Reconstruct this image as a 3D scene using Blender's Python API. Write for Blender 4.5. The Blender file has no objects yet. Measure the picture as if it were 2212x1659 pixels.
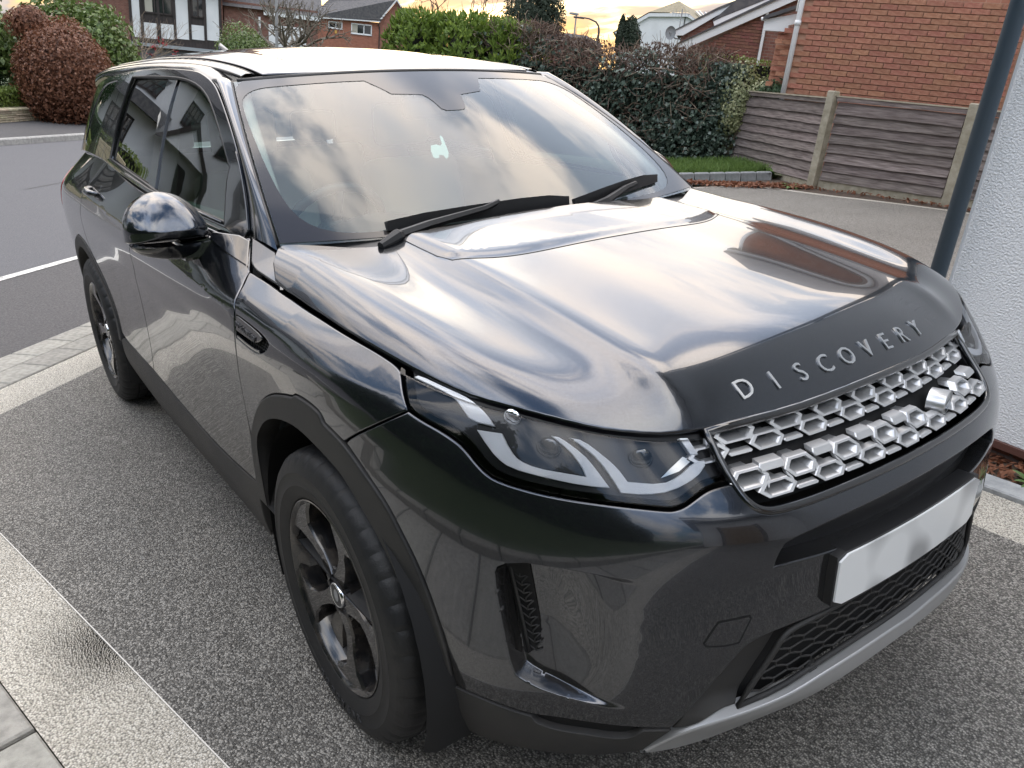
import bpy, bmesh, math, random
import numpy as np
from mathutils import Matrix, Vector
from mathutils.geometry import delaunay_2d_cdt
random.seed(7); RNG=np.random.default_rng(7)
SC=bpy.context.scene
COLL=SC.collection
# ------------------------------------------------------------ camera
# ROT turns the car's own frame (x forward, y to its left, z up from the drive it stands on) into the level world:
# the drive slopes down to the road and to the car's right
ROT=np.array([[0.99758386,-0.00650881,-0.06916697],[0.0,0.99560151,-0.09368901],[0.06947254,0.09346264,0.993196]])
def rot_axes(yaw,pitch,roll):
    cy,sy=math.cos(yaw),math.sin(yaw); cp,sp=math.cos(pitch),math.sin(pitch)
    f=np.array([cy*cp,sy*cp,-sp]); r=np.array([sy,-cy,0.]); u=np.cross(r,f)
    c,s=math.cos(roll),math.sin(roll)
    return c*r+s*u,-s*r+c*u,f
_r,_u,_f=[ROT@v for v in rot_axes(2.51495541,0.375933335,-0.0197459787)]
_c=ROT@np.array([1.537083,-1.47830583,1.53407761])
cam=bpy.data.cameras.new('camera'); camo=bpy.data.objects.new('camera',cam); COLL.objects.link(camo)
camo.matrix_world=Matrix(((_r[0],_u[0],-_f[0],_c[0]),(_r[1],_u[1],-_f[1],_c[1]),(_r[2],_u[2],-_f[2],_c[2]),(0,0,0,1)))
cam.sensor_width=36; cam.lens=36*1695.03274/2212; cam.clip_start=.05; cam.clip_end=2000
SC.camera=camo
# ------------------------------------------------------------ sky, sun, exposure
SUN_AZ=math.radians(146.5); SUN_EL=math.radians(5)
W=bpy.data.worlds.new('World'); SC.world=W; W.use_nodes=True
def nd(nt,t,**k):
    n=nt.nodes.new(t)
    for a,v in k.items():
        if a in n.inputs and not hasattr(n,a): n.inputs[a].default_value=v
        else: setattr(n,a,v)
    return n
def lk(nt,a,b): nt.links.new(a,b)
def build_sky():
    nt=W.node_tree; nt.nodes.clear()
    out=nd(nt,'ShaderNodeOutputWorld'); bg=nd(nt,'ShaderNodeBackground')
    sky=nd(nt,'ShaderNodeTexSky'); sky.sky_type='NISHITA'; sky.sun_disc=False
    sky.sun_elevation=SUN_EL+math.radians(6); sky.sun_rotation=math.pi/2-SUN_AZ; sky.altitude=50; sky.air_density=1.0; sky.dust_density=1.5; sky.ozone_density=2.0
    tc=nd(nt,'ShaderNodeTexCoord'); sep=nd(nt,'ShaderNodeSeparateXYZ'); lk(nt,tc.outputs['Generated'],sep.inputs[0])
    def math_(op,a,b=None,c=None,clamp=False):
        n=nd(nt,'ShaderNodeMath'); n.operation=op; n.use_clamp=clamp
        for i,v in enumerate((a,b,c)):
            if v is None: continue
            if isinstance(v,(int,float)): n.inputs[i].default_value=v
            else: lk(nt,v,n.inputs[i])
        return n.outputs[0]
    z=math_('MAXIMUM',sep.outputs['Z'],0.0)
    den=math_('ADD',z,.16)
    px=math_('DIVIDE',sep.outputs['X'],den); py=math_('DIVIDE',sep.outputs['Y'],den)
    cmb=nd(nt,'ShaderNodeCombineXYZ'); lk(nt,px,cmb.inputs[0]); lk(nt,py,cmb.inputs[1])
    mp=nd(nt,'ShaderNodeMapping'); mp.inputs['Rotation'].default_value=(0,0,.5); mp.inputs['Scale'].default_value=(.55,1.5,1); mp.inputs['Location'].default_value=(3.1,.7,0)
    lk(nt,cmb.outputs[0],mp.inputs[0])
    n1=nd(nt,'ShaderNodeTexNoise'); n1.inputs['Scale'].default_value=2.3; n1.inputs['Detail'].default_value=7; n1.inputs['Roughness'].default_value=.56; n1.inputs['Distortion'].default_value=.35
    lk(nt,mp.outputs[0],n1.inputs['Vector'])
    n2=nd(nt,'ShaderNodeTexNoise'); n2.inputs['Scale'].default_value=1.9; n2.inputs['Detail'].default_value=4
    lk(nt,mp.outputs[0],n2.inputs['Vector'])
    cov=nd(nt,'ShaderNodeMapRange'); cov.interpolation_type='SMOOTHSTEP'; cov.inputs[1].default_value=.38; cov.inputs[2].default_value=.54; lk(nt,n1.outputs['Fac'],cov.inputs[0])
    # direction towards the low sun behind the clouds
    dot=nd(nt,'ShaderNodeVectorMath'); dot.operation='DOT_PRODUCT'; lk(nt,tc.outputs['Generated'],dot.inputs[0]); dot.inputs[1].default_value=(math.cos(SUN_AZ),math.sin(SUN_AZ),.06)
    glow=nd(nt,'ShaderNodeMapRange'); glow.interpolation_type='SMOOTHSTEP'; glow.inputs[1].default_value=.93; glow.inputs[2].default_value=1.0; lk(nt,dot.outputs['Value'],glow.inputs[0])
    wide=nd(nt,'ShaderNodeMapRange'); wide.interpolation_type='SMOOTHSTEP'; wide.inputs[1].default_value=-.3; wide.inputs[2].default_value=1.0; lk(nt,dot.outputs['Value'],wide.inputs[0])
    # cloud shade: cool grey undersides, cream tops, warmer towards the sunset
    shade=nd(nt,'ShaderNodeMapRange'); shade.inputs[1].default_value=.36; shade.inputs[2].default_value=.64; lk(nt,n2.outputs['Fac'],shade.inputs[0])
    cc=nd(nt,'ShaderNodeMix'); cc.data_type='RGBA'; cc.inputs[6].default_value=(.36,.43,.56,1); cc.inputs[7].default_value=(.95,.90,.83,1); lk(nt,shade.outputs[0],cc.inputs[0])
    cw=nd(nt,'ShaderNodeMix'); cw.data_type='RGBA'; cw.inputs[7].default_value=(1.18,.82,.58,1); lk(nt,cc.outputs[2],cw.inputs[6])
    wf=math_('MULTIPLY',wide.outputs[0],shade.outputs[0]); wf=math_('MULTIPLY',wf,.36); lk(nt,wf,cw.inputs[0])
    sk=nd(nt,'ShaderNodeMix'); sk.data_type='RGBA'; sk.blend_type='MULTIPLY'; sk.inputs[0].default_value=1; lk(nt,sky.outputs[0],sk.inputs[6]); sk.inputs[7].default_value=(.118,.118,.118,1)
    base=nd(nt,'ShaderNodeMix'); base.data_type='RGBA'; lk(nt,cov.outputs[0],base.inputs[0]); lk(nt,sk.outputs[2],base.inputs[6]); lk(nt,cw.outputs[2],base.inputs[7])
    # overcast skies are dimmest along the horizon
    el=nd(nt,'ShaderNodeMapRange'); el.interpolation_type='SMOOTHSTEP'; el.inputs[1].default_value=.06; el.inputs[2].default_value=.92; el.inputs[3].default_value=.36; el.inputs[4].default_value=2.2; lk(nt,sep.outputs['Z'],el.inputs[0])
    dim=nd(nt,'ShaderNodeMix'); dim.data_type='RGBA'; dim.blend_type='MULTIPLY'; dim.inputs[0].default_value=1; lk(nt,base.outputs[2],dim.inputs[6]); lk(nt,el.outputs[0],dim.inputs[7]); base=dim
    gl=nd(nt,'ShaderNodeMix'); gl.data_type='RGBA'; gl.inputs[7].default_value=(1.0,.52,.13,1); lk(nt,base.outputs[2],gl.inputs[6])
    gf=math_('MULTIPLY',glow.outputs[0],n1.outputs['Fac']); gf=math_('MULTIPLY',gf,1.25,clamp=True)
    lowm=nd(nt,'ShaderNodeMapRange'); lowm.interpolation_type='SMOOTHSTEP'; lowm.inputs[1].default_value=.11; lowm.inputs[2].default_value=.03; lowm.inputs[3].default_value=0; lowm.inputs[4].default_value=1; lk(nt,sep.outputs['Z'],lowm.inputs[0])
    gf=math_('MULTIPLY',gf,lowm.outputs[0]); lk(nt,gf,gl.inputs[0])
    lk(nt,gl.outputs[2],bg.inputs[0]); bg.inputs[1].default_value=1.0
    lk(nt,bg.outputs[0],out.inputs[0])
build_sky()
sun=bpy.data.lights.new('sun','SUN'); suno=bpy.data.objects.new('sun',sun); COLL.objects.link(suno)
sun.energy=.5; sun.angle=math.radians(100); sun.color=(1,.90,.78)
suno.rotation_euler=Vector((math.cos(SUN_AZ)*math.cos(math.radians(24)),math.sin(SUN_AZ)*math.cos(math.radians(24)),math.sin(math.radians(24)))).to_track_quat('Z','Y').to_euler()
SC.view_settings.view_transform='Standard'; SC.view_settings.look='None'; SC.view_settings.gamma=1; SC.view_settings.use_curve_mapping=False
SC.view_settings.exposure=1.35
SC.render.engine='CYCLES'
SC.cycles.max_bounces=8; SC.cycles.transparent_max_bounces=16; SC.cycles.glossy_bounces=5; SC.cycles.transmission_bounces=6
# ------------------------------------------------------------ materials
MATS={}
def mat(name,col,rough=.5,metal=0,coat=0,coat_rough=.02,spec=.5,col2=None,scale=8,detail=4,bump=0,bscale=40,ramp=(.35,.65),coords='Object',ior=1.5,coat_ior=1.5,trans=0,emit=None,stretch=None):
    if name in MATS: return MATS[name]
    m=bpy.data.materials.new(name); m.use_nodes=True; nt=m.node_tree; b=nt.nodes['Principled BSDF']
    b.inputs['Base Color'].default_value=(*col,1); b.inputs['Roughness'].default_value=rough; b.inputs['Metallic'].default_value=metal
    b.inputs['Coat Weight'].default_value=coat; b.inputs['Coat Roughness'].default_value=coat_rough; b.inputs['Specular IOR Level'].default_value=spec; b.inputs['IOR'].default_value=ior; b.inputs['Coat IOR'].default_value=coat_ior
    if trans: b.inputs['Transmission Weight'].default_value=trans
    if emit: b.inputs['Emission Color'].default_value=(*emit[0],1); b.inputs['Emission Strength'].default_value=emit[1]
    if col2 or bump:
        tc=nd(nt,'ShaderNodeTexCoord'); vec=tc.outputs[coords]
        if stretch:
            mp=nd(nt,'ShaderNodeMapping'); mp.inputs['Scale'].default_value=stretch; lk(nt,vec,mp.inputs[0]); vec=mp.outputs[0]
    if col2:
        n=nd(nt,'ShaderNodeTexNoise'); n.inputs['Scale'].default_value=scale; n.inputs['Detail'].default_value=detail; lk(nt,vec,n.inputs['Vector'])
        r=nd(nt,'ShaderNodeMapRange'); r.inputs[1].default_value=ramp[0]; r.inputs[2].default_value=ramp[1]; lk(nt,n.outputs['Fac'],r.inputs[0])
        x=nd(nt,'ShaderNodeMix'); x.data_type='RGBA'; x.inputs[6].default_value=(*col,1); x.inputs[7].default_value=(*col2,1); lk(nt,r.outputs[0],x.inputs[0]); lk(nt,x.outputs[2],b.inputs['Base Color'])
    if bump:
        n=nd(nt,'ShaderNodeTexNoise'); n.inputs['Scale'].default_value=bscale; n.inputs['Detail'].default_value=3; lk(nt,vec,n.inputs['Vector'])
        bp=nd(nt,'ShaderNodeBump'); bp.inputs['Strength'].default_value=bump; bp.inputs['Distance'].default_value=.01; lk(nt,n.outputs['Fac'],bp.inputs['Height']); lk(nt,bp.outputs[0],b.inputs['Normal'])
    MATS[name]=m; return m
def per_object_tint(m,amount=.25,warm=.06):
    """vary brightness and hue from one object to the next (bricks, boards, stones)"""
    nt=m.node_tree; b=nt.nodes['Principled BSDF']; inp=b.inputs['Base Color']
    oi=nd(nt,'ShaderNodeObjectInfo'); hs=nd(nt,'ShaderNodeHueSaturation')
    mr=nd(nt,'ShaderNodeMapRange'); mr.inputs[3].default_value=1-amount; mr.inputs[4].default_value=1+amount; lk(nt,oi.outputs['Random'],mr.inputs[0]); lk(nt,mr.outputs[0],hs.inputs['Value'])
    m2=nd(nt,'ShaderNodeMath'); m2.operation='MULTIPLY'; m2.inputs[1].default_value=7.31; lk(nt,oi.outputs['Random'],m2.inputs[0])
    m3=nd(nt,'ShaderNodeMath'); m3.operation='FRACT'; lk(nt,m2.outputs[0],m3.inputs[0])
    mr2=nd(nt,'ShaderNodeMapRange'); mr2.inputs[3].default_value=.5-warm*.3; mr2.inputs[4].default_value=.5+warm*.3; lk(nt,m3.outputs[0],mr2.inputs[0]); lk(nt,mr2.outputs[0],hs.inputs['Hue'])
    if inp.is_linked:
        lk(nt,inp.links[0].from_socket,hs.inputs['Color'])
    else: hs.inputs['Color'].default_value=inp.default_value
    lk(nt,hs.outputs[0],inp); return m
def gravel(name,c0,c1,c2,cell=.007):
    """resin-bound aggregate: rounded stones a few millimetres across"""
    m=bpy.data.materials.new(name); m.use_nodes=True; nt=m.node_tree; b=nt.nodes['Principled BSDF']; b.inputs['Roughness'].default_value=.55
    tc=nd(nt,'ShaderNodeTexCoord'); v=nd(nt,'ShaderNodeTexVoronoi'); v.voronoi_dimensions='2D'; v.inputs['Scale'].default_value=1/cell; lk(nt,tc.outputs['Object'],v.inputs['Vector'])
    sp=nd(nt,'ShaderNodeSeparateColor'); lk(nt,v.outputs['Color'],sp.inputs[0])
    cr=nd(nt,'ShaderNodeValToRGB'); e=cr.color_ramp.elements; e[0].position=.0; e[0].color=(*c0,1); e[1].position=1; e[1].color=(*c2,1); k=cr.color_ramp.elements.new(.55); k.color=(*c1,1)
    lk(nt,sp.outputs[0],cr.inputs[0])
    dk=nd(nt,'ShaderNodeMapRange'); dk.inputs[1].default_value=.25; dk.inputs[2].default_value=.75; dk.inputs[3].default_value=1; dk.inputs[4].default_value=.35; lk(nt,v.outputs['Distance'],dk.inputs[0])
    n=nd(nt,'ShaderNodeTexNoise'); n.inputs['Scale'].default_value=1.3; n.inputs['Detail'].default_value=5; lk(nt,tc.outputs['Object'],n.inputs['Vector'])
    nr=nd(nt,'ShaderNodeMapRange'); nr.inputs[1].default_value=.3; nr.inputs[2].default_value=.7; nr.inputs[3].default_value=.88; nr.inputs[4].default_value=1.1; lk(nt,n.outputs['Fac'],nr.inputs[0])
    mu=nd(nt,'ShaderNodeMath'); mu.operation='MULTIPLY'; lk(nt,dk.outputs[0],mu.inputs[0]); lk(nt,nr.outputs[0],mu.inputs[1])
    x=nd(nt,'ShaderNodeMix'); x.data_type='RGBA'; x.blend_type='MULTIPLY'; x.inputs[0].default_value=1; lk(nt,cr.outputs[0],x.inputs[6]); lk(nt,mu.outputs[0],x.inputs[7]); lk(nt,x.outputs[2],b.inputs['Base Color'])
    bp=nd(nt,'ShaderNodeBump'); bp.inputs['Strength'].default_value=.9; bp.inputs['Distance'].default_value=.004; bp.invert=True; lk(nt,v.outputs['Distance'],bp.inputs['Height']); lk(nt,bp.outputs[0],b.inputs['Normal'])
    MATS[name]=m; return m
# ------------------------------------------------------------ mesh helpers
def tag(o,label=None,cat=None,group=None,kind=None):
    if label: o['label']=label
    if cat: o['category']=cat
    if group: o['group']=group
    if kind: o['kind']=kind
    return o
def link(name,me,m,parent=None):
    o=bpy.data.objects.new(name,me); COLL.objects.link(o)
    if m is not None and len(me.materials)==0: me.materials.append(m)
    if parent is not None: o.parent=parent
    return o
def empty(name,loc=(0,0,0),rz=0):
    o=bpy.data.objects.new(name,None); COLL.objects.link(o); o.location=loc; o.rotation_euler=(0,0,rz); o.empty_display_size=.1; return o
def mk(name,V,F,m,parent=None,smooth=True,N=None):
    me=bpy.data.meshes.new(name); me.from_pydata([tuple(v) for v in np.asarray(V,float)],[],[tuple(int(i) for i in f) for f in F]); me.update()
    if smooth: me.polygons.foreach_set('use_smooth',[True]*len(me.polygons))
    if N is not None:
        N=np.asarray(N,float); L=np.linalg.norm(N,axis=1,keepdims=True); N=N/np.where(L<1e-9,1,L)
        me.normals_split_custom_set_from_vertices([tuple(n) for n in N])
    return link(name,me,m,parent)
def mk_quads(name,V,m,parent=None,tri=False):
    """many loose quads, V (n,4,3)"""
    V=np.asarray(V,np.float32); n,k=V.shape[0],V.shape[1]
    me=bpy.data.meshes.new(name); me.vertices.add(n*k); me.vertices.foreach_set('co',V.reshape(-1))
    me.loops.add(n*k); me.loops.foreach_set('vertex_index',np.arange(n*k,dtype=np.int32))
    me.polygons.add(n); me.polygons.foreach_set('loop_start',np.arange(0,n*k,k,dtype=np.int32)); me.polygons.foreach_set('loop_total',np.full(n,k,np.int32)); me.update(calc_edges=True); me.validate()
    return link(name,me,m,parent)
class MB:
    def __init__(s): s.v=[]; s.f=[]
    def add(s,V,F):
        o=len(s.v); s.v+= [tuple(p) for p in V]; s.f+=[tuple(i+o for i in f) for f in F]; return s
    def box(s,a,b,c=(0,0,0),bev=0):
        """axis box from a to b; chamfered vertical-ish edges when bev"""
        x0,y0,z0=a; x1,y1,z1=b
        if bev<=0:
            s.add([(x0,y0,z0),(x1,y0,z0),(x1,y1,z0),(x0,y1,z0),(x0,y0,z1),(x1,y0,z1),(x1,y1,z1),(x0,y1,z1)],[(0,3,2,1),(4,5,6,7),(0,1,5,4),(1,2,6,5),(2,3,7,6),(3,0,4,7)])
        else:
            e=bev; V=[]
            for z,i in ((z0,e),(z0+e,0),(z1-e,0),(z1,e)):
                V+=[(x0+i+e*0,y0+i,z),(x1-i,y0+i,z),(x1-i,y1-i,z),(x0+i,y1-i,z)]
            F=[(3,2,1,0),(12,13,14,15)]
            for k in range(3):
                for j in range(4): F.append((4*k+j,4*k+(j+1)%4,4*k+4+(j+1)%4,4*k+4+j))
            s.add(V,F)
        return s
    def frame_box(s,o,ux,uy,uz,a,b,bev=0):
        t=MB(); t.box(a,b,bev=bev); o=np.array(o,float); U=np.array([ux,uy,uz],float)
        s.add([o+np.array(p)@U for p in t.v],t.f); return s
    def tube(s,P,r,n=8,cap=True):
        P=np.asarray(P,float); k=len(P); r=np.broadcast_to(np.asarray(r,float),(k,)); o=len(s.v)
        T=np.gradient(P,axis=0); ref=np.array([0,0,1.]) if abs(T[0]@np.array([0,0,1]))<.9*np.linalg.norm(T[0]) else np.array([1.,0,0])
        for i in range(k):
            t=T[i]/(np.linalg.norm(T[i])+1e-12); a=np.cross(t,ref); a/=np.linalg.norm(a)+1e-12; b=np.cross(t,a); ref=np.cross(a,t)
            for j in range(n):
                w=2*math.pi*j/n; s.v.append(tuple(P[i]+r[i]*(math.cos(w)*a+math.sin(w)*b)))
        for i in range(k-1):
            for j in range(n): s.f.append((o+i*n+j,o+i*n+(j+1)%n,o+(i+1)*n+(j+1)%n,o+(i+1)*n+j))
        if cap: s.f.append(tuple(o+j for j in range(n))[::-1]); s.f.append(tuple(o+(k-1)*n+j for j in range(n)))
        return s
    def prism(s,poly,axis_o,U,Vv,Nn,d0,d1):
        """extrude 2D polygon (list of (a,b)) in frame o + a U + b V from N*d0 to N*d1"""
        o=np.array(axis_o,float); U=np.array(U,float); Vv=np.array(Vv,float); Nn=np.array(Nn,float); n=len(poly)
        V=[o+a*U+b*Vv+d0*Nn for a,b in poly]+[o+a*U+b*Vv+d1*Nn for a,b in poly]
        s.add(V,[tuple(range(n))[::-1],tuple(range(n,2*n))]+[(i,(i+1)%n,n+(i+1)%n,n+i) for i in range(n)]); return s
    def build(s,name,m,parent=None,smooth=False,fix=True):
        me=bpy.data.meshes.new(name); me.from_pydata(s.v,[],s.f); me.update()
        if fix:
            bm=bmesh.new(); bm.from_mesh(me); bmesh.ops.recalc_face_normals(bm,faces=bm.faces); bm.to_mesh(me); bm.free()
        if smooth: me.polygons.foreach_set('use_smooth',[True]*len(me.polygons))
        return link(name,me,m,parent)
def autosmooth(o,ang=35):
    me=o.data; me.polygons.foreach_set('use_smooth',[True]*len(me.polygons)); me.set_sharp_from_angle(angle=math.radians(ang)); return o
def loft(name,G,m,parent=None,flip=False,close=False):
    G=np.asarray(G,float); n,k=G.shape[:2]; F=[]
    for i in range(n-1):
        for j in range(k if close else k-1):
            q=(i*k+j,(i+1)*k+j,(i+1)*k+(j+1)%k,i*k+(j+1)%k); F.append(q[::-1] if flip else q)
    return mk(name,G.reshape(-1,3),F,m,parent)
def nat_matrix(x):
    n=len(x); h=np.diff(x); A=np.eye(n); B=np.zeros((n,n))
    for i in range(1,n-1):
        A[i,i-1]=h[i-1]; A[i,i]=2*(h[i-1]+h[i]); A[i,i+1]=h[i]
        B[i,i-1]=6/h[i-1]; B[i,i]=-6/h[i-1]-6/h[i]; B[i,i+1]=6/h[i]
    return np.linalg.solve(A,B)
class Spl:
    # natural cubic spline, linear extrapolation; Y (n,k) or evaluated per-point rows
    def __init__(s,x,Y=None):
        s.x=np.asarray(x,float); s.M=nat_matrix(s.x)
        if Y is not None: s.Y=np.asarray(Y,float); s.D=s.M@s.Y
    def w(s,t):
        x=s.x; i=np.clip(np.searchsorted(x,t)-1,0,len(x)-2); h=x[i+1]-x[i]; tt=np.clip(t,x[0],x[-1])
        b=(tt-x[i])/h; a=1-b
        return i,a,b,h
    def __call__(s,t):
        t=np.asarray(t,float); i,a,b,h=s.w(t)
        if s.Y.ndim>1: a,b,h=a[...,None],b[...,None],h[...,None]
        v=a*s.Y[i]+b*s.Y[i+1]+((a**3-a)*s.D[i]+(b**3-b)*s.D[i+1])*h*h/6
        lo=t<s.x[0]; hi=t>s.x[-1]
        if lo.any() or hi.any():
            h0=s.x[1]-s.x[0]; m0=(s.Y[1]-s.Y[0])/h0-h0*(2*s.D[0]+s.D[1])/6
            h1=s.x[-1]-s.x[-2]; m1=(s.Y[-1]-s.Y[-2])/h1+h1*(2*s.D[-1]+s.D[-2])/6
            e0=np.minimum(t-s.x[0],0); e1=np.maximum(t-s.x[-1],0)
            if s.Y.ndim>1: e0,e1=e0[...,None],e1[...,None]
            v=v+e0*m0+e1*m1
        return v
    def rows(s,t,R):
        # R (N,n): per-point knots values
        i,a,b,h=s.w(t); D=R@s.M.T; k=np.arange(len(t))
        v=a*R[k,i]+b*R[k,i+1]+((a**3-a)*D[k,i]+(b**3-b)*D[k,i+1])*h*h/6
        h0=s.x[1]-s.x[0]; m0=(R[:,1]-R[:,0])/h0-h0*(2*D[:,0]+D[:,1])/6
        h1=s.x[-1]-s.x[-2]; m1=(R[:,-1]-R[:,-2])/h1+h1*(2*D[:,-1]+D[:,-2])/6
        return v+np.minimum(t-s.x[0],0)*m0+np.maximum(t-s.x[-1],0)*m1
PLAN=np.array([(.905,-.27*0),(.900,.13),(.884,.27),(.855,.40),(.812,.525),(.745,.645),(.655,.745),(.545,.822),(.42,.874),(.28,.906),(.10,.922),(-.2,.929),(-.6,.931),(-1.2,.932),(-1.9,.932),(-2.5,.932),(-2.95,.926),(-3.25,.905),(-3.48,.855),(-3.60,.77),(-3.66,.64),(-3.69,.4),(-3.70,.2),(-3.70,0)])
# mirror-extend at front for zero-slope symmetry
_ext=np.vstack([PLAN[3:0:-1]*[1,-1],PLAN,PLAN[-2:-5:-1]*[1,-1]])
_d=np.r_[0,np.cumsum(np.linalg.norm(np.diff(_ext,axis=0),axis=1))]; _d-=_d[3]
plan=Spl(_d,_ext)
SK=_d[3:-3]
ZR=np.array([.18,.25,.31,.37,.44,.52,.60,.68,.75,.81,.86,.90,.94,.98,1.02,1.06,1.12])
# inset columns
COL={
 0:[0.11, 0.075, 0.048, 0.01, 0.002, 0, 0, 0.0, 0.003, 0.035, 0.08, 0.118, 0.152, 0.19, 0.245, 0.31, 0.4],
 2:[0.11, 0.075, 0.048, 0.01, 0.002, 0, 0, 0.0, 0.003, 0.034, 0.078, 0.114, 0.148, 0.186, 0.24, 0.305, 0.4],
 4:[0.105, 0.068, 0.042, 0.012, 0.004, 0.001, 0.001, 0.0, 0.002, 0.02, 0.058, 0.092, 0.126, 0.162, 0.214, 0.275, 0.37],
 6:[0.095, 0.058, 0.036, 0.026, 0.016, 0.012, 0.008, 0.002, 0.0, 0.006, 0.02, 0.04, 0.066, 0.095, 0.132, 0.185, 0.27],
 7:[0.095, 0.058, 0.036, 0.025, 0.014, 0.01, 0.008, 0.003, 0.0, 0.002, 0.008, 0.02, 0.043, 0.072, 0.108, 0.155, 0.25],
 8:[0.095, 0.058, 0.036, 0.025, 0.014, 0.01, 0.008, 0.004, 0.0, 0.0, 0.004, 0.009, 0.022, 0.05, 0.092, 0.138, 0.23],
 9:[0.095, 0.058, 0.036, 0.027, 0.016, 0.012, 0.009, 0.005, 0.001, 0.0, 0.003, 0.004, 0.01, 0.03, 0.08, 0.125, 0.21],
 10:[0.11, 0.058, 0.034, 0.03, 0.02, 0.014, 0.01, 0.006, 0.002, 0.0, 0.0, 0.001, 0.004, 0.013, 0.055, 0.115, 0.21],
 11:[0.11, 0.058, 0.034, 0.032, 0.026, 0.022, 0.016, 0.009, 0.004, 0.001, 0.0, 0.0, 0.001, 0.006, 0.026, 0.098, 0.2],
 12:[0.11, 0.058, 0.034, 0.02, 0.02, 0.022, 0.022, 0.019, 0.014, 0.009, 0.005, 0.002, 0.0, 0.001, 0.014, 0.045, 0.105],
 13:[0.12, 0.058, 0.03, 0.016, 0.018, 0.024, 0.025, 0.023, 0.019, 0.014, 0.009, 0.007, 0.001, 0.0, 0.012, 0.03, 0.065],
 14:[0.12, 0.058, 0.03, 0.016, 0.018, 0.024, 0.025, 0.023, 0.019, 0.014, 0.009, 0.006, 0.001, 0.0, 0.012, 0.028, 0.062],
 15:[0.155, 0.08, 0.044, 0.026, 0.022, 0.024, 0.022, 0.016, 0.01, 0.006, 0.003, 0.001, 0.0, 0.002, 0.012, 0.03, 0.076],
 16:[0.155, 0.085, 0.048, 0.03, 0.022, 0.018, 0.014, 0.008, 0.004, 0.002, 0.0, 0.0, 0.001, 0.004, 0.012, 0.03, 0.08],
 18:[0.17, 0.11, 0.07, 0.045, 0.03, 0.02, 0.012, 0.008, 0.006, 0.004, 0.002, 0.002, 0.002, 0.006, 0.014, 0.032, 0.082],
 20:[.190,.120,.070,.040,.025,.015,.010,.010,.020,.030,.035,.038,.040,.044,.05,.06,.08],
 23:[.190,.120,.070,.040,.025,.015,.010,.012,.030,.040,.045,.050,.055,.06,.07,.08,.10]}
_ci=sorted(COL); _cs=SK[_ci]
# symmetric extension at both ends
_cs2=np.r_[-_cs[1],_cs,2*SK[-1]-_cs[-2]]
_tab=np.array([COL[_ci[1]]]+[COL[i] for i in _ci]+[COL[_ci[-2]]])
_colS=Spl(_cs2,_tab); _zS=Spl(ZR)
def skirt(u,off=0.0):
    u=np.atleast_2d(np.asarray(u,float)); sg=np.where(u[:,0]<0,-1.,1.); s=np.abs(u[:,0]); z=u[:,1]
    P=plan(s); e=1e-4; T=(plan(s+e)-plan(s-e))/(2*e); L=np.linalg.norm(T,axis=1)[:,None]; T=T/L
    n=np.stack([T[:,1],-T[:,0]],1)
    n=np.where((n*P).sum(1)[:,None]*0+1>0,n,n)
    ins=_zS.rows(z,_colS(s))
    # RIDGE: pressed feature line along the doors
    zr=np.interp(s,[1.9,2.2,2.63,4.2],[.985,1.007,1.025,1.07]); ins=ins-.0045*np.exp(-np.abs(z-zr)/.022)*np.clip((s-1.9)/.03,0,1)*np.clip((4.4-s)/.3,0,1)
    q=P-n*(ins-off)[:,None]
    # n orientation: at front T=(0,+) -> n=(+1,0) good
    return np.stack([q[:,0],-q[:,1]*sg,z],1)   # s>0 -> car right (y<0)

def skirt_n(s_):
    e=1e-4; s_=np.abs(s_); T=(plan(s_+e)-plan(s_-e)); T/=np.linalg.norm(T,axis=1)[:,None]
    return np.stack([T[:,1],-T[:,0]],1)
_uz=Spl([1.05,1.10,1.15,1.20,1.30,1.40,1.50,1.56,1.60,1.64],[.888,.868,.846,.824,.786,.745,.698,.664,.632,.585])
_ut=Spl([-3.6,-3.3,-2.9,-2.35,-1.6,-1.1,-.75,-.5,-.3],[-.11,-.068,-.035,-.012,0,-.015,-.042,-.052,-.06])
def upper(u,off=0.0):
    u=np.atleast_2d(np.asarray(u,float)); y=_uz(u[:,1])+_ut(u[:,0])
    e=1e-3; dz=(_uz(u[:,1]+e)-_uz(u[:,1]-e))/(2*e); L=np.sqrt(1+dz*dz)
    return np.stack([u[:,0],-(y+off/L),u[:,1]-off*dz/L],1)
def wind(u,off=0.0):
    u=np.atleast_2d(np.asarray(u,float)); a=u[:,0]; v=u[:,1]
    ye=.777-.155*v+.012*4*v*(1-v); xc=-.33-.70*v; zc=1.13+.419*v
    xe=-.439-.665*v; ze=1.138+.389*v; sag=.018*4*v*(1-v)+off
    return np.stack([xc+(xe-xc)*a*a+sag*.5,-a*ye,zc+(ze-zc)*a*a+sag*.86],1)
# --- bonnet: a crowned top that rolls over to the shut line
SHUT=np.array([(0,.935),(.1242,.9337),(.2846,.932),(.42,.932),(.5025,.933),(.5388,.934),(.6042,.9385),(.6626,.9475),(.7367,.9602),(.8253,.9771),(.9158,.9908),(1.0133,1.0005),(1.1037,1.0115),(1.1833,1.0195),(1.2918,1.0301),(1.3707,1.0367),(1.4599,1.0425),(1.5364,1.047),(1.6276,1.0509),(1.6926,1.0546),(1.7559,1.058)])
_shz=Spl(np.r_[-SHUT[2:0:-1,0],SHUT[:,0]],np.r_[SHUT[2:0:-1,1],SHUT[:,1]])
_tc=Spl([-.5,-.3,-.1,.1,.25,.4,.5,.6,.7,.78],[1.172,1.158,1.142,1.120,1.101,1.078,1.061,1.042,1.020,1.0])
_cy=Spl([-.25,0,.25,.42,.48,.51,.56,.65,.74,.85],[-.006,0,-.006,-.0150,-.0190,-.0270,-.036,-.035,-.029,-.031])
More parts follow.
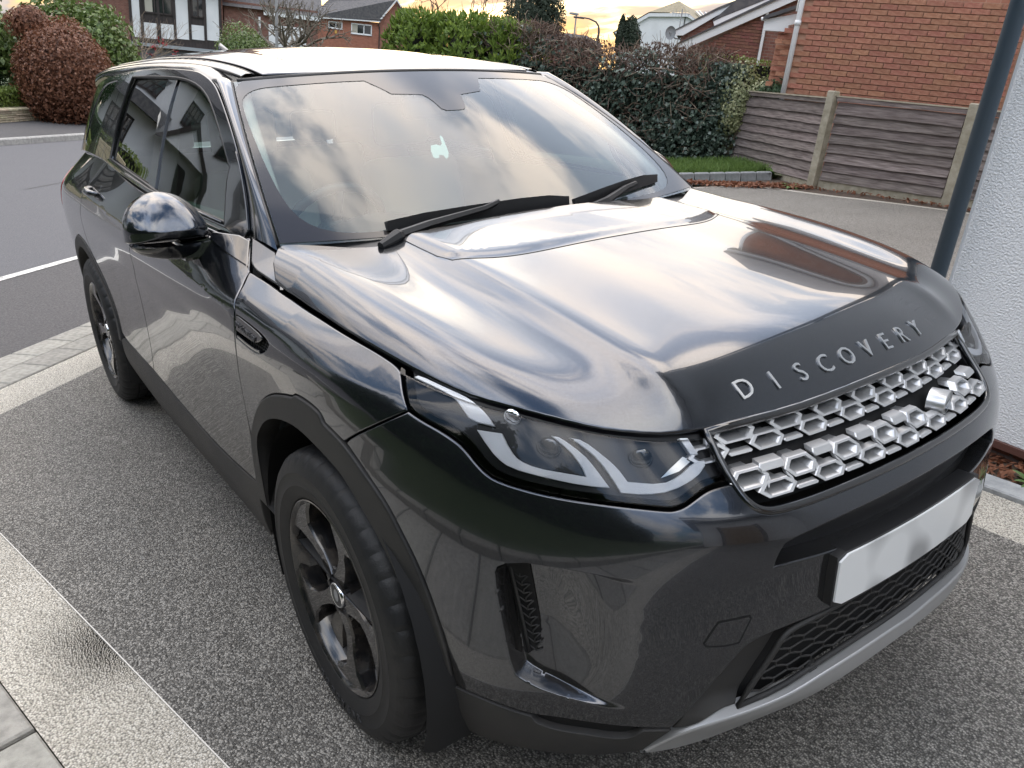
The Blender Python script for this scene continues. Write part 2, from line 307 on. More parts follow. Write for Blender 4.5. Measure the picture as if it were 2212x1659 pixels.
_bw=Spl([-.5,0,.5,.8,1.1,1.8],[.22,.24,.22,.19,.16,.14])
_ss=np.linspace(-.25,2.6,1400); _sp=plan(_ss)
def plan_near(x,y):
    y=np.abs(y); P=np.stack([x,y],1); S=np.empty(len(P))
    for i in range(0,len(P),2000):
        d=((P[i:i+2000,None,:]-_sp[None])**2).sum(2); S[i:i+2000]=_ss[d.argmin(1)]
    e=1e-3
    for k in range(3):
        p=plan(S); t=(plan(S+e)-plan(S-e))/(2*e); t2=(plan(S+e)-2*p+plan(S-e))/(e*e)
        g=((p-P)*t).sum(1); h=(t*t).sum(1)+((p-P)*t2).sum(1); h=np.where(np.abs(h)<.15,.15,h); S=S-np.clip(g/h,-.02,.02)
    p=plan(S); t=(plan(S+e)-plan(S-e)); n=np.stack([t[:,1],-t[:,0]],1); n/=np.linalg.norm(n,axis=1)[:,None]
    return S,((p-P)*n).sum(1)
def _T(x,y): return _tc(x)+_cy(np.abs(y))
_sg=np.linspace(-.3,2.7,600); _zz=_shz(np.clip(_sg,-.28,1.7559)); _di=_zS.rows(_zz,_colS(np.abs(_sg)))
_pp=plan(_sg); _tt=(plan(_sg+1e-3)-plan(_sg-1e-3)); _nn=np.stack([_tt[:,1],-_tt[:,0]],1); _nn/=np.linalg.norm(_nn,axis=1)[:,None]
_q=_pp-_nn*_di[:,None]; _D=_T(_q[:,0],_q[:,1])-_zz
def sm(t): t=np.clip(t,0,1); return t*t*(3-2*t)
def deck_line(y): return .018-.095*(np.abs(y)/.5)**4
def bonnet(u,off=0.0):
    u=np.atleast_2d(np.asarray(u,float)); x,y=u[:,0],u[:,1]
    S,dl=plan_near(x,y); t=(dl-np.interp(S,_sg,_di))/_bw(S)
    z=_T(x,y)-np.interp(S,_sg,_D)*np.clip(1-t,0,1.3)**3
    a=(deck_line(y)-x); b=.505-np.abs(y)
    z=z+.008*sm(a/.05)*sm(b/.045)
    return np.stack([x,y,z+off],1)
_rz=Spl([-3.55,-3.3,-2.9,-2.4,-2.0,-1.7,-1.4,-1.2,-1.0],[1.640,1.660,1.668,1.668,1.662,1.648,1.617,1.586,1.543])
_rd=Spl([-.2,0,.2,.4,.5,.57,.62],[-.005,0,-.005,-.022,-.036,-.052,-.07]); _rk=Spl([-3.4,-2.4,-1.7,-1.1],[1.3,1.0,.85,.35])
def roof(u,off=0.0):
    u=np.atleast_2d(np.asarray(u,float)); y=np.abs(u[:,1])
    z=_rz(u[:,0])+_rd(y)*_rk(u[:,0])-.005*np.exp(-((y-.34)/.01)**2)*sm((-1.25-u[:,0])/.05)
    return np.stack([u[:,0],u[:,1],z+off],1)
CEN=np.array([-1.3,0,.72])
def resample(L,h,keep=25):
    """closed polyline resampled to spacing h; corners sharper than keep degrees stay"""
    L=[np.array(p,float) for p in L]; out=[]; n=len(L)
    for i in range(n):
        a,b=L[i],L[(i+1)%n]; d=np.linalg.norm(b-a)
        if d<1e-6: continue
        k=max(1,int(round(d/h)))
        for j in range(k): out.append(a+(b-a)*j/k)
    return np.array(out)
def chaikin(L,it=2,ang=38):
    """round the gentle corners of a traced outline, keep the sharp ones"""
    L=[np.array(p,float) for p in L]
    for _ in range(it):
        n=len(L); o=[]
        for i in range(n):
            a,b,c=L[i-1],L[i],L[(i+1)%n]; u=b-a; v=c-b
            w=abs(math.degrees(math.atan2(u[0]*v[1]-u[1]*v[0],u@v)))
            if w>ang: o.append(b)
            else: o+= [b*.75+a*.25,b*.75+c*.25]
        L=o
    return L
def offset_poly(P,r):
    n=len(P); A=.5*np.sum(P[:,0]*np.roll(P[:,1],-1)-np.roll(P[:,0],-1)*P[:,1]); sg=1 if A>0 else -1
    t0=P-np.roll(P,1,0); t1=np.roll(P,-1,0)-P
    t0/=np.linalg.norm(t0,axis=1)[:,None]+1e-12; t1/=np.linalg.norm(t1,axis=1)[:,None]+1e-12
    n0=np.stack([-t0[:,1],t0[:,0]],1); n1=np.stack([-t1[:,1],t1[:,0]],1); m=n0+n1; L=np.linalg.norm(m,axis=1)[:,None]; m/=np.where(L<.3,1,L)
    c=np.clip((m*n0).sum(1),.45,1)[:,None]
    return P+sg*r*m/c
def inside(P,Q):
    x,y=Q[:,0],Q[:,1]; r=np.zeros(len(Q),bool); n=len(P)
    for i in range(n):
        a,b=P[i],P[(i+1)%n]
        if a[1]==b[1]: continue
        c=((a[1]>y)!=(b[1]>y))&(x<(b[0]-a[0])*(y-a[1])/(b[1]-a[1])+a[0]); r^=c
    return r
def panel(name,f,outline,m,parent,holes=(),h=.03,depth=.012,gap=.002,lip=.003,mirror=False,off=None,smooth=2,hole_depth=None,extra=None,hole_gap=None):
    """a sheet cut to an outline in a surface's own coordinates, with rounded edges turned inwards.
    f(uv,off) gives the surface; returns the mesh object"""
    O=(lambda q:0.0) if off is None else (off if callable(off) else (lambda q:off))
    loops=[]; base=resample(chaikin(outline,smooth),h*.5); base=offset_poly(base,gap)
    loops.append((base,depth))
    for k,H in enumerate(holes):
        b=resample(chaikin(H,smooth),h*.5); hg=gap if hole_gap is None else hole_gap
        if hg: b=offset_poly(b,-hg)
        loops.append((b,depth if hole_depth is None else hole_depth))
    inner=[offset_poly(b,lip if i==0 else -lip) if lip>0 else b for i,(b,d) in enumerate(loops)]
    lo=base.min(0); hi=base.max(0)
    gx,gy=np.meshgrid(np.arange(lo[0]+h*.37,hi[0],h),np.arange(lo[1]+h*.41,hi[1],h)); gx=gx+(np.arange(gx.shape[0])%2)[:,None]*h*.5
    Q=np.stack([gx.ravel(),gy.ravel()],1)
    if extra is not None: Q=np.vstack([Q,extra])
    k=inside(inner[0],Q)
    for b in inner[1:]: k&=~inside(b,Q)
    Q=Q[k]
    for b in inner:
        if len(Q): 
            d=np.sqrt(((Q[:,None,:]-b[None])**2).sum(2).min(1)); Q=Q[d>h*.38]
    pts=[]; edges=[]
    for b in inner:
        o=len(pts); pts+=[Vector(p) for p in b]; edges+=[(o+i,o+(i+1)%len(b)) for i in range(len(b))]
    pts+=[Vector(p) for p in Q]
    vo,_,fo,_,_,_=delaunay_2d_cdt(pts,edges,[],0,1e-7)
    U=np.array([(v.x,v.y) for v in vo]); F=[tuple(q) for q in fo]
    cen=np.array([U[list(q)].mean(0) for q in F]); ok=inside(inner[0],cen)
    for b in inner[1:]: ok&=~inside(b,cen)
    F=[q for q,g in zip(F,ok) if g]
    def ev(u): return f(u,O(u))
    def nrm(u):
        e=2e-4; a=ev(u+[e,0])-ev(u-[e,0]); b=ev(u+[0,e])-ev(u-[0,e]); n=np.cross(a,b); n/=np.linalg.norm(n,axis=1)[:,None]+1e-15
        return n
    V=ev(U); N=nrm(U); s=np.sign((N*(V-CEN)).sum(1).mean()) or 1; N=N*s
    Vs=[V]; Ns=[N]; cnt=len(V)
    tri=[]
    for q in F:
        a,b,c=V[q[0]],V[q[1]],V[q[2]]
        tri.append(q if np.cross(b-a,c-a)@N[q[0]]>0 else q[::-1])
    rim=[]
    for i,((b,dp),bi) in enumerate(zip(loops,inner)):
        if dp<=0: continue
        P0=ev(bi); N0=nrm(bi)*s; P1=ev(b); d=P1-P0; L=np.linalg.norm(d,axis=1)[:,None]
        if lip<=0:
            c=np.roll(P1,-1,0)-np.roll(P1,1,0); d=np.cross(c,N0); d/=np.linalg.norm(d,axis=1)[:,None]+1e-12
        else: d=d/np.where(L<1e-9,1,L)
        P1=P1-N0*lip*.7; P2=P1-N0*dp; n=len(b); o=cnt
        Vs+=[P0,P1,P1,P2]; Ns+=[N0,N0*.5+d*.85,d,d]; cnt+=4*n
        for j in range(n):
            k2=(j+1)%n
            for r0 in (0,2): rim.append((o+r0*n+j,o+r0*n+k2,o+(r0+1)*n+k2,o+(r0+1)*n+j))
    V=np.vstack(Vs); N=np.vstack(Ns)
    fr=[]
    for q in rim:
        a,b,c=V[q[0]],V[q[1]],V[q[2]]; g=np.cross(b-a,c-a)
        fr.append(q if g@(N[q[0]]+N[q[2]])>0 else q[::-1])
    A=tri+fr
    if mirror: V=V*[1,-1,1]; N=N*[1,-1,1]; A=[q[::-1] for q in A]
    return mk(name,V,A,m,parent,N=N)
def both(name,f,outline,m,parent,**k):
    return [panel(name,f,outline,m,parent,mirror=mi,**k) for mi in (False,True)]
# ============================================================ THE CAR
def paint_mat():
    m=bpy.data.materials.new('charcoal_metallic_paint'); m.use_nodes=True; nt=m.node_tree; b=nt.nodes['Principled BSDF']
    tc=nd(nt,'ShaderNodeTexCoord')
    # metallic flake
    v=nd(nt,'ShaderNodeTexVoronoi'); v.inputs['Scale'].default_value=1400; lk(nt,tc.outputs['Object'],v.inputs['Vector'])
    fl=nd(nt,'ShaderNodeMapRange'); fl.inputs[3].default_value=.7; fl.inputs[4].default_value=1.35; sp=nd(nt,'ShaderNodeSeparateColor'); lk(nt,v.outputs['Color'],sp.inputs[0]); lk(nt,sp.outputs[0],fl.inputs[0])
    base=nd(nt,'ShaderNodeMix'); base.data_type='RGBA'; base.blend_type='MULTIPLY'; base.inputs[0].default_value=1; base.inputs[6].default_value=(.050,.056,.068,1); lk(nt,fl.outputs[0],base.inputs[7])
    # road film: thrown up from the wheels, thickest along the sills and behind the front wheel
    se=nd(nt,'ShaderNodeSeparateXYZ'); lk(nt,tc.outputs['Object'],se.inputs[0])
    n=nd(nt,'ShaderNodeTexNoise'); n.inputs['Scale'].default_value=3.2; n.inputs['Detail'].default_value=6; n.inputs['Roughness'].default_value=.62; lk(nt,tc.outputs['Object'],n.inputs['Vector'])
    zz=nd(nt,'ShaderNodeMath'); zz.operation='MULTIPLY_ADD'; zz.inputs[1].default_value=.55; lk(nt,n.outputs['Fac'],zz.inputs[0]); lk(nt,se.outputs['Z'],zz.inputs[2])
    hm=nd(nt,'ShaderNodeMapRange'); hm.interpolation_type='SMOOTHSTEP'; hm.inputs[1].default_value=1.22; hm.inputs[2].default_value=.62; hm.inputs[3].default_value=0; hm.inputs[4].default_value=1; lk(nt,zz.outputs[0],hm.inputs[0])
    xm=nd(nt,'ShaderNodeMapRange'); xm.interpolation_type='SMOOTHSTEP'; xm.inputs[1].default_value=.25; xm.inputs[2].default_value=-.35; xm.inputs[3].default_value=.10; xm.inputs[4].default_value=.34; lk(nt,se.outputs['X'],xm.inputs[0])
    du=nd(nt,'ShaderNodeMath'); du.operation='MULTIPLY'; lk(nt,hm.outputs[0],du.inputs[0]); lk(nt,xm.outputs[0],du.inputs[1])
    n2=nd(nt,'ShaderNodeTexNoise'); n2.inputs['Scale'].default_value=160; n2.inputs['Detail'].default_value=3; lk(nt,tc.outputs['Object'],n2.inputs['Vector'])
    sp2=nd(nt,'ShaderNodeMapRange'); sp2.inputs[1].default_value=.35; sp2.inputs[2].default_value=.7; sp2.inputs[3].default_value=.6; sp2.inputs[4].default_value=1.25; lk(nt,n2.outputs['Fac'],sp2.inputs[0])
    du2=nd(nt,'ShaderNodeMath'); du2.operation='MULTIPLY'; du2.use_clamp=True; lk(nt,du.outputs[0],du2.inputs[0]); lk(nt,sp2.outputs[0],du2.inputs[1])
    lk(nt,base.outputs[2],b.inputs['Base Color']); b.inputs['Metallic'].default_value=.9; b.inputs['Roughness'].default_value=.17
    b.inputs['Coat Weight'].default_value=1; b.inputs['Coat Roughness'].default_value=.012; b.inputs['Coat IOR'].default_value=1.5
    d=nd(nt,'ShaderNodeBsdfDiffuse'); d.inputs['Color'].default_value=(.165,.145,.12,1); mx=nd(nt,'ShaderNodeMixShader'); lk(nt,du2.outputs[0],mx.inputs[0]); lk(nt,b.outputs[0],mx.inputs[1]); lk(nt,d.outputs[0],mx.inputs[2])
    lk(nt,mx.outputs[0],nt.nodes['Material Output'].inputs[0]); return m
def glass_mat(name,tint,ior=1.55,film=0.0,gain=1.75):
    """thin pane: reflects by its angle, passes tinted light"""
    m=bpy.data.materials.new(name); m.use_nodes=True; nt=m.node_tree; nt.nodes.remove(nt.nodes['Principled BSDF'])
    t=nd(nt,'ShaderNodeBsdfTransparent'); t.inputs[0].default_value=(*tint,1); g=nd(nt,'ShaderNodeBsdfGlossy'); g.inputs['Roughness'].default_value=.004
    fr=nd(nt,'ShaderNodeFresnel'); fr.inputs['IOR'].default_value=ior
    mu=nd(nt,'ShaderNodeMath'); mu.operation='MULTIPLY'; mu.inputs[1].default_value=gain; mu.use_clamp=True; lk(nt,fr.outputs[0],mu.inputs[0])
    mx=nd(nt,'ShaderNodeMixShader'); lk(nt,mu.outputs[0],mx.inputs[0]); lk(nt,t.outputs[0],mx.inputs[1]); lk(nt,g.outputs[0],mx.inputs[2]); last=mx
    if film:
        d=nd(nt,'ShaderNodeBsdfDiffuse'); d.inputs[0].default_value=(.46,.53,.52,1); m2=nd(nt,'ShaderNodeMixShader'); m2.inputs[0].default_value=film; lk(nt,mx.outputs[0],m2.inputs[1]); lk(nt,d.outputs[0],m2.inputs[2]); last=m2
    lk(nt,last.outputs[0],nt.nodes['Material Output'].inputs[0]); return m
PAINT=paint_mat()
CLAD=mat('textured_black_plastic',(.018,.018,.019),.55,col2=(.034,.032,.030),scale=6,bump=.25,bscale=900)
GLOSSB=mat('gloss_black_trim',(.006,.0065,.008),.12,coat=1,spec=.6)
SATB=mat('satin_black',(.012,.012,.013),.42)
VOID=mat('unlit_cavity',(.004,.004,.0045),.8)
SILV=mat('silver_grille_paint',(.56,.565,.57),.32,metal=.75,coat=.3)
SKID=mat('satin_silver_skid_plate',(.42,.42,.42),.42,metal=.55)
RUB=mat('tyre_rubber',(.0065,.007,.0085),.55,col2=(.012,.012,.0125),scale=14,bump=.15,bscale=300)
RIMM=mat('black_alloy',(.010,.010,.011),.22,coat=.7,col2=(.055,.047,.04),scale=26,detail=8,ramp=(.40,.72))
GLS=glass_mat('windscreen_glass',(.80,.93,.90),1.52,.07)
GLF=glass_mat('front_door_glass',(.52,.72,.64),1.55)
GLR=glass_mat('privacy_glass',(.06,.07,.07),1.6)
LENS=glass_mat('headlamp_lens',(.95,.96,.98),1.5,gain=1.0)
LAMPB=mat('lamp_housing_black',(.008,.008,.009),.35,spec=.3)
FRIT=mat('ceramic_edge_band',(.030,.026,.025),.10,spec=.6)
DRL=mat('daytime_light_guide',(.80,.82,.84),.45,bump=.5,bscale=700)
CHROME=mat('chrome',(.75,.76,.78),.08,metal=1)
BADGE=mat('badge_dark_green',(.06,.075,.07),.3,metal=.6,coat=.6)
LETT=mat('badge_silver',(.50,.52,.54),.28,metal=.8)
PLATE=mat('number_plate_white',(.78,.79,.79),.28,col2=(.36,.365,.37),scale=9,detail=0,ramp=(.50,.74),coat=.25)
LEATH=mat('pale_leather',(.48,.46,.42),.55)
DASH=mat('dashboard_black',(.030,.031,.034),.6)
CAR=empty('parked_car'); CAR.matrix_world=Matrix([list(ROT[0])+[0],list(ROT[1])+[0],list(ROT[2])+[0],[0,0,0,1]])
tag(CAR,'black sports utility vehicle with silver honeycomb grille parked on the gravel drive','car')
def sym(half): return [tuple(p) for p in half]+[(-a,b) for a,b in half[::-1] if a>1e-6]
# --- bonnet
SH=[tuple(p) for p in SHUT]
def sh_xy(s_): 
    d=np.interp(s_,_sg,_di); p=plan(np.array([s_]))[0]; e=1e-3; t=plan(np.array([s_+e]))[0]-plan(np.array([s_-e]))[0]; n=np.array([t[1],-t[0]]); n/=np.linalg.norm(n); return tuple(p-n*d)
edge=[sh_xy(s_) for s_ in np.linspace(0,1.7559,44)]
rear=[(-.33,.842),(-.385,.822),(-.425,.792),(-.437,.772),(-.40,.711),(-.347,.624),(-.318,.555),(-.302,.50),(-.298,.3),(-.30,.12),(-.30,0)]
half=edge+rear
bo=[(x,-y) for x,y in half]+[(x,y) for x,y in half[::-1][1:-1]]
ex=[]
for y in np.arange(-.52,.521,.012):
    for d in (-.010,-.005,-.002,0,.002,.005,.010,.02,.03,.045): ex.append((deck_line(y)-d,y))
for x in np.arange(-.30,-.07,.012):
    for d in (-.010,-.005,-.002,0,.002,.005,.010,.02,.035):
        for sg in (-1,1): ex.append((x,sg*(.505-d)))
for x in np.arange(-.28,.66,.02):
    for d in (-.02,-.01,0,.01,.02):
        for sg in (-1,1): ex.append((x,sg*(.495+d)))
BON=panel('bonnet',bonnet,bo,PAINT,CAR,h=.02,depth=.02,gap=.0022,lip=.004,smooth=0,extra=np.array(ex))
# --- front bumper
HL=[[1.2119,1.0175],[1.1888,1.0058],[1.1592,.9858],[1.1346,.9663],[1.0977,.9572],[1.053,.9481],[1.0135,.9352],[.9909,.9223],[.9691,.9062],[.946,.8911],[.922,.8827],[.8738,.8746],[.8118,.8653],[.7353,.8555],[.657,.8437],[.6251,.8386],[.6088,.8367],[.5881,.8388],[.5528,.8512],[.528,.8573],[.4788,.8578],[.4842,.8749],[.4939,.897],[.5043,.9192],[.5092,.9273],[.5388,.9295],[.6042,.9345],[.6626,.9435],[.7367,.9562],[.8253,.9731],[.9158,.9868],[1.0133,.9965],[1.1037,1.0075],[1.1833,1.0155]]
grs=[(0,.808),(.15,.806),(.25,.8045),(.338,.8025),(.408,.8035),(.435,.8098),(.45,.8184),(.4654,.8326),(.4788,.8578)]
top=grs+[tuple(p) for p in HL[19:2:-1]]
sideb=[(1.2135,.9202),(1.2893,.8745),(1.3182,.8527),(1.245,.812),(1.183,.768),(1.1475,.7142),(1.1143,.6583),(1.0878,.5937),(1.066,.5262),(1.0495,.4647),(1.0473,.3787)]
low=[(.9771,.3795),(.9283,.3755),(.8708,.3715),(.8096,.3772),(.736,.3741),(.6462,.368),(.5886,.362),(.566,.4032),(.5256,.4583),(.5054,.4857),(.485,.5121),(.4639,.5371),(.4456,.5477),(.4167,.5561),(.352,.5617),(.30,.564),(.2035,.570),(.091,.5748),(0,.576)]
slot=sym([(0,.773),(.12,.7715),(.2678,.7655),(.35,.757),(.3913,.7498),(.4011,.7419),(.4116,.7229),(.4157,.707),(.3661,.7073),(.2794,.7032),(.15,.702),(0,.702)])
scoop=[(.9316,.7041),(.925,.7182),(.9089,.7293),(.8701,.7392),(.8072,.7392),(.7565,.7336),(.6858,.722),(.622,.7155),(.628,.62),(.636,.50),(.6476,.414),(.7229,.4246),(.8084,.44),(.8488,.4489),(.878,.4603),(.8986,.4711),(.9095,.5059),(.922,.582),(.9301,.6547)]
mir=lambda L:[(-a,b) for a,b in L]
def seg_dist(Q,L):
    d=np.full(len(Q),9.)
    for p,q in zip(L[:-1],L[1:]):
        p,q=np.array(p),np.array(q); v=q-p; k=np.clip(((Q-p)@v)/(v@v),0,1); d=np.minimum(d,np.linalg.norm(Q-p-k[:,None]*v,axis=1))
    return d
_sc=np.array(chaikin(scoop,2)); _wall=[tuple(p) for p in chaikin(scoop[10:]+scoop[:8],0)]
_wall=[np.array(p) for p in resample(scoop,.01) if p[0]>.655 or (p[1]>.70 and p[0]>.625) or (p[1]<.435 and p[0]>.645)]
_wl=scoop[10:]+scoop[:8]
def scoop_off(q):
    Q=np.stack([np.abs(q[:,0]),q[:,1]],1); ins=inside(np.array(scoop),Q); d=seg_dist(Q,_wl)
    t=sm((Q[:,0]-.665)/.185); e=1-.45*np.clip(np.abs(Q[:,1]-.59)/.17,0,1)**2; return np.where(ins,-.052*t*e*sm(d/.011),0)
_wr=resample(scoop,.012); _wr=_wr[seg_dist(_wr,_wl)<.004]
exs=np.vstack([offset_poly(resample(scoop,.010),o_) for o_ in (-.006,-.001,.002,.0045,.007,.0095,.013,.02)]); exs=np.vstack([exs,exs*[-1,1]])
BUM=panel('front_bumper',skirt,sym(top+sideb+low),PAINT,CAR,holes=[slot],h=.022,gap=.0018,lip=.0035,hole_depth=.05,hole_gap=0.0,off=scoop_off,extra=exs)
panel('bumper_slot',skirt,slot,SATB,CAR,h=.03,gap=-.004,lip=0,depth=0,off=-.042)
vent=[(.9287,.7033),(.9119,.7238),(.8756,.7353),(.8689,.7321),(.8661,.6815),(.8599,.6155),(.8521,.5588),(.8547,.5235),(.8651,.5035),(.8845,.4886),(.8979,.4914),(.9085,.5343),(.9204,.6167)]
for mi in (False,True):
    vp=panel('bumper_vent',skirt,vent,VOID,CAR,h=.02,gap=.006,lip=0,depth=0,off=lambda q:scoop_off(q)+.0025,mirror=mi)
    b=MB(); n=11
    for k in range(n+1):
        z=.505+(.71-.505)*k/n; sl=lambda q,z=z:skirt([[q,z]],-.040)[0]
        w=.888+.018*(z-.6)/.1; zz=[(w-.016,z+.006),(w-.003,z),(w+.012,z+.009)]
        b.tube([skirt([[a_,c_]],-.044)[0] for a_,c_ in zz],.0016,5)
        if k<n: b.tube([skirt([[w-.003,z]],-.044)[0],skirt([[w-.0035,z+.0186*.5]],-.044)[0],skirt([[w-.016,z+.0186+.006]],-.044)[0]],.0016,5)
    b.tube([skirt([[.900+.018*(z-.6)/.1,z]],-.042)[0] for z in np.linspace(.50,.715,8)],.003,5)
    if mi: b.v=[(x,-y,z) for x,y,z in b.v]
    b.build('vent_lattice',CLAD,vp,smooth=True)
b=MB(); yl=np.linspace(-.488,.488,60); pl=[(-.29,-.497),(-.2,-.499),(-.12,-.499)]+[(deck_line(y)+.001,y) for y in yl]+[(-.12,.499),(-.2,.499),(-.29,.497)]
b.tube([bonnet([p],-.0004)[0] for p in pl],.0019,6); b.build('bonnet_seam',SATB,BON,smooth=True)
# --- headlamps
d1=[(1.1718,1.0087),(1.0965,1.0012),(1.0553,.9932),(1.0304,.9806),(1.0057,.9654),(.9548,.9612),(.98,.9786),(1.01,.9914),(1.0421,.9994),(1.0883,1.0057),(1.1616,1.013)]
d2=[(.9876,.9533),(.9378,.9519),(.9144,.9281),(.897,.915),(.8622,.9051),(.7991,.8968),(.7682,.8918),(.778,.9077),(.8025,.9308),(.8413,.9523),(.8212,.9497),(.776,.925),(.7522,.9041),(.7245,.8741),(.7669,.8783),(.8448,.8913),(.9089,.9022),(.9376,.9156),(.963,.9339)]
d3=[(.8063,.9495),(.7775,.9448),(.7362,.9204),(.7094,.9014),(.6903,.8804),(.6232,.8703),(.5856,.8767),(.5458,.8919),(.5217,.8911),(.5227,.884),(.5456,.8715),(.6045,.8587),(.6555,.8591),(.7039,.8653),(.7196,.8874),(.7461,.9161),(.7803,.9375)]
d4=[(.5684,.928),(.548,.926),(.5319,.9009),(.5497,.9028)]
for mi in (False,True):
    hl=panel('headlight',skirt,HL,LAMPB,CAR,h=.025,gap=.003,lip=.002,depth=.02,off=-.022,mirror=mi)
    panel('lens',skirt,HL,LENS,hl,h=.02,gap=.003,lip=.003,depth=.018,off=0.0,mirror=mi)
    for d in (d1,d2,d3,d4): panel('light_guide',skirt,d,DRL,hl,h=.02,gap=0,lip=.0015,depth=.008,off=-.009,mirror=mi,smooth=1)
    sg=[1,-1,1] if mi else [1,1,1]
    for (a_,c_,r_) in ((.928,.972,.017),(.845,.930,.022),(.66,.905,.022)):
        c=skirt([[a_,c_]],-.012)[0]; n=(skirt([[a_,c_]],0)[0]-skirt([[a_,c_]],-.02)[0]); n/=np.linalg.norm(n)
        up=np.array([0,0,1.]); u=np.cross(up,n); u/=np.linalg.norm(u); w=np.cross(n,u); b=MB(); V=[];F=[]
        for k in range(5):
            t=k/4*math.pi/2; rr=r_*math.cos(t); dd=r_*.35*math.sin(t)
            for j in range(20): q=2*math.pi*j/20; V.append((c+rr*(math.cos(q)*u+math.sin(q)*w)+n*(dd-.006))*sg)
        for k in range(4):
            for j in range(20): F.append((k*20+j,k*20+(j+1)%20,(k+1)*20+(j+1)%20,(k+1)*20+j))
        b.add(V,F); b.build('projector',CHROME if r_<.02 else mat('projector_glass',(.05,.055,.06),.04,metal=.6,coat=1),hl,smooth=True)
    # polished reflector at the inner end of the lamp
    panel('reflector',skirt,[(.6221,.8762),(.6018,.8858),(.5671,.8995),(.5477,.8922),(.5807,.8808)],mat('lamp_reflector',(.55,.53,.48),.12,metal=.9),hl,h=.02,gap=0,lip=0,depth=0,off=-.016,mirror=mi,smooth=0)
# --- grille
gi=[(0,.935),(.1242,.9335),(.2846,.931),(.42,.931),(.5025,.929),(.4939,.9),(.4788,.8578),(.4654,.8326),(.45,.8184),(.435,.8098),(.408,.8035),(.338,.8025),(.25,.8045),(.15,.806),(0,.808)]
GR=panel('grille',skirt,sym(gi),VOID,CAR,h=.04,gap=-.004,lip=0,depth=0,off=-.045)
def ring(path,r,name,m,parent,off):
    b=MB(); P=[skirt([[a_,c_]],off)[0] for a_,c_ in path]; b.tube(P,r,8,cap=False); return b.build(name,m,parent,smooth=True)
gin=sym(gi); gin=chaikin(gin,1); ring(list(gin)+[gin[0]],.009,'grille_surround',GLOSSB,GR,-.006)
def y2s(y): 
    return math.copysign(float(np.interp(abs(y),[0,.13,.27,.385,.49],[0,.137,.289,.424,.56])),-y)
def gpt(y,z,o): return skirt([[y2s(y),z]],o)[0]
def hex_pts(y,z,w,hh,tilt=0):
    q=[(-.5,0),(-.30,.5),(.30,.5),(.5,0),(.30,-.5),(-.30,-.5)]; return [(y+a*w,z+b_*hh+tilt*a) for a,b_ in q]
def grille_cell(y,z,w,hh,o0,deep):
    """hexagonal tube with a broad face and a tapering throat"""
    rings=[(1.0,o0-.016),(1.0,o0-.002),(.97,o0),(.76,o0),(.70,o0-.004),(.52,o0-deep*1.35)]
    V=[];F=[]
    for k,(s_,o) in enumerate(rings): V+= [gpt(a,b_,o) for a,b_ in hex_pts(y,z,w*s_,hh*s_*(1 if s_>.78 else .97))]
    for k in range(len(rings)-1):
        for j in range(6): F.append((6*k+j,6*k+(j+1)%6,6*k+6+(j+1)%6,6*k+6+j))
    b=MB(); b.add(V,F); o=b.build('grille_cell',SILV,GR); return o
def grille_bar(y0,z0,y1,z1,hh,o0,th=.012,name='grille_bar'):
    V=[];F=[]; dy,dz=y1-y0,z1-z0
    e=[(0,-.5),(.0,.5),(1,.5),(1,-.5)]; prof=[]
    for (s_,o) in ((1.0,o0-th),(1.0,o0-.0025),(.8,o0)):
        for a,b_ in ((.06,-.5),(0,0),(.06,.5),(.94,.5),(1,0),(.94,-.5)):
            q=.5+(a-.5)*(1 if s_==1 else .965); V.append(gpt(y0+dy*q,z0+dz*q+b_*hh*s_,o))
    for k in range(2):
        for j in range(6): F.append((6*k+j,6*k+(j+1)%6,6*k+6+(j+1)%6,6*k+6+j))
    F.append(tuple(range(12,18))); b=MB(); b.add(V,F); return b.build(name,SILV,GR)
pit=.1195
for r,(y0,z,w,hh,o0) in enumerate([(-.030,.917,.088,.0265,-.012),(.030,.896,.080,.0235,-.012),(-.050,.8565,.088,.0275,.002),(.008,.8365,.080,.0225,.002)]):
    for k in range(-4,5):
        y=y0+k*pit
        if abs(y)>(.458 if r<2 else .416): continue
        if r==2 and abs(y-.19)<.04: continue
        if r==2 and y<-.40: y,w=-.395,.074
        grille_cell(y,z,w,hh,o0,.034)
        # arm down to the staggered row below
        if r in (0,2):
            for sd in (-1,1):
                yb=y+sd*pit/2
                if abs(yb)<.45: grille_bar(y+sd*.036,z-.004,yb-sd*.034,z-(.0165 if r==0 else .016),.0075,o0-.001,.010)
    for k in range(-5,6):
        y=y0+(k+.5)*pit
        if abs(y)>(.43 if r<2 else .385): continue
        if r==0: grille_bar(y-.026,z+.0085,y+.026,z+.0085,.0055,o0-.002)
        if r==1: grille_bar(y-.024,z-.0085,y+.024,z-.0085,.0055,o0-.002)
        if r==2 and abs(y-.19)>.09: grille_bar(y-.026,z+.012,y+.026,z+.012,.0125,o0+.004,.022,'grille_block')
        if r==3: grille_bar(y-.024,z-.0085,y+.024,z-.0085,.0055,o0-.002)
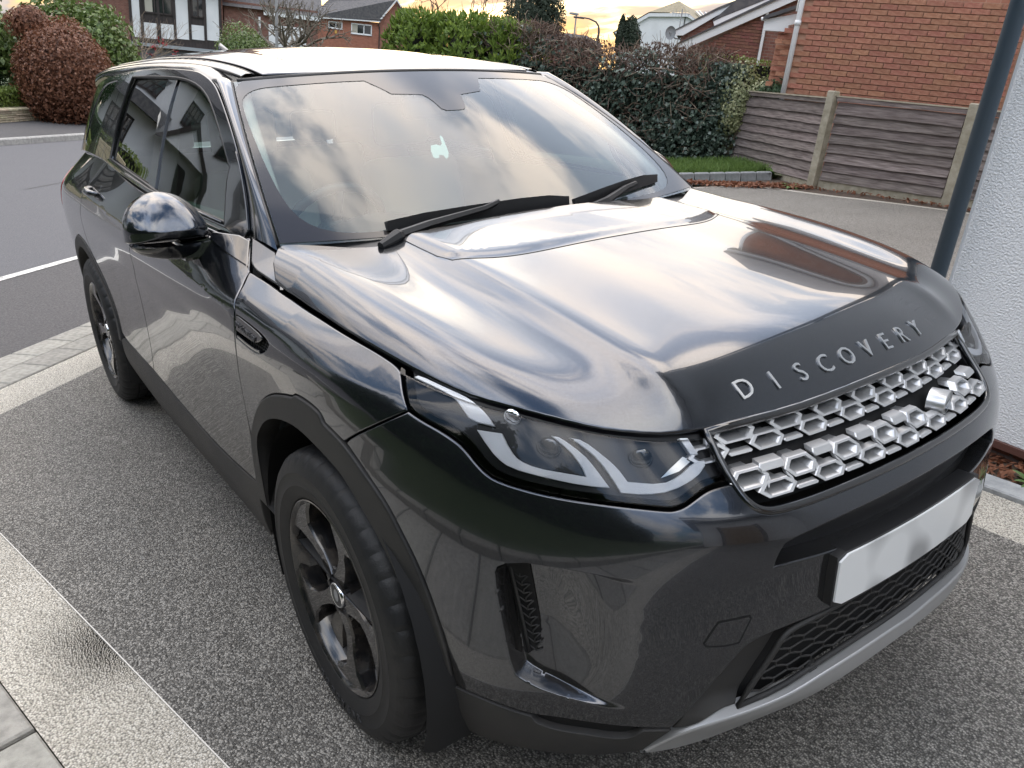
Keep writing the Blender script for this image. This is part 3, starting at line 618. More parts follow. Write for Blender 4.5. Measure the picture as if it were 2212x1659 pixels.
# oval maker's badge on the lower bar, to the car's left
c=gpt(.192,.857,.010); n=gpt(.195,.857,.03)-c; n/=np.linalg.norm(n); u=np.array([0,1.,0])-n[1]*n; u/=np.linalg.norm(u); w=np.cross(n,u)
b=MB();V=[];F=[]
for k,(s_,o) in enumerate(((1.06,-.035),(1.06,0),(1.0,.003),(.94,.002))):
    for j in range(32): q=2*math.pi*j/32; V.append(c+s_*(.036*math.cos(q)*u+.0235*math.sin(q)*w)+n*o)
for k in range(3):
    for j in range(32): F.append((k*32+j,k*32+(j+1)%32,(k+1)*32+(j+1)%32,(k+1)*32+j))
b.add(V,F); bd=b.build('badge',SILV,GR,smooth=True)
b=MB(); b.add([c+.94*(.036*math.cos(2*math.pi*j/32)*u+.0235*math.sin(2*math.pi*j/32)*w)+n*.0018 for j in range(32)],[tuple(range(32))]); 
bf=b.build('badge_face',BADGE,bd)
b=MB(); b.frame_box(c+n*.0022,u,w,n,(-.024,-.0016,0),(.024,.0016,.001)); b.build('badge_script',LETT,bd)
# --- lettering: one raised letter per object
def letter_mesh(ch,size):
    cu=bpy.data.curves.new('glyph','FONT'); cu.body=ch; cu.size=size; cu.extrude=.0016; cu.align_x='CENTER'; cu.align_y='CENTER'; cu.resolution_u=3
    o=bpy.data.objects.new('glyph',cu); COLL.objects.link(o); dg=bpy.context.evaluated_depsgraph_get(); me=bpy.data.meshes.new_from_object(o.evaluated_get(dg)); bpy.data.objects.remove(o); bpy.data.curves.remove(cu); return me
for k,ch in enumerate('DISCOVERY'):
    y=-.325+k*.0745; me=letter_mesh(ch,.058); xl=sh_xy(abs(y2s(y)))[0]-.045
    p=bonnet([[xl,y]],.0015)[0]; e=2e-3; tx=bonnet([[xl+e,y]])[0]-bonnet([[xl-e,y]])[0]; ty=bonnet([[xl,y+e]])[0]-bonnet([[xl,y-e]])[0]
    ty/=np.linalg.norm(ty); nn=np.cross(tx,ty); nn/=np.linalg.norm(nn); up=-tx/np.linalg.norm(tx)
    o=link('bonnet_letter',me,LETT,BON); M=Matrix(((ty[0],up[0],nn[0],p[0]),(ty[1],up[1],nn[1],p[1]),(ty[2],up[2],nn[2],p[2]),(0,0,0,1))); o.matrix_local=M
# --- lower front: black lattice, its frame, corner cheeks, silver skid strip
mh=[(0,.572),(.1169,.5705),(.2106,.564),(.26,.559),(.3085,.554),(.3501,.5479),(.3725,.5342),(.3888,.5017),(.427,.442),(.4546,.3919),(.3679,.4055),(.273,.4310),(.1645,.4457),(.08,.4478),(0,.4490)]
LM=panel('lower_grille',skirt,sym(mh),VOID,CAR,h=.05,gap=-.025,lip=0,depth=0,off=-.035)
b=MB(); ins=np.array(sym(mh))
def lat(p,q):
    P=[np.array(p)+(np.array(q)-np.array(p))*t for t in np.linspace(0,1,4)]; k=[bool(inside(ins,np.array([x]))[0]) for x in P]
    if all(k): b.tube([skirt([x],-.012)[0] for x in P],.0026,4,cap=False)
pw,ph=.062,.0205
for r in range(-2,9):
    for k in range(-9,10):
        x0=(k+.5*(r%2))*pw; z0=.44-.03+r*ph
        lat((x0-pw*.5,z0),(x0-pw*.16,z0+ph*.38)); lat((x0-pw*.16,z0+ph*.38),(x0+pw*.16,z0+ph*.38)) if False else None
        lat((x0-pw*.5,z0),(x0,z0+ph*.45)); lat((x0,z0+ph*.45),(x0+pw*.5,z0)); lat((x0,z0+ph*.45),(x0,z0+ph))
b.build('lattice',CLAD,LM,smooth=True)
P=chaikin(sym(mh),1); ring(list(P)+[P[0]],.006,'lattice_frame',CLAD,LM,-.006)
cheek=[(.5886,.362),(.566,.4032),(.5256,.4583),(.485,.5121),(.4639,.5371),(.4456,.5477),(.4167,.5561),(.352,.5617),(.352,.549),(.3725,.5342),(.3888,.5017),(.427,.442),(.4546,.3919),(.4948,.3903),(.5583,.3573)]
both('bumper_cheek',skirt,cheek,CLAD,CAR,h=.02,gap=.001,depth=.02,off=lambda q:-.026*sm((.60-np.abs(q[:,0])-.15*(q[:,1]-.37))/.09)*sm((q[:,1]-.37)/.05))
for sgn,(ss,zz_) in ((1,(.278,.425)),(-1,(.278,.425)),(1,(.668,.452)),(-1,(.668,.452))):
    c=skirt([[sgn*ss,zz_]],-.002 if ss>.5 else -.004)[0]; n=skirt([[sgn*ss,zz_]],.02)[0]-c; n/=np.linalg.norm(n); b=MB(); b.tube([c-n*.012,c,c+n*.0015],[.0125,.0125,.010],16); b.build('parking_sensor',PAINT if ss>.5 else CLAD,BUM,smooth=False)
frame_top=[(0,.5755),(.091,.574),(.2035,.569),(.30,.5635),(.352,.561),(.3501,.5479),(.3085,.554),(.2106,.564),(.1169,.5705),(0,.572)]
lowc=[(1.098,.3805),(1.0473,.3787),(.9771,.3795),(.9283,.3755),(.8708,.3715),(.8591,.3558),(.8224,.3464),(.7501,.345),(.6903,.3353),(.6669,.3405),(.6458,.364),(.5886,.360),(.6349,.2836),(.7015,.2735),(.7491,.2686),(.8473,.2587),(.95,.235),(1.02,.212),(1.10,.206),(1.12,.26)]
both('lower_bumper_trim',skirt,lowc,CLAD,CAR,h=.025,gap=.001,depth=.03,off=.004)
lv=[(.8708,.3715),(.8591,.3558),(.8224,.3464),(.7501,.345),(.6903,.3353),(.6669,.3405),(.6458,.364),(.70,.3715),(.80,.376)]
both('lower_vent',skirt,lv,VOID,CAR,h=.02,gap=0,lip=0,depth=0,off=-.012)
sk=[(0,.4470),(.08,.4455),(.1626,.437),(.2664,.4235),(.3442,.4017),(.4197,.3903),(.4924,.3789),(.5583,.3573),(.5973,.3209),(.6422,.2788),(.5877,.2756),(.5083,.2813),(.4297,.3000),(.3168,.345),(.2349,.372),(.1583,.390),(.06,.404),(0,.406)]
panel('skid_plate',skirt,sym(sk),SKID,CAR,h=.02,gap=0,lip=.006,depth=.03,off=lambda q:.010+.012*np.clip(1-np.abs(q[:,0])/.5,0,1))
both('tow_eye_cover',skirt,[(.541,.563),(.5454,.570),(.521,.612),(.4579,.612),(.4544,.605),(.4747,.557),(.5054,.556)],PAINT,CAR,h=.02,gap=.001,lip=.002,depth=.003,off=.0012)
both('tow_cover_seam',skirt,[(.541,.563),(.5454,.570),(.521,.612),(.4579,.612),(.4544,.605),(.4747,.557),(.5054,.556)],VOID,CAR,h=.02,gap=-.002,lip=0,depth=0,off=.0006)
# --- number plate
b=MB(); yy=-.022
def plate_x(y): return float(skirt([[y2s(y) if abs(y)<.49 else 0,.645]])[0][0])
def plate(hw,z0,z1,d0,d1,rc,name,m,parent):
    ys=np.linspace(-hw,hw,25); b=MB(); V=[];F=[]
    for y in ys:
        k=max(0,abs(y)-(hw-rc)); q=rc-math.sqrt(max(0,rc*rc-k*k)); x=.5*plate_x(yy+y)+.5*plate_x(yy)
        V+=[(x+d0,yy+y,z0+q),(x+d1,yy+y,z0+q),(x+d1,yy+y,z1-q),(x+d0,yy+y,z1-q)]
    n=len(ys)
    for i in range(n-1):
        for j in range(4): F.append((4*i+j,4*i+(j+1)%4,4*i+4+(j+1)%4,4*i+4+j))
    F+=[(0,1,2,3),(4*n-4,4*n-3,4*n-2,4*n-1)]; b.add(V,F); return b.build(name,m,parent)
plate(.26,.589,.700,.008,.012,.012,'number_plate',PLATE,CAR); plate(.264,.585,.704,-.03,.0075,.006,'plate_holder',SATB,CAR)
# --- wings
wing=[(1.2119,1.0195),(1.2918,1.0301),(1.3707,1.0367),(1.4599,1.0425),(1.5364,1.047),(1.6276,1.0509),(1.6926,1.0546),(1.7600,1.0582),(1.8175,1.0626),(1.8789,1.0674),(1.9275,1.071),(1.9755,1.0752),(1.9700,1.0646),(1.9368,1.0395),(1.9050,.9967),(1.9090,.957),(1.9180,.929),(1.9356,.8745),(1.9500,.8333),(1.9650,.76),(1.9760,.68),(1.9780,.6235),(1.9187,.6842),(1.8461,.7502),(1.7665,.8051),(1.6874,.8428),(1.6047,.8669),(1.5598,.8767),(1.5484,.8821),(1.5368,.8894),(1.4755,.8925),(1.4207,.887),(1.4115,.8798),(1.4032,.8681),(1.3219,.8508),(1.2893,.8745),(1.2135,.9202),(1.1346,.9663),(1.1592,.9858),(1.1888,1.0058)]
svent=[(1.8960,.9906),(1.8102,.987),(1.7342,.9815),(1.6894,.9735),(1.681,.9664),(1.6953,.9489),(1.74,.9277),(1.7877,.9226),(1.8504,.9241),(1.9060,.9277),(1.9022,.9577)]
both('wing',skirt,wing,PAINT,CAR,holes=[svent],h=.025,hole_depth=.03,hole_gap=0)
sbar=[(1.8940,.9885),(1.7583,.9797),(1.7192,.9724),(1.7399,.9567),(1.7779,.9465),(1.9024,.9474)]
for mi in (False,True):
    sv=panel('side_vent',skirt,svent,VOID,CAR,h=.03,gap=-.002,lip=0,depth=0,off=-.024,mirror=mi)
    panel('vent_bar',skirt,sbar,GLOSSB,sv,h=.02,gap=0,lip=.003,depth=.012,off=.001,mirror=mi,smooth=1)
    panel('vent_lip',skirt,[(1.9060,.9277),(1.8504,.9241),(1.7877,.9226),(1.74,.9277),(1.75,.9345),(1.79,.931),(1.85,.932),(1.905,.9355)],GLOSSB,sv,h=.02,gap=0,lip=.002,depth=.012,off=-.001,mirror=mi,smooth=1)
    b=MB()
    for r in range(4):
        for k in range(9):
            a_=1.70+k*.016+(r%2)*.008; c_=.935+r*.008
            if inside(np.array(svent),np.array([[a_,c_]]))[0] and not inside(np.array(sbar),np.array([[a_,c_]]))[0]:
                for j in range(3): q=math.radians(30+120*j); b.tube([skirt([[a_,c_]],-.012)[0],skirt([[a_+.0085*math.cos(q),c_+.0048*math.sin(q)]],-.012)[0]],.0012,4)
    if mi: b.v=[(x,-y,z) for x,y,z in b.v]
    b.build('vent_mesh',CLAD,sv)
    for k,ch in enumerate('DISCOVERY'):
        a_=1.888-k*.0155; c_=.968-.0012*k; me=letter_mesh(ch,.019); p=skirt([[a_,c_]],.003)[0]; e=1e-3
        tx=skirt([[a_-e,c_]])[0]-skirt([[a_+e,c_]])[0]; tz=skirt([[a_,c_+e]])[0]-skirt([[a_,c_-e]])[0]; tx/=np.linalg.norm(tx)
        nn=np.cross(tx,tz); nn/=np.linalg.norm(nn); tz=np.cross(nn,tx)
        if mi: p=p*[1,-1,1]; tx=-tx*[1,-1,1]; tz=tz*[1,-1,1]; nn=np.cross(tx,tz); p=skirt([[1.888-(8-k)*.0155,c_]],.003)[0]*[1,-1,1]
        o=link('vent_letter',me,mat('vent_letter_grey',(.10,.10,.105),.35,metal=.5),sv); o.matrix_local=Matrix(((tx[0],tz[0],nn[0],p[0]),(tx[1],tz[1],nn[1],p[1]),(tx[2],tz[2],nn[2],p[2]),(0,0,0,1)))
sail=[(2.087,1.1427),(2.0207,1.1385),(1.9593,1.1353),(1.9395,1.1165),(1.8948,1.0978),(1.7811,1.0608),(1.8808,1.0687),(1.9882,1.0803),(2.0393,1.1103)]
both('wing_corner',skirt,sail,PAINT,CAR,h=.02,gap=.0012)
# --- wheel-arch mouldings
ci=[(1.93,.42),(1.942,.55),(1.9142,.6447),(1.8228,.7195),(1.7594,.7578),(1.68,.7908),(1.57,.8152),(1.4735,.8114),(1.3525,.7876),(1.3117,.7653),(1.2321,.698),(1.1769,.6201),(1.1368,.5344),(1.1098,.4503),(1.0964,.3849)]
co=[(1.0473,.3787),(1.0495,.4647),(1.066,.5262),(1.0878,.5937),(1.1143,.6583),(1.1475,.7142),(1.183,.768),(1.2434,.811),(1.3219,.8508),(1.4032,.8681),(1.4115,.8798),(1.4207,.887),(1.4755,.8925),(1.5368,.8894),(1.5484,.8821),(1.5598,.8767),(1.6047,.8669),(1.6874,.8428),(1.7665,.8051),(1.8461,.7502),(1.9187,.6842),(1.9685,.6239),(1.990,.5755),(1.995,.50),(1.985,.42)]
both('arch_moulding',skirt,ci+co[::-1],CLAD,CAR,h=.025,gap=.0005,lip=.005,depth=.06,off=.006)
RAX=4.2434
rci=[(RAX+.425*math.cos(t),.366+.425*math.sin(t)) for t in np.linspace(math.radians(172),math.radians(8),22)]
rco=[(RAX+.482*math.cos(t),.366+.482*math.sin(t)) for t in np.linspace(math.radians(8),math.radians(172),22)]
both('arch_moulding',skirt,rci+rco,CLAD,CAR,h=.03,gap=.0005,lip=.005,depth=.06,off=.006)
# --- doors, sills, rear quarter
fd=[(1.9755,1.0752),(1.9700,1.0646),(1.9368,1.0395),(1.9050,.9967),(1.9090,.957),(1.9180,.929),(1.9356,.8745),(1.9500,.8333),(1.9650,.76),(1.9780,.68),(1.9850,.6235),(1.998,.56),(2.000,.466),(2.2928,.4475),(2.6179,.4475),(3.0529,.4615),(3.17,.466),(3.165,.56),(3.155,.70),(3.120,.85),(3.05,.98),(3.02,1.10),(3.01,1.160),(2.6,1.150),(2.32,1.140),(2.14,1.132),(2.087,1.1400),(2.0393,1.1103),(1.9882,1.0803)]
rd_=[(3.01,1.160),(3.02,1.10),(3.05,.98),(3.120,.85),(3.155,.70),(3.165,.56),(3.17,.466),(3.4795,.4655),(3.7208,.4665),(3.775,.50),(3.80,.56),(3.86,.65),(3.93,.735),(4.0,.80),(4.05,.86),(4.07,.95),(4.06,1.08),(4.04,1.205),(3.85,1.198),(3.4,1.178)]
rl=[]
for s_ in np.arange(1.92,4.05,.025):
    zr=float(np.interp(s_,[1.9,2.2,2.63,4.2],[.985,1.007,1.025,1.07])); rl+=[(s_,zr+d_) for d_ in (-.012,-.004,0,.004,.012)]
rl=np.array(rl)
both('front_door',skirt,fd,PAINT,CAR,h=.03,gap=.002,extra=rl)
both('rear_door',skirt,rd_,PAINT,CAR,h=.03,gap=.002,extra=rl)
sill=[(1.993,.50),(2.000,.466),(2.2928,.4475),(2.6179,.4475),(3.0529,.4615),(3.17,.466),(3.4795,.4655),(3.7208,.4665),(3.775,.44),(3.752,.36),(3.72,.25),(3.2,.232),(2.5,.232),(2.06,.24),(1.985,.30),(1.985,.42)]
both('sill_moulding',skirt,sill,CLAD,CAR,h=.03,gap=.001,depth=.03,off=.003)
qa=[(RAX+.484*math.cos(t),.366+.484*math.sin(t)) for t in np.linspace(math.radians(165),math.radians(12),20)]
qp=[(4.04,1.205),(4.06,1.08),(4.07,.95),(4.05,.86),(4.0,.80),(3.93,.735),(3.86,.65),(3.80,.56)]+qa[1:]+[(4.85,.46),(5.02,.62),(5.05,.80),(5.05,1.0),(5.02,1.16),(4.9,1.22),(4.5,1.225),(4.2,1.215)]
both('rear_quarter',skirt,qp,PAINT,CAR,h=.035)
rb=[(4.73,.46),(4.85,.46),(5.02,.62),(5.05,.70),(5.3,.72),(SK[-1],.72)]
rbo=rb+[(SK[-1],.26),(5.3,.26),(5.0,.27),(4.735,.31)]
both('rear_bumper',skirt,rbo,CLAD,CAR,h=.05,gap=.001,off=.004)
both('tailgate',skirt,[(5.05,.70),(5.3,.72),(SK[-1],.72),(SK[-1],1.16),(5.3,1.17),(5.10,1.17),(5.06,1.0)],PAINT,CAR,h=.05,gap=.001)
for mi in (False,True):
    panel('tail_lamp',skirt,[(4.86,.90),(5.03,.90),(5.04,1.10),(4.92,1.12),(4.83,1.05)],mat('tail_lamp_red',(.28,.01,.012),.15,coat=1),CAR,h=.03,gap=0,lip=.004,depth=.02,off=.004,mirror=mi)
for mi in (False,True):
    for a_,zc in ((3.86,1.092),(2.86,1.060)):
        sg=[1,-1,1] if mi else [1,1,1]; b=MB()
        ts=np.linspace(0,1,12); P=[skirt([[a_-.10+.20*t,zc+.008*t]],.004+.034*math.sin(math.pi*t)**.55)[0]*sg for t in ts]
        b.tube(P,[.006+.009*math.sin(math.pi*t)**.4 for t in ts],10); b.build('door_handle',PAINT,CAR,smooth=True)
        panel('handle_cup',skirt,[(a_-.06,zc-.022),(a_+.06,zc-.022),(a_+.075,zc+.004),(a_+.06,zc+.03),(a_-.06,zc+.03),(a_-.075,zc+.004)],GLOSSB,CAR,h=.02,gap=0,lip=.002,depth=.003,off=.0008,mirror=mi)
# --- roof, pillars, glasshouse
hw=.548
fr=[tuple(wind([[-y/.645,1.0]])[0][:2]) for y in np.linspace(-hw,hw,21)]
ro=[(x-.012,y) for x,y in fr]+[(-3.46,hw*.96),(-3.53,.3),(-3.54,0),(-3.53,-.3),(-3.46,-hw*.96)]
panel('roof',roof,ro,PAINT,CAR,h=.04,gap=0,lip=.005,depth=.02,smooth=0)
gapx=[(-.605,1.153),(-.72,1.265),(-.85,1.368),(-.975,1.447),(-1.071,1.499),(-1.146,1.529)]
_gt=Spl(np.linspace(0,1,6),gapx); _gr=Spl([-3.45,-3.3,-2.9,-2.45,-2.07,-1.7,-1.4,-1.146],[1.50,1.53,1.562,1.578,1.584,1.579,1.569,1.529])
for mi in (False,True):
    sg=np.array([1,-1,1]) if mi else np.array([1,1,1]); G=[]; G2=[]
    def row(e1,e2,bul):
        e1,e2=np.array(e1),np.array(e2); nn=np.array([.15,-.62,.77]); ct=(e1+e2)/2+nn*bul*2
        return [((1-t)**2*e1+2*t*(1-t)*ct+t*t*e2)*sg for t in np.linspace(0,1,9)]
    for v in np.linspace(-.03,1,16):
        e1=wind([[1.012,v]],.002)[0]; g=_gt(np.array([max(v,-.03)]))[0]; G.append(row(e1,upper([g],-.006)[0],.016))
    for x in np.linspace(-1.20,-3.44,26):
        xr=min(x,-1.12); e1=roof([[xr,-.592]])[0]+[0,0,-.004]; k=sm((-1.12-x)/.35)
        w0=wind([[1.012,1.0]],.002)[0]; e1=e1*float(k)+(1-float(k))*(np.array([x+.03,-.60,w0[2]+ (e1[2]-w0[2])*float(k)])); zg=float(_gr(np.array([x]))[0])
        G.append(row(e1,upper([[x,zg]],-.006)[0],.010))
    loft('roof_side',G,PAINT,CAR,flip=mi)
    # drip-channel moulding between roof skin and side
    b=[]
    for x in np.linspace(-1.118,-3.44,30):
        z=[roof([[x,-y]])[0] for y in (.549,.556,.574,.592)]; q=np.array(z); q[0,2]-=.006; q[1,2]+=.0; q[2,2]+=.002; q[3,2]-=.004; b.append(q*sg)
    loft('roof_moulding',b,PAINT,CAR,flip=mi)
    b=MB(); b.tube([roof([[x,-.549]])[0]*sg+[0,0,-.004] for x in np.linspace(-1.12,-3.44,24)],.0035,6); b.tube([roof([[x,-.594]])[0]*sg+[0,0,-.005] for x in np.linspace(-1.12,-3.44,24)],.0045,6)
    b.build('roof_seal',SATB,CAR,smooth=True)
fg=[(-.775,1.140),(-.833,1.242),(-.837,1.30),(-.977,1.396),(-1.085,1.461),(-1.172,1.498),(-1.274,1.524),(-1.408,1.541),(-1.560,1.550),(-1.548,1.475),(-1.535,1.366),(-1.513,1.258),(-1.490,1.168)]
rg=[(-1.690,1.555),(-2.001,1.557),(-2.304,1.559),(-2.325,1.487),(-2.345,1.365),(-2.350,1.222),(-1.876,1.200),(-1.580,1.184),(-1.634,1.344),(-1.674,1.474)]
wf=[(-.605,1.150),(-.675,1.221),(-.761,1.301),(-.85,1.368),(-.958,1.437),(-1.071,1.499),(-1.146,1.529),(-1.261,1.554),(-1.377,1.568),(-1.696,1.579),(-2.069,1.584),(-2.44,1.578),(-2.48,1.50),(-2.50,1.36),(-2.53,1.211),(-1.9,1.178),(-1.5,1.160),(-1.1,1.151),(-.82,1.139),(-.64,1.132)]
hole=[(-.79,1.152),(-.84,1.242),(-.845,1.30),(-.977,1.392),(-1.085,1.457),(-1.172,1.494),(-1.274,1.520),(-1.408,1.537),(-1.560,1.546),(-1.9,1.552),(-2.295,1.554),(-2.32,1.487),(-2.338,1.365),(-2.342,1.226),(-1.876,1.203),(-1.580,1.187),(-1.49,1.178),(-1.1,1.166)]
both('window_frame',upper,wf,PAINT,CAR,holes=[hole],h=.03,gap=.001,depth=.02,hole_gap=0)
both('front_door_glass',upper,fg,GLF,CAR,h=.04,gap=-.012,lip=0,depth=0,off=-.012)
both('rear_door_glass',upper,rg,GLR,CAR,h=.04,gap=-.012,lip=0,depth=0,off=-.012)
both('door_pillar',upper,[(-1.560,1.552),(-1.690,1.557),(-1.674,1.474),(-1.634,1.344),(-1.580,1.18),(-1.490,1.172),(-1.513,1.258),(-1.535,1.366),(-1.548,1.475)],GLOSSB,CAR,h=.03,gap=0,lip=.002,depth=.01,off=-.006)
dp=[(-2.44,1.578),(-2.9,1.562),(-3.3,1.53),(-3.44,1.50),(-3.47,1.36),(-3.50,1.19),(-3.2,1.205),(-2.9,1.212),(-2.53,1.211),(-2.50,1.36),(-2.48,1.50)]
qg=[(-2.63,1.54),(-2.90,1.53),(-3.05,1.50),(-3.16,1.40),(-3.25,1.25),(-3.05,1.232),(-2.78,1.315),(-2.66,1.42)]
both('rear_pillar',upper,dp,PAINT,CAR,holes=[qg],h=.035,gap=.001)
both('quarter_glass',upper,qg,GLR,CAR,h=.04,gap=-.004,lip=0,depth=0,off=-.004)
for mi in (False,True):
    sg=np.array([1,-1,1]) if mi else np.array([1,1,1]); b=MB()
    P=chaikin(hole,1); b.tube([upper([p],-.004)[0]*sg for p in list(P)+[P[0]]],.006,6,cap=False); b.build('window_seal',SATB,CAR,smooth=True)
    b=MB(); b.tube([upper([p],.004)[0]*sg for p in ((-.80,1.150),(-1.1,1.163),(-1.5,1.174),(-1.9,1.194),(-2.34,1.220))],.005,6); b.build('waist_moulding',GLOSSB,CAR,smooth=True)
# rear window
G=[[np.array(upper([[-3.49+.06*t,1.19+.33*t]])[0])*[1,-a,1]+np.array([-.05*(1-a*a),0,0.]) for a in np.linspace(-1,1,12)] for t in np.linspace(0,1,6)]
loft('rear_window',G,GLR,CAR,flip=True)
G=[[np.array([x,y*(1 if True else 1),float(_rz(np.array([x]))[0])-.02-.05*(abs(y)/.55)**2]) for y in np.linspace(-.52,.52,10)] for x in (-3.42,-3.5,-3.56)]
loft('rear_spoiler',G,PAINT,CAR)
b=MB(); V=[];F=[]
for k,t in enumerate(np.linspace(0,1,8)):
    x=-3.15+.16*t; hgt=.058*(1-t)**.8*(1 if t<1 else 0)+.001; wd=.022*(1-.6*t)
    for a in (-1,-.5,0,.5,1): V.append((x,wd*a,1.664+hgt*(1-abs(a)**2.2)))
for k in range(7):
    for j in range(4): F.append((k*5+j,k*5+j+1,(k+1)*5+j+1,(k+1)*5+j))
F.append((0,1,2,3,4)); b.add(V,F); b.build('roof_aerial',PAINT,CAR,smooth=True)
# --- windscreen
wo=[(1.0,.0),(1.0,.33),(1.0,.66),(1.0,.95),(.96,1.0),(.5,1.0),(0,1.0),(-.5,1.0),(-.96,1.0),(-1.0,.95),(-1,.66),(-1,.33),(-1,0),(-.5,-.012),(0,-.015),(.5,-.012)]
_a,_v=np.meshgrid(np.linspace(-.998,.998,61),np.linspace(-.012,1.0,45)); _uv=np.stack([_a.ravel(),_v.ravel()],1); _e=1e-3
_N=np.cross(wind(_uv+[_e,0])-wind(_uv-[_e,0]),wind(_uv+[0,_e])-wind(_uv-[0,_e])); _N*=np.sign(_N[:,2:3])
WS=mk('windscreen',wind(_uv),[(i*61+j,(i+1)*61+j,(i+1)*61+j+1,i*61+j+1) for i in range(44) for j in range(60)],GLS,CAR,N=_N)
wi=[(.975,.645),(.979,.746),(.980,.832),(.954,.885),(.905,.918),(.84,.928),(.5,.932),(.36,.930),(.30,.86),(.27,.815),(.11,.80),(.085,.77),(.072,.69),(.05,.672),(-.05,.672),(-.075,.69),(-.12,.79),(-.27,.815),(-.30,.86),(-.36,.930),(-.5,.932),(-.84,.928),(-.905,.918),(-.954,.885),(-.980,.832),(-.979,.746),(-.975,.645),(-.961,.425),(-.944,.248),(-.92,.138),(-.872,.07),(-.80,.035),(-.7,.025),(0,.02),(.7,.025),(.80,.035),(.872,.07),(.92,.138),(.944,.248),(.961,.425)]
panel('edge_band',wind,wo,FRIT,WS,holes=[wi],h=.05,gap=.003,lip=0,depth=0,off=.0015,smooth=1)
for y in (.11,-.16):
    b=MB(); b.add([wind([[y+a,v]],-.0035)[0] for a,v in ((-.035,.83),(.035,.83),(.02,.875),(-.015,.875))],[(0,1,2,3)]); b.build('camera_window',mat('camera_window_grey',(.35,.36,.36),.2),WS)
b=MB(); b.tube([wind([[a,1.012]],-.004)[0] for a in np.linspace(-.98,.98,24)],.009,8)
for sg in (-1,1): b.tube([wind([[sg*1.008,v]],-.006)[0] for v in np.linspace(0,1.0,14)],.0075,8)
b.build('windscreen_seal',SATB,WS,smooth=True)
# animal-shaped card hanging behind the glass
card=[(-.05,-.04),(-.045,.0),(-.03,.035),(0.0,.04),(.02,.03),(.035,.045),(.042,.09),(.05,.10),(.056,.085),(.05,.02),(.045,-.02),(.03,-.05),(.015,-.06),(.01,-.035),(-.012,-.03),(-.02,-.05),(-.04,-.052)]
cc=wind([[.22,.45]],-.02)[0]; e1=np.array([.1,1,0]); e1/=np.linalg.norm(e1); b=MB(); b.prism([(a*.62,c_*.62) for a,c_ in card],cc,e1,np.array([-.75,.05,.66]),np.array([.66,0,.75]),0,.002); b.build('hanging_card',mat('pale_green_card',(.50,.66,.60),.6),CAR)
# cowl and wipers
G=[[np.array([-.27-.012*k-.12*(y/.78)**2,y,1.115+.004*k+.0*y-.018*(abs(y)/.75)**3]) for y in np.linspace(-.74,.74,24)] for k in range(8)]
loft('wiper_cowl',G,SATB,CAR)
def wiper(pts,arm,name):
    b=MB(); P=[wind([[a,v]],.016)[0] for a,v in pts]; V=[];F=[]; n=len(P)
    for k,p in enumerate(P):
        t=k/(n-1); hh=.012+.016*math.sin(math.pi*t)**.6
        V+=[p+[.006,0,-.014],p+[-.004,0,-.014],p+[-.012,0,hh*.6],p+[.004,0,hh]]
    for k in range(n-1):
        for j in range(4): F.append((k*4+j,k*4+(j+1)%4,(k+1)*4+(j+1)%4,(k+1)*4+j))
    F+=[(0,1,2,3),tuple(range(4*n-4,4*n))]; b.add(V,F); w=b.build(name,SATB,CAR)
    b=MB(); A=[np.array(q) for q in arm]; b.tube(A,[.014,.013,.010,.008][:len(A)],6); b.build('wiper_arm',SATB,w)
    return w
wiper([(.64,.028),(.5,.032),(.3,.040),(.1,.047),(-.05,.050),(-.16,.050)],[(-.318,-.50,1.142),(-.325,-.40,1.158),(-.345,-.20,1.178),(-.36,-.14,1.190)],'wiper')
wiper([(-.18,.035),(-.35,.045),(-.5,.060),(-.65,.075),(-.78,.085)],[(-.318,.18,1.142),(-.33,.26,1.155),(-.37,.38,1.180),(-.385,.44,1.188)],'wiper')
for y in (-.50,.17):
    b=MB(); b.tube([(-.30,y-.06,1.125),(-.315,y,1.142),(-.32,y+.02,1.140)],[.012,.02,.012],8); b.build('wiper_pivot',SATB,CAR)
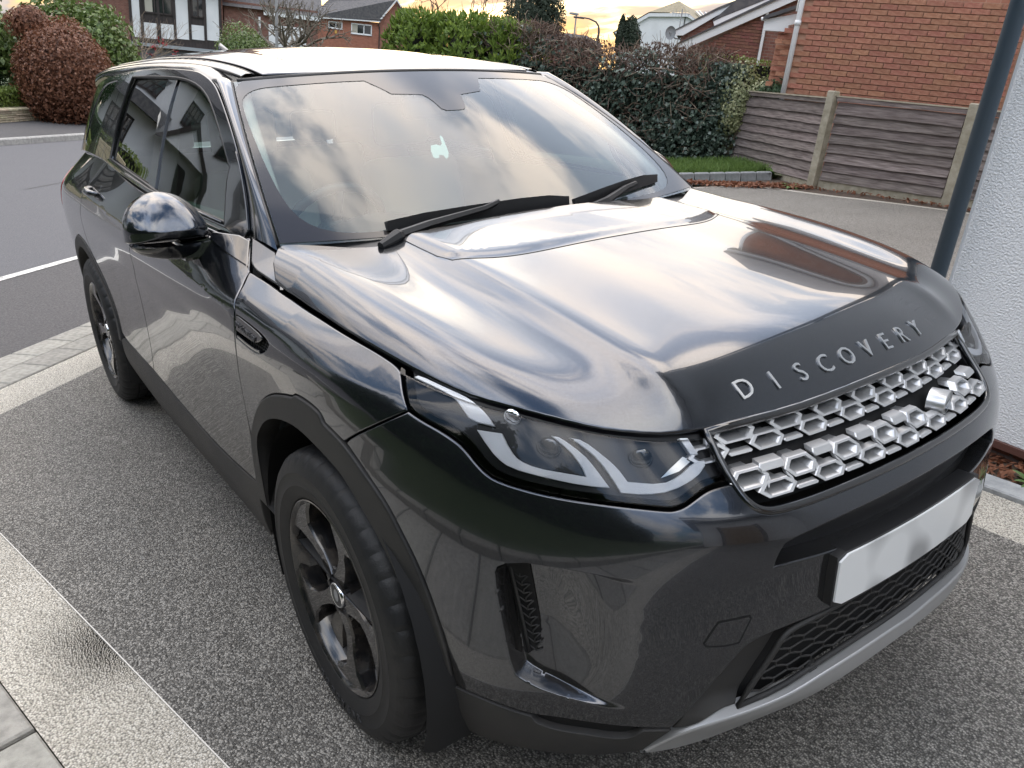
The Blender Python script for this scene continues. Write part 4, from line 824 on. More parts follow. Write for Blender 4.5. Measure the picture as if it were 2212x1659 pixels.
# --- door mirrors
for mi in (False,True):
    sg=np.array([1,-1,1]) if mi else np.array([1,1,1])
    c=np.array([-.83,-.950,1.163])
    def sup(nu,nv,fn): return [[fn(u,v)*sg for u in np.linspace(0,2*math.pi,nu,endpoint=False)] for v in np.linspace(0,1,nv)]
    _mo=Spl(np.linspace(0,1,17),[(.100,-.046),(.101,-.02),(.094,.008),(.078,.038),(.052,.064),(.018,.079),(-.020,.080),(-.058,.066),(-.090,.042),(-.110,.014),(-.117,-.012),(-.117,-.034),(-.110,-.046),(-.06,-.049),(0,-.050),(.06,-.049),(.100,-.046)])
    def capf(u,v):
        o_=_mo(np.array([u/(2*math.pi)]))[0]; r=math.sin(min(1.,v)*math.pi/2)**.62
        x=.092*(1-r**3.6)**.55 if r<1 else 0
        # upper half falls back from a soft crease, lower half stays upright
        x-=.048*max(0,(o_[1]*r+.004)/.08)**1.1+.010*max(0,-(o_[1]*r+.004)/.05)
        return c+np.array([x+.10*o_[0]*r,o_[0]*r,o_[1]*r-.010*(1-r)])
    MR=loft('door_mirror',sup(64,18,capf),PAINT,CAR,flip=not mi,close=True)
    rim=[capf(u,1.0)*sg for u in np.linspace(0,2*math.pi,64,endpoint=False)]; bk=[(np.array(p)-c*sg)*[1,.93,.93]+c*sg+np.array([-.045,0,0]) for p in rim]
    loft('mirror_rim',[rim,bk],GLOSSB,MR,flip=not mi,close=True)
    b=MB(); b.add(bk,[tuple(range(64))]); b.build('mirror_glass',mat('mirror_glass_silver',(.8,.82,.84),.01,metal=1),MR)
    # lower shell and arm to the door
    def lowf(u,v):
        a=math.cos(u); d=math.sin(u); r=.35+.65*math.sin(v*math.pi/2)**.7
        yy=.106*math.copysign(abs(a)**.7,a)*r-.006; xx=.080*d*r+.024
        return c+np.array([xx-.02,yy+.002,-.052-.045*math.cos(v*math.pi/2)**1.2*(1-.35*(yy<0)*abs(yy)/.1)])
    loft('mirror_base',sup(40,8,lowf),GLOSSB,MR,flip=not mi,close=True)
    A0=np.array([-.825,-.94,1.083]); A1=np.array([-.79,-.795,1.098]); V=[];F=[]
    for k,t in enumerate(np.linspace(0,1,6)):
        p=A0+(A1-A0)*t; w_=.058-.012*t; h_=.026+.004*t
        for (dx,dz) in ((w_,h_),(w_,-h_*.9),(-w_,-h_),(-w_,h_)): V.append((p+np.array([dx,0,dz]))*sg)
    for k in range(5):
        for j in range(4): F.append((k*4+j,k*4+(j+1)%4,(k+1)*4+(j+1)%4,(k+1)*4+j))
    F+=[(0,1,2,3),(20,21,22,23)]; b=MB(); b.add(V,F); o=b.build('mirror_arm',GLOSSB,MR)
    bm=bmesh.new(); bm.from_mesh(o.data); bmesh.ops.bevel(bm,geom=list(bm.edges),offset=.008,segments=2,affect='EDGES'); bm.to_mesh(o.data); bm.free(); autosmooth(o,40)
    panel('mirror_sail',upper,[(-.605,1.150),(-.675,1.221),(-.761,1.301),(-.82,1.345),(-.835,1.30),(-.833,1.242),(-.775,1.140),(-.69,1.128),(-.62,1.128)],GLOSSB,CAR,h=.03,gap=.001,lip=.003,depth=.01,off=.004,mirror=mi,smooth=1)
    panel('mirror_foot',skirt,[(2.087,1.1440),(2.0393,1.1103),(1.9882,1.0803),(2.12,1.095),(2.27,1.115),(2.28,1.136)],GLOSSB,CAR,h=.02,gap=.001,lip=.003,depth=.01,off=.006,mirror=mi,smooth=1)
# --- wheels
def make_wheel(word):
    V=[];F=[]; NS=240
    # tyre: half-profile (y outwards from mid-plane, radius)
    prof=[(-.105,.235),(-.117,.28),(-.116,.325),(-.100,.356),(-.07,.366),(-.046,.3685),(-.044,.360),(-.037,.360),(-.035,.3695),(-.004,.370),(-.003,.361),(.006,.361),(.007,.370),(.036,.3695),(.038,.361),(.046,.361),(.048,.3685),(.074,.3665),(.094,.360),(.106,.347),(.112,.335),(.1165,.318),(.1172,.3165),(.1165,.315),(.1165,.287),(.1175,.285),(.1165,.283),(.112,.262),(.106,.2505),(.101,.2475),(.100,.238)]
    m=len(prof)
    for i in range(NS):
        t=2*math.pi*i/NS; k=i%6
        for j,(y,r) in enumerate(prof):
            rr=r
            if k==0 and .060<=y<=.107 and r>.34: rr=r-.0045
            if k==0 and -.1<=y<=-.060 and r>.34: rr=r-.0045
            if k==3 and .006<y<.037 and r>.365: rr=r-.004
            V.append((rr*math.cos(t),-y,rr*math.sin(t)))
    for i in range(NS):
        for j in range(m-1): F.append((i*m+j,((i+1)%NS)*m+j,((i+1)%NS)*m+j+1,i*m+j+1))
    ty=mk('tyre',V,F,RUB); autosmooth(ty,30)
    # rim barrel + five broad spokes
    b=MB(); pr=[(.100,.2470),(.106,.2465),(.107,.2435),(.103,.2385),(.094,.233),(.07,.222),(-.08,.215),(-.10,.236)]; n2=72
    Vb=[(r*math.cos(2*math.pi*i/n2),-y,r*math.sin(2*math.pi*i/n2)) for i in range(n2) for (y,r) in pr]; q=len(pr)
    b.add(Vb,[(i*q+j,((i+1)%n2)*q+j,((i+1)%n2)*q+j+1,i*q+j+1) for i in range(n2) for j in range(q-1)])
    def pol(r,a): return (r*math.cos(a),r*math.sin(a))
    for s_ in range(5):
        a0=math.radians(78+72*s_); D=math.radians
        out=[(.052,-30),(.075,-17),(.11,-9),(.15,-6.5),(.19,-9),(.215,-18),(.2355,-27),(.237,-10),(.237,8),(.2355,17),(.20,11),(.15,8.5),(.11,12),(.075,20),(.052,32)]
        f0=[pol(r,a0+D(a)) for r,a in out]; n=len(f0)
        yo=lambda r:-(.098-.020*max(0,1-abs(r-.235)/.19)**1.0*0-.016*math.exp(-((r-.10)/.07)**2))
        P=[]
        for lev,(sh,dy) in enumerate(((1.0,.050),(1.0,.006),(.86,0))):
            for (r,a),(x,z) in zip(out,f0):
                x2,z2=pol(r,a0+D(a*sh)); P.append((x2,yo(r)+dy,z2))
        Fs=[tuple(range(2*n,3*n))]
        for lv in range(2):
            for j in range(n): Fs.append((lv*n+j,lv*n+(j+1)%n,(lv+1)*n+(j+1)%n,(lv+1)*n+j))
        b.add(P,Fs)
        # recessed drilled web beside the spoke
        w2=[(.16,14),(.20,17),(.232,22),(.233,44),(.20,33),(.17,24)]
        b.add([(pol(r,a0+D(a))[0],-.072+.03*(.235-r)/.07,pol(r,a0+D(a))[1]) for r,a in w2]+[(pol(r,a0+D(a))[0],-.04,pol(r,a0+D(a))[1]) for r,a in w2],[tuple(range(6))]+[(j,(j+1)%6,6+(j+1)%6,6+j) for j in range(6)])
    nb=28; Ph=[(0.070*math.cos(2*math.pi*i/nb),y,0.070*math.sin(2*math.pi*i/nb)) for y in (-.03,-.078) for i in range(nb)]; b.add(Ph,[(i,(i+1)%nb,nb+(i+1)%nb,nb+i) for i in range(nb)]+[tuple(range(nb,2*nb))])
    rim=b.build('wheel',RIMM); autosmooth(rim,28)
    b=MB(); L=[]
    for (r,y) in ((.033,-.076),(.033,-.090),(.030,-.093),(.0285,-.0915)): L.append([(r*math.cos(2*math.pi*i/32),y,r*math.sin(2*math.pi*i/32)) for i in range(32)])
    cap=loft('hub_ring',L,CHROME,close=True)
    b.add([(.029*math.cos(2*math.pi*i/32),-.0912,.029*math.sin(2*math.pi*i/32)) for i in range(32)],[tuple(range(32))]); face=b.build('hub_cap',mat('hub_cap_grey',(.05,.052,.055),.3,metal=.6))
    b=MB(); b.add([(.0175*math.cos(2*math.pi*i/24)*.72,-.0918,.0175*math.sin(2*math.pi*i/24)) for i in range(24)],[tuple(range(24))]); crest=b.build('hub_crest',LETT)
    bolts=[]
    for s_ in range(5):
        a0=math.radians(78+36+72*s_); b=MB(); p=np.array([.054*math.cos(a0),0,.054*math.sin(a0)]); b.tube([p+[0,-.06,0],p+[0,-.086,0]],.0095,6); bolts.append(b.build('wheel_bolt',SATB))
    b=MB(); b.tube([(0,-.01,0),(0,.0,0)],[.165,.165],40); disc=b.build('brake_disc',mat('brake_disc_steel',(.20,.19,.18),.35,metal=.9))
    return rim,[ty,cap,face,crest,disc]+bolts
LABW={0:'GOODYEAR',1:'MICHELIN'}
WHEEL=make_wheel('')
first=True
TXT=mat('tyre_lettering',(.030,.030,.032),.45)
for ax in (0,1):
    glyph=None
    for sd in (-1,1):
        rim,kids=WHEEL
        if first: R_=rim; K_=kids; first=False
        else:
            R_=rim.copy(); COLL.objects.link(R_); K_=[]
            for q in kids: c_=q.copy(); COLL.objects.link(c_); K_.append(c_)
        R_.parent=CAR; R_.location=(0 if ax==0 else -2.741,sd*.812,.3685); R_.rotation_euler=(0,math.radians(9 if ax==0 else 31),0 if sd<0 else math.pi)
        for q in K_: q.parent=R_
        for k,ch in enumerate(LABW[ax]):
            a=math.radians((-78 if ax==0 else -150))+(k-3.5)*.105; me=letter_mesh(ch,.030); r=.300
            if ax==1: a=math.radians(10)-(k-3.5)*.105
            p=Vector((r*math.cos(a),-.1172,r*math.sin(a))); up=Vector((-math.cos(a),0,-math.sin(a))) if ax==0 else Vector((math.cos(a),0,math.sin(a))); nn=Vector((0,-1,0)); tx=up.cross(nn)
            o=link('tyre_letter',me,TXT,R_); o.matrix_local=Matrix(((tx[0],up[0],nn[0],p[0]),(tx[1],up[1],nn[1],p[1]),(tx[2],up[2],nn[2],p[2]),(0,0,0,1)))
# wheel-arch liners and underbody
for ax in (0,-2.741):
    for sd in (-1,1):
        G=[[(ax+r*math.cos(t),sd*y,.366+r*math.sin(t)) for t in np.linspace(math.radians(-22),math.radians(202),26)] for (y,r) in ((.905,.43),(.88,.445),(.60,.445),(.55,.40))]
        loft('arch_liner',G,VOID,CAR,flip=(sd<0))
b=MB(); b.box((-3.45,-.70,.24),(.30,.70,.30)); b.box((.30,-.55,.31),(.62,.55,.74)); b.box((-2.2,-.80,.27),(-.50,.80,.40)); b.box((-3.5,-.70,.30),(-3.25,.70,1.0)); b.box((-.42,-.58,.3),(.42,.58,.94)); b.build('underbody',VOID,CAR)
# --- cabin
b=MB(); b.box((-3.35,-.74,.36),(-.40,.74,.44)); b.build('cabin_floor',DASH,CAR)
DS=MB(); G=[]
for y in np.linspace(-.74,.74,25):
    bump_=.055*math.exp(-((y+.36)/.19)**2)
    G.append([(-.40,y,1.075),(-.55,y,1.095+bump_*.3),(-.72,y,1.085+bump_),(-.82,y,1.05+bump_),(-.86,y,.98+bump_*.4),(-.82,y,.85),(-.80,y,.6)])
loft('dashboard',G,DASH,CAR,flip=True)
def rbox(name,a,b_,m,parent,bev=.04,seg=3,rot=None,piv=None):
    t=MB(); t.box(a,b_); o=t.build(name,m,parent); bm=bmesh.new(); bm.from_mesh(o.data); bmesh.ops.bevel(bm,geom=list(bm.edges),offset=bev,segments=seg,affect='EDGES',profile=.6)
    if rot is not None: bmesh.ops.rotate(bm,cent=piv,matrix=Matrix.Rotation(rot,3,'Y'),verts=bm.verts)
    bm.to_mesh(o.data); bm.free(); autosmooth(o,50); return o
for y in (-.37,.37):
    st=rbox('front_seat',(-1.62,y-.25,.50),(-1.08,y+.25,.68),LEATH,CAR,.06)
    rbox('seat_back',(-1.72,y-.24,.58),(-1.56,y+.24,1.22),LEATH,st,.07,4,math.radians(-16),(-1.6,y,.6))
    rbox('headrest',(-1.90,y-.13,1.24),(-1.80,y+.13,1.42),LEATH,st,.04,4)
bs=rbox('rear_bench',(-2.7,-.66,.52),(-2.2,.66,.70),LEATH,CAR,.06)
rbox('bench_back',(-2.86,-.66,.6),(-2.70,.66,1.20),LEATH,bs,.06,3,math.radians(-14),(-2.75,0,.6))
for y in (-.4,.4): rbox('headrest',(-3.0,y-.12,1.2),(-2.9,y+.12,1.36),LEATH,bs,.035)
b=MB(); cw=np.array([-1.02,-.37,1.03]); ax_=np.array([-.90,0,.43]); e1=np.array([0,1.,0]); e2=np.cross(ax_,e1)
b.tube([cw+.185*(math.cos(t)*e1+math.sin(t)*e2) for t in np.linspace(0,2*math.pi,40)],.016,8,cap=False)
for t in (0,math.pi,math.pi*1.5): b.tube([cw+.03*(math.cos(t)*e1+math.sin(t)*e2),cw+.18*(math.cos(t)*e1+math.sin(t)*e2)],.017,6)
b.tube([cw-ax_*.03,cw+ax_*.03],[.07,.055],16); b.build('steering_wheel',DASH,CAR,smooth=True)
for sd in (-1,1):
    G=[[np.array(upper([[x,z]])[0])*[1,-sd,1]+[0,-sd*.07-sd*.0,0] for z in (.0+1.155+.01*0,1.10,1.06)]+[(x,sd*.74,.55)] for x in np.linspace(-.65,-2.5,12)]
    loft('door_lining',G,LEATH,CAR,flip=(sd>0))
    b=MB(); b.tube([(-1.60,sd*.775,1.15),(-1.64,sd*.70,1.40),(-1.67,sd*.60,1.53)],[.045,.04,.04],8); b.build('pillar_lining',LEATH,CAR,smooth=True)
    b=MB(); b.tube([wind([[-sd*.955,v]],-.045)[0] for v in np.linspace(0,1,8)],.026,8); b.build('screen_pillar_lining',LEATH,CAR,smooth=True)
G=[[(x,y,float(roof([[x,y]])[0][2])-.045) for y in np.linspace(-.58,.58,9)] for x in np.linspace(-1.15,-3.4,12)]
loft('headlining',G,LEATH,CAR,flip=True)
rbox('rear_view_mirror',(-.94,-.125,1.40),(-.90,.125,1.47),DASH,CAR,.015)
# ============================================================ THE PLACE
GA,GB=.06916697/.993196,.09368901/.993196
def gnd(x,y):
    p=GA*np.asarray(x,float)+GB*np.asarray(y,float); a=np.abs(p)
    return np.where(a<.35,p,np.sign(p)*(.35+.25*np.tanh((a-.35)/.25)))
def g1(x,y): return float(gnd(x,y))
def sheet(name,poly,m,dz,h=.6,holes=(),kind='structure',parent=None):
    P=resample(poly,h); lo,hi=P.min(0),P.max(0); gx,gy=np.meshgrid(np.arange(lo[0]+h/2,hi[0],h),np.arange(lo[1]+h/2,hi[1],h)); Q=np.stack([gx.ravel(),gy.ravel()],1); Q=Q[inside(P,Q)]
    if len(Q): Q=Q[np.array([np.sqrt(((P-q)**2).sum(1).min()) for q in Q])>h*.35]
    pts=[Vector(p) for p in P]+[Vector(p) for p in Q]; vo,_,fo,_,_,_=delaunay_2d_cdt(pts,[(i,(i+1)%len(P)) for i in range(len(P))],[],0,1e-6)
    U=np.array([(v.x,v.y) for v in vo]); F=[tuple(f) for f in fo]; c=np.array([U[list(f)].mean(0) for f in F]); F=[f for f,k in zip(F,inside(P,c)) if k]
    F=[f if np.cross(U[f[1]]-U[f[0]],U[f[2]]-U[f[0]])>0 else f[::-1] for f in F]
    o=mk(name,np.c_[U,gnd(U[:,0],U[:,1])+dz],F,m,parent); 
    if parent is None: tag(o,kind=kind)
    return o
GRAV=gravel('resin_gravel_dark',(.075,.070,.062),(.20,.188,.168),(.48,.455,.41),.0052)
CREAM=gravel('resin_gravel_cream',(.42,.39,.33),(.62,.575,.49),(.80,.76,.67),.0058)
ASPH=mat('road_asphalt',(.085,.085,.092),.85,col2=(.135,.135,.142),scale=90,detail=6,bump=.5,bscale=220)
ASPH2=mat('pavement_asphalt',(.060,.058,.060),.85,col2=(.105,.10,.10),scale=70,detail=6,bump=.5,bscale=200)
PAVER=per_object_tint(mat('concrete_block_paving',(.25,.24,.215),.85,col2=(.36,.345,.31),scale=30,detail=6,bump=.5,bscale=180),.10,.04)
KERB=per_object_tint(mat('kerb_concrete',(.27,.265,.25),.85,col2=(.38,.37,.35),scale=20,detail=5,bump=.4,bscale=120),.08,.03)
SOIL=mat('bed_soil',(.055,.040,.030),.95,col2=(.10,.07,.05),scale=25,bump=.8,bscale=60)
LAWN=mat('lawn_green',(.026,.045,.014),.9,col2=(.045,.065,.022),scale=8,bump=.6,bscale=150)
# terrain out to the horizon
xs=np.concatenate([np.linspace(-900,-60,12),np.linspace(-50,30,41),np.linspace(60,600,8)]); ys=np.concatenate([np.linspace(-600,-40,8),np.linspace(-34,60,48),np.linspace(90,900,10)])
V=[(x,y,g1(x,y)-.09) for x in xs for y in ys]; n=len(ys)
tag(mk('ground',V,[(i*n+j,(i+1)*n+j,(i+1)*n+j+1,i*n+j+1) for i in range(len(xs)-1) for j in range(n-1)],LAWN),kind='structure')
RN=np.array([-.76,-.65]); RN/=np.linalg.norm(RN); RD=np.array([-RN[1]*-1,0])*0+np.array([-.65,.76]); RD/=np.linalg.norm(RD)
def rp(t,n_): 
    q=RD*t+RN*n_; return (float(q[0]),float(q[1]))
def band(t0,t1,n0,n1): return [rp(t0,n0),rp(t1,n0),rp(t1,n1),rp(t0,n1)]
ly0=lambda x:-1.206+.213*x
ly1=lambda x:-1.467+.219*x
def cross(nv,f):
    lo,hi=-8.,0.
    for _ in range(60):
        m_=(lo+hi)/2
        if RN@np.array([m_,f(m_)])>nv: lo=m_
        else: hi=m_
    return (lo,f(lo))
c0=cross(3.11,ly0); c1=cross(3.39,ly1); t_in=lambda p:float(RD@np.array(p))
sheet('driveway',[c0,rp(t_in(c0)+10.6,3.11),(-6.7,7.0),(-6.13,7.14),(-5.76,7.87),(-5.42,7.90),(-4.38,7.85),(-2.96,8.0),(-.05,8.15),(-.05,1.27),(7,1.27),(7,ly0(7))],GRAV,0,.5)
sheet('cream_border',[c0,(7,ly0(7)),(7,ly1(7)),cross(3.11,ly1)],CREAM,.0,.5)
sheet('cream_border',[cross(3.11,ly1),c0,rp(t_in(c0)+10.6,3.11),rp(t_in(c0)+10.6,3.39),cross(3.39,ly1)],CREAM,.0,.5)
sheet('cream_border',[(-.05,1.27),(7,1.27),(7,1.55),(-.05,1.55)],CREAM,.0,.5)
E_=[(-6.13,7.14),(-5.76,7.87),(-5.42,7.90),(-4.38,7.85),(-2.96,8.0),(-.05,8.15)]
sheet('cream_border',E_+[(x,y+.10) for x,y in E_[::-1]],CREAM,.0,.5)
sheet('fence_bed',[(x,y+.10) for x,y in E_]+[(-.05,8.45),(-3.15,8.42),(-4.98,8.36),(-6.3,9.05),(-6.0,8.5)],SOIL,.004,.4)
# thin metal edge between the two gravels
b=MB(); X=np.linspace(-2.59,6.5,40)
for i in range(39):
    p=[np.array([x,ly0(x),0]) for x in X[i:i+2]]; q=[v+np.array([0,0,g1(v[0],v[1])]) for v in p]; d=np.array([-.208,.978,0])*.0016
    b.add([q[0]-d,q[1]-d,q[1]+d,q[0]+d,q[0]-d+[0,0,.005],q[1]-d+[0,0,.005],q[1]+d+[0,0,.005],q[0]+d+[0,0,.005]],[(4,5,6,7),(0,1,5,4),(3,2,6,7)])
tag(b.build('edge_trim',mat('aluminium_edge',(.60,.59,.56),.45,metal=.4)),kind='structure')
def block(name,cx,cy,ax,l,w,h_,m,parent,dz=0,bev=.006):
    """one paving block or kerb stone lying on the ground, ax = unit direction of its length"""
    b=MB(); b.box((-l/2,-w/2,-.06),(l/2,w/2,h_),bev=bev); o=b.build(name,m,parent); nrm=np.array([-GA,-GB,1]); nrm/=np.linalg.norm(nrm)
    e=.05; zx=(g1(cx+ax[0]*e,cy+ax[1]*e)-g1(cx-ax[0]*e,cy-ax[1]*e))/(2*e); u=np.array([ax[0],ax[1],zx]); u/=np.linalg.norm(u); v0=np.array([-ax[1],ax[0],0.]); zy=(g1(cx+v0[0]*e,cy+v0[1]*e)-g1(cx-v0[0]*e,cy-v0[1]*e))/(2*e); v=np.array([v0[0],v0[1],zy]); w_=np.cross(u,v); w_/=np.linalg.norm(w_); v=np.cross(w_,u)
    o.matrix_world=Matrix(((u[0],v[0],w_[0],cx),(u[1],v[1],w_[1],cy),(u[2],v[2],w_[2],g1(cx,cy)+dz),(0,0,0,1))); return o
JOINT=mat('paving_joint_grit',(.07,.065,.055),.95)
pv=sheet('block_paving',[cross(3.39,ly1),rp(t_in(c0)+10.6,3.39),rp(t_in(c0)+10.6,3.81),cross(3.81,ly1),],JOINT,-.010,.5)
t0=t_in(c0)-.2
for r in range(2):
    for k in range(20):
        q=rp(t0+(k+.5*r)*.285,3.50+.21*r); block('paver',q[0],q[1],RD,.279,.204,.004+.003*random.random(),PAVER,pv)
pv=sheet('block_paving',[cross(3.39,ly1),(7,ly1(7)),(7,ly1(7)-.45),(-2.9,ly1(-2.9)-.45)],JOINT,-.010,.5)
au=np.array([.977,.214]); 
for r in range(1):
    for k in range(18):
        x=-2.6+k*.40; cx=x+.02; block('paver',cx,ly1(cx)-.225,au,.392,.435,.004+.003*random.random(),PAVER,pv)
sheet('pavement',band(-14,22,3.81,5.36),ASPH2,0,1.0)
sheet('road',band(-40,70,5.36,12.1),ASPH,.0,1.5)
sheet('road_marking',band(-14,26,5.34,5.44),mat('road_paint',(.62,.61,.57),.8,col2=(.30,.30,.29),scale=25,detail=6,ramp=(.50,.68)),.005,1.0)
for k in range(7): 
    q=rp(-1+2.2*k,5.44+2.2); sheet('tar_seam',[rp(-2+k*2.2+RNG.normal()*.2,7.4+.3*k),rp(.2+k*2.2,7.4+.3*k+.3),rp(.2+k*2.2,7.43+.3*k+.3),rp(-2+k*2.2,7.43+.3*k)],ASPH2,.004,1.0) if k in (2,4) else None
fp=sheet('far_pavement',band(-40,70,12.2,16.0),ASPH2,.09,1.5)
kb=sheet('far_kerb',band(-40,70,12.05,12.22),JOINT,-.02,1.5)
for k in range(26):
    q=rp(2+k*.915,12.13); block('kerb_stone',q[0],q[1],RD,.908,.13,.115,KERB,kb,bev=.02)
# ---------------------------------------------------------------- foliage
def leafquads(C,N,size,rng,fold=.25,aspect=.55):
    n=len(C); N=N/(np.linalg.norm(N,axis=1,keepdims=True)+1e-9); r=rng.normal(size=(n,3)); a=np.cross(N,r); a/=np.linalg.norm(a,axis=1,keepdims=True)+1e-9; b_=np.cross(N,a); s=(size*(.6+.8*rng.random(n)))[:,None]
    return np.stack([C-a*s*.5,C+b_*s*aspect*.5+N*s*fold*.3,C+a*s*.5-N*s*fold*.4,C-b_*s*aspect*.5+N*s*fold*.3],1)
def leafmat(name,c1,c2,c3=None,scale=9,rough=.5,spec=.4,trans=.25):
    m=bpy.data.materials.new(name); m.use_nodes=True; nt=m.node_tree; b=nt.nodes['Principled BSDF']; b.inputs['Roughness'].default_value=rough; b.inputs['Specular IOR Level'].default_value=spec
    tc=nd(nt,'ShaderNodeTexCoord'); n=nd(nt,'ShaderNodeTexNoise'); n.inputs['Scale'].default_value=scale; n.inputs['Detail'].default_value=2; lk(nt,tc.outputs['Object'],n.inputs['Vector'])
    w=nd(nt,'ShaderNodeTexWhiteNoise'); w.noise_dimensions='3D'; vm=nd(nt,'ShaderNodeVectorMath'); vm.operation='SNAP'; vm.inputs[1].default_value=(.035,.035,.035); lk(nt,tc.outputs['Object'],vm.inputs[0]); lk(nt,vm.outputs[0],w.inputs['Vector'])
    ad=nd(nt,'ShaderNodeMath'); ad.operation='MULTIPLY_ADD'; ad.inputs[1].default_value=.55; lk(nt,w.outputs['Value'],ad.inputs[0]); sb=nd(nt,'ShaderNodeMath'); sb.operation='MULTIPLY'; sb.inputs[1].default_value=.75; lk(nt,n.outputs['Fac'],sb.inputs[0]); lk(nt,sb.outputs[0],ad.inputs[2])
    cr=nd(nt,'ShaderNodeValToRGB'); e=cr.color_ramp.elements; e[0].position=.22; e[0].color=(*c1,1); e[1].position=.85; e[1].color=(*c2,1)
    if c3: k=e.new(.97); k.color=(*c3,1)
    lk(nt,ad.outputs[0],cr.inputs[0]); lk(nt,cr.outputs[0],b.inputs['Base Color'])
    if trans:
        t=nd(nt,'ShaderNodeBsdfTranslucent'); lk(nt,cr.outputs[0],t.inputs[0]); mx=nd(nt,'ShaderNodeMixShader'); mx.inputs[0].default_value=trans; lk(nt,b.outputs[0],mx.inputs[1]); lk(nt,t.outputs[0],mx.inputs[2]); lk(nt,mx.outputs[0],nt.nodes['Material Output'].inputs[0])
    return m
BEECH=leafmat('beech_leaf_brown',(.075,.030,.016),(.24,.105,.06),(.34,.18,.11))
LAUREL=leafmat('laurel_leaf',(.035,.075,.014),(.15,.21,.06),(.28,.34,.14),rough=.3)
YEW=leafmat('yew_leaf',(.012,.035,.012),(.04,.085,.03),rough=.6)
BOXL=leafmat('box_leaf',(.05,.085,.014),(.20,.26,.06),rough=.4)
IVY=leafmat('ivy_leaf',(.030,.052,.036),(.12,.17,.135),(.30,.36,.28),rough=.3,spec=.6)
CONI=leafmat('conifer_leaf',(.045,.085,.010),(.155,.235,.035),(.24,.32,.05),scale=3.5,rough=.6)
PINE=leafmat('pine_needle',(.018,.028,.018),(.05,.07,.045),rough=.7)
GRASS=leafmat('grass_blade',(.05,.10,.02),(.15,.24,.06),rough=.6)
DEADL=leafmat('dead_leaf',(.10,.035,.018),(.26,.11,.06),(.36,.2,.12),rough=.7)
EUON=leafmat('variegated_leaf',(.10,.13,.05),(.38,.40,.22),(.6,.6,.4),rough=.4)
TWIG=mat('twig_bark',(.17,.13,.095),.9,col2=(.34,.27,.20),scale=20,bump=.3,bscale=80)
TWIGD=mat('dark_twig_bark',(.10,.068,.056),.9,col2=(.22,.155,.125),scale=12)
BARK=mat('tree_bark',(.10,.085,.065),.9,col2=(.18,.155,.12),scale=10,bump=.6,bscale=40)
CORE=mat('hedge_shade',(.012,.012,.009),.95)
def lump(D,rng,k=14,amp=.22):
    """random bulges over a sphere of directions"""
    A=rng.normal(size=(k,3)); A/=np.linalg.norm(A,axis=1,keepdims=True); w=rng.uniform(-1,1,k); return 1+amp*((np.exp(-((1-D@A.T)/.13))*w).sum(1))
def bush(name,label,cat,c,rad,n,size,m,seed,core=.80,amp=.25,group=None,flat=0,stem=True,low=-.55):
    rng=np.random.default_rng(seed); t=empty(name,(c[0],c[1],g1(c[0],c[1]))); tag(t,label,cat,group)
    D=rng.normal(size=(n,3)); D/=np.linalg.norm(D,axis=1,keepdims=True); D=D[D[:,2]>low]; L=lump(D,np.random.default_rng(seed+1),16,amp); r=L*(1-.28*rng.random(len(D))**2.2+.05*rng.normal(size=len(D)))
    base=np.array([0,0,c[2]-g1(c[0],c[1])]); C=D*r[:,None]*np.array(rad)+base; N=D/np.array(rad)+.55*rng.normal(size=D.shape)
    q=mk_quads('crown',leafquads(C,N,size,rng),m,t)
    # shaded heart of the bush: inner leaves and twigs
    nn=n//3; D2=rng.normal(size=(nn,3)); D2/=np.linalg.norm(D2,axis=1,keepdims=True); C2=D2*(core*rng.random(nn)[:,None]**.4)*np.array(rad)*lump(D2,np.random.default_rng(seed+1),16,amp)[:,None]+base; mk_quads('inner_leaves',leafquads(C2,D2,size*2.2,rng),m,t)
    if stem:
        b=MB(); 
        for k in range(7):
            e=D[int(rng.integers(len(D)))]*np.array(rad)*.8+base; b.tube([(rng.normal()*.06,rng.normal()*.06,0),e*.5+np.array([0,0,.1]),e],[.035,.022,.01],6)
        b.build('trunk',BARK,t)
    return t
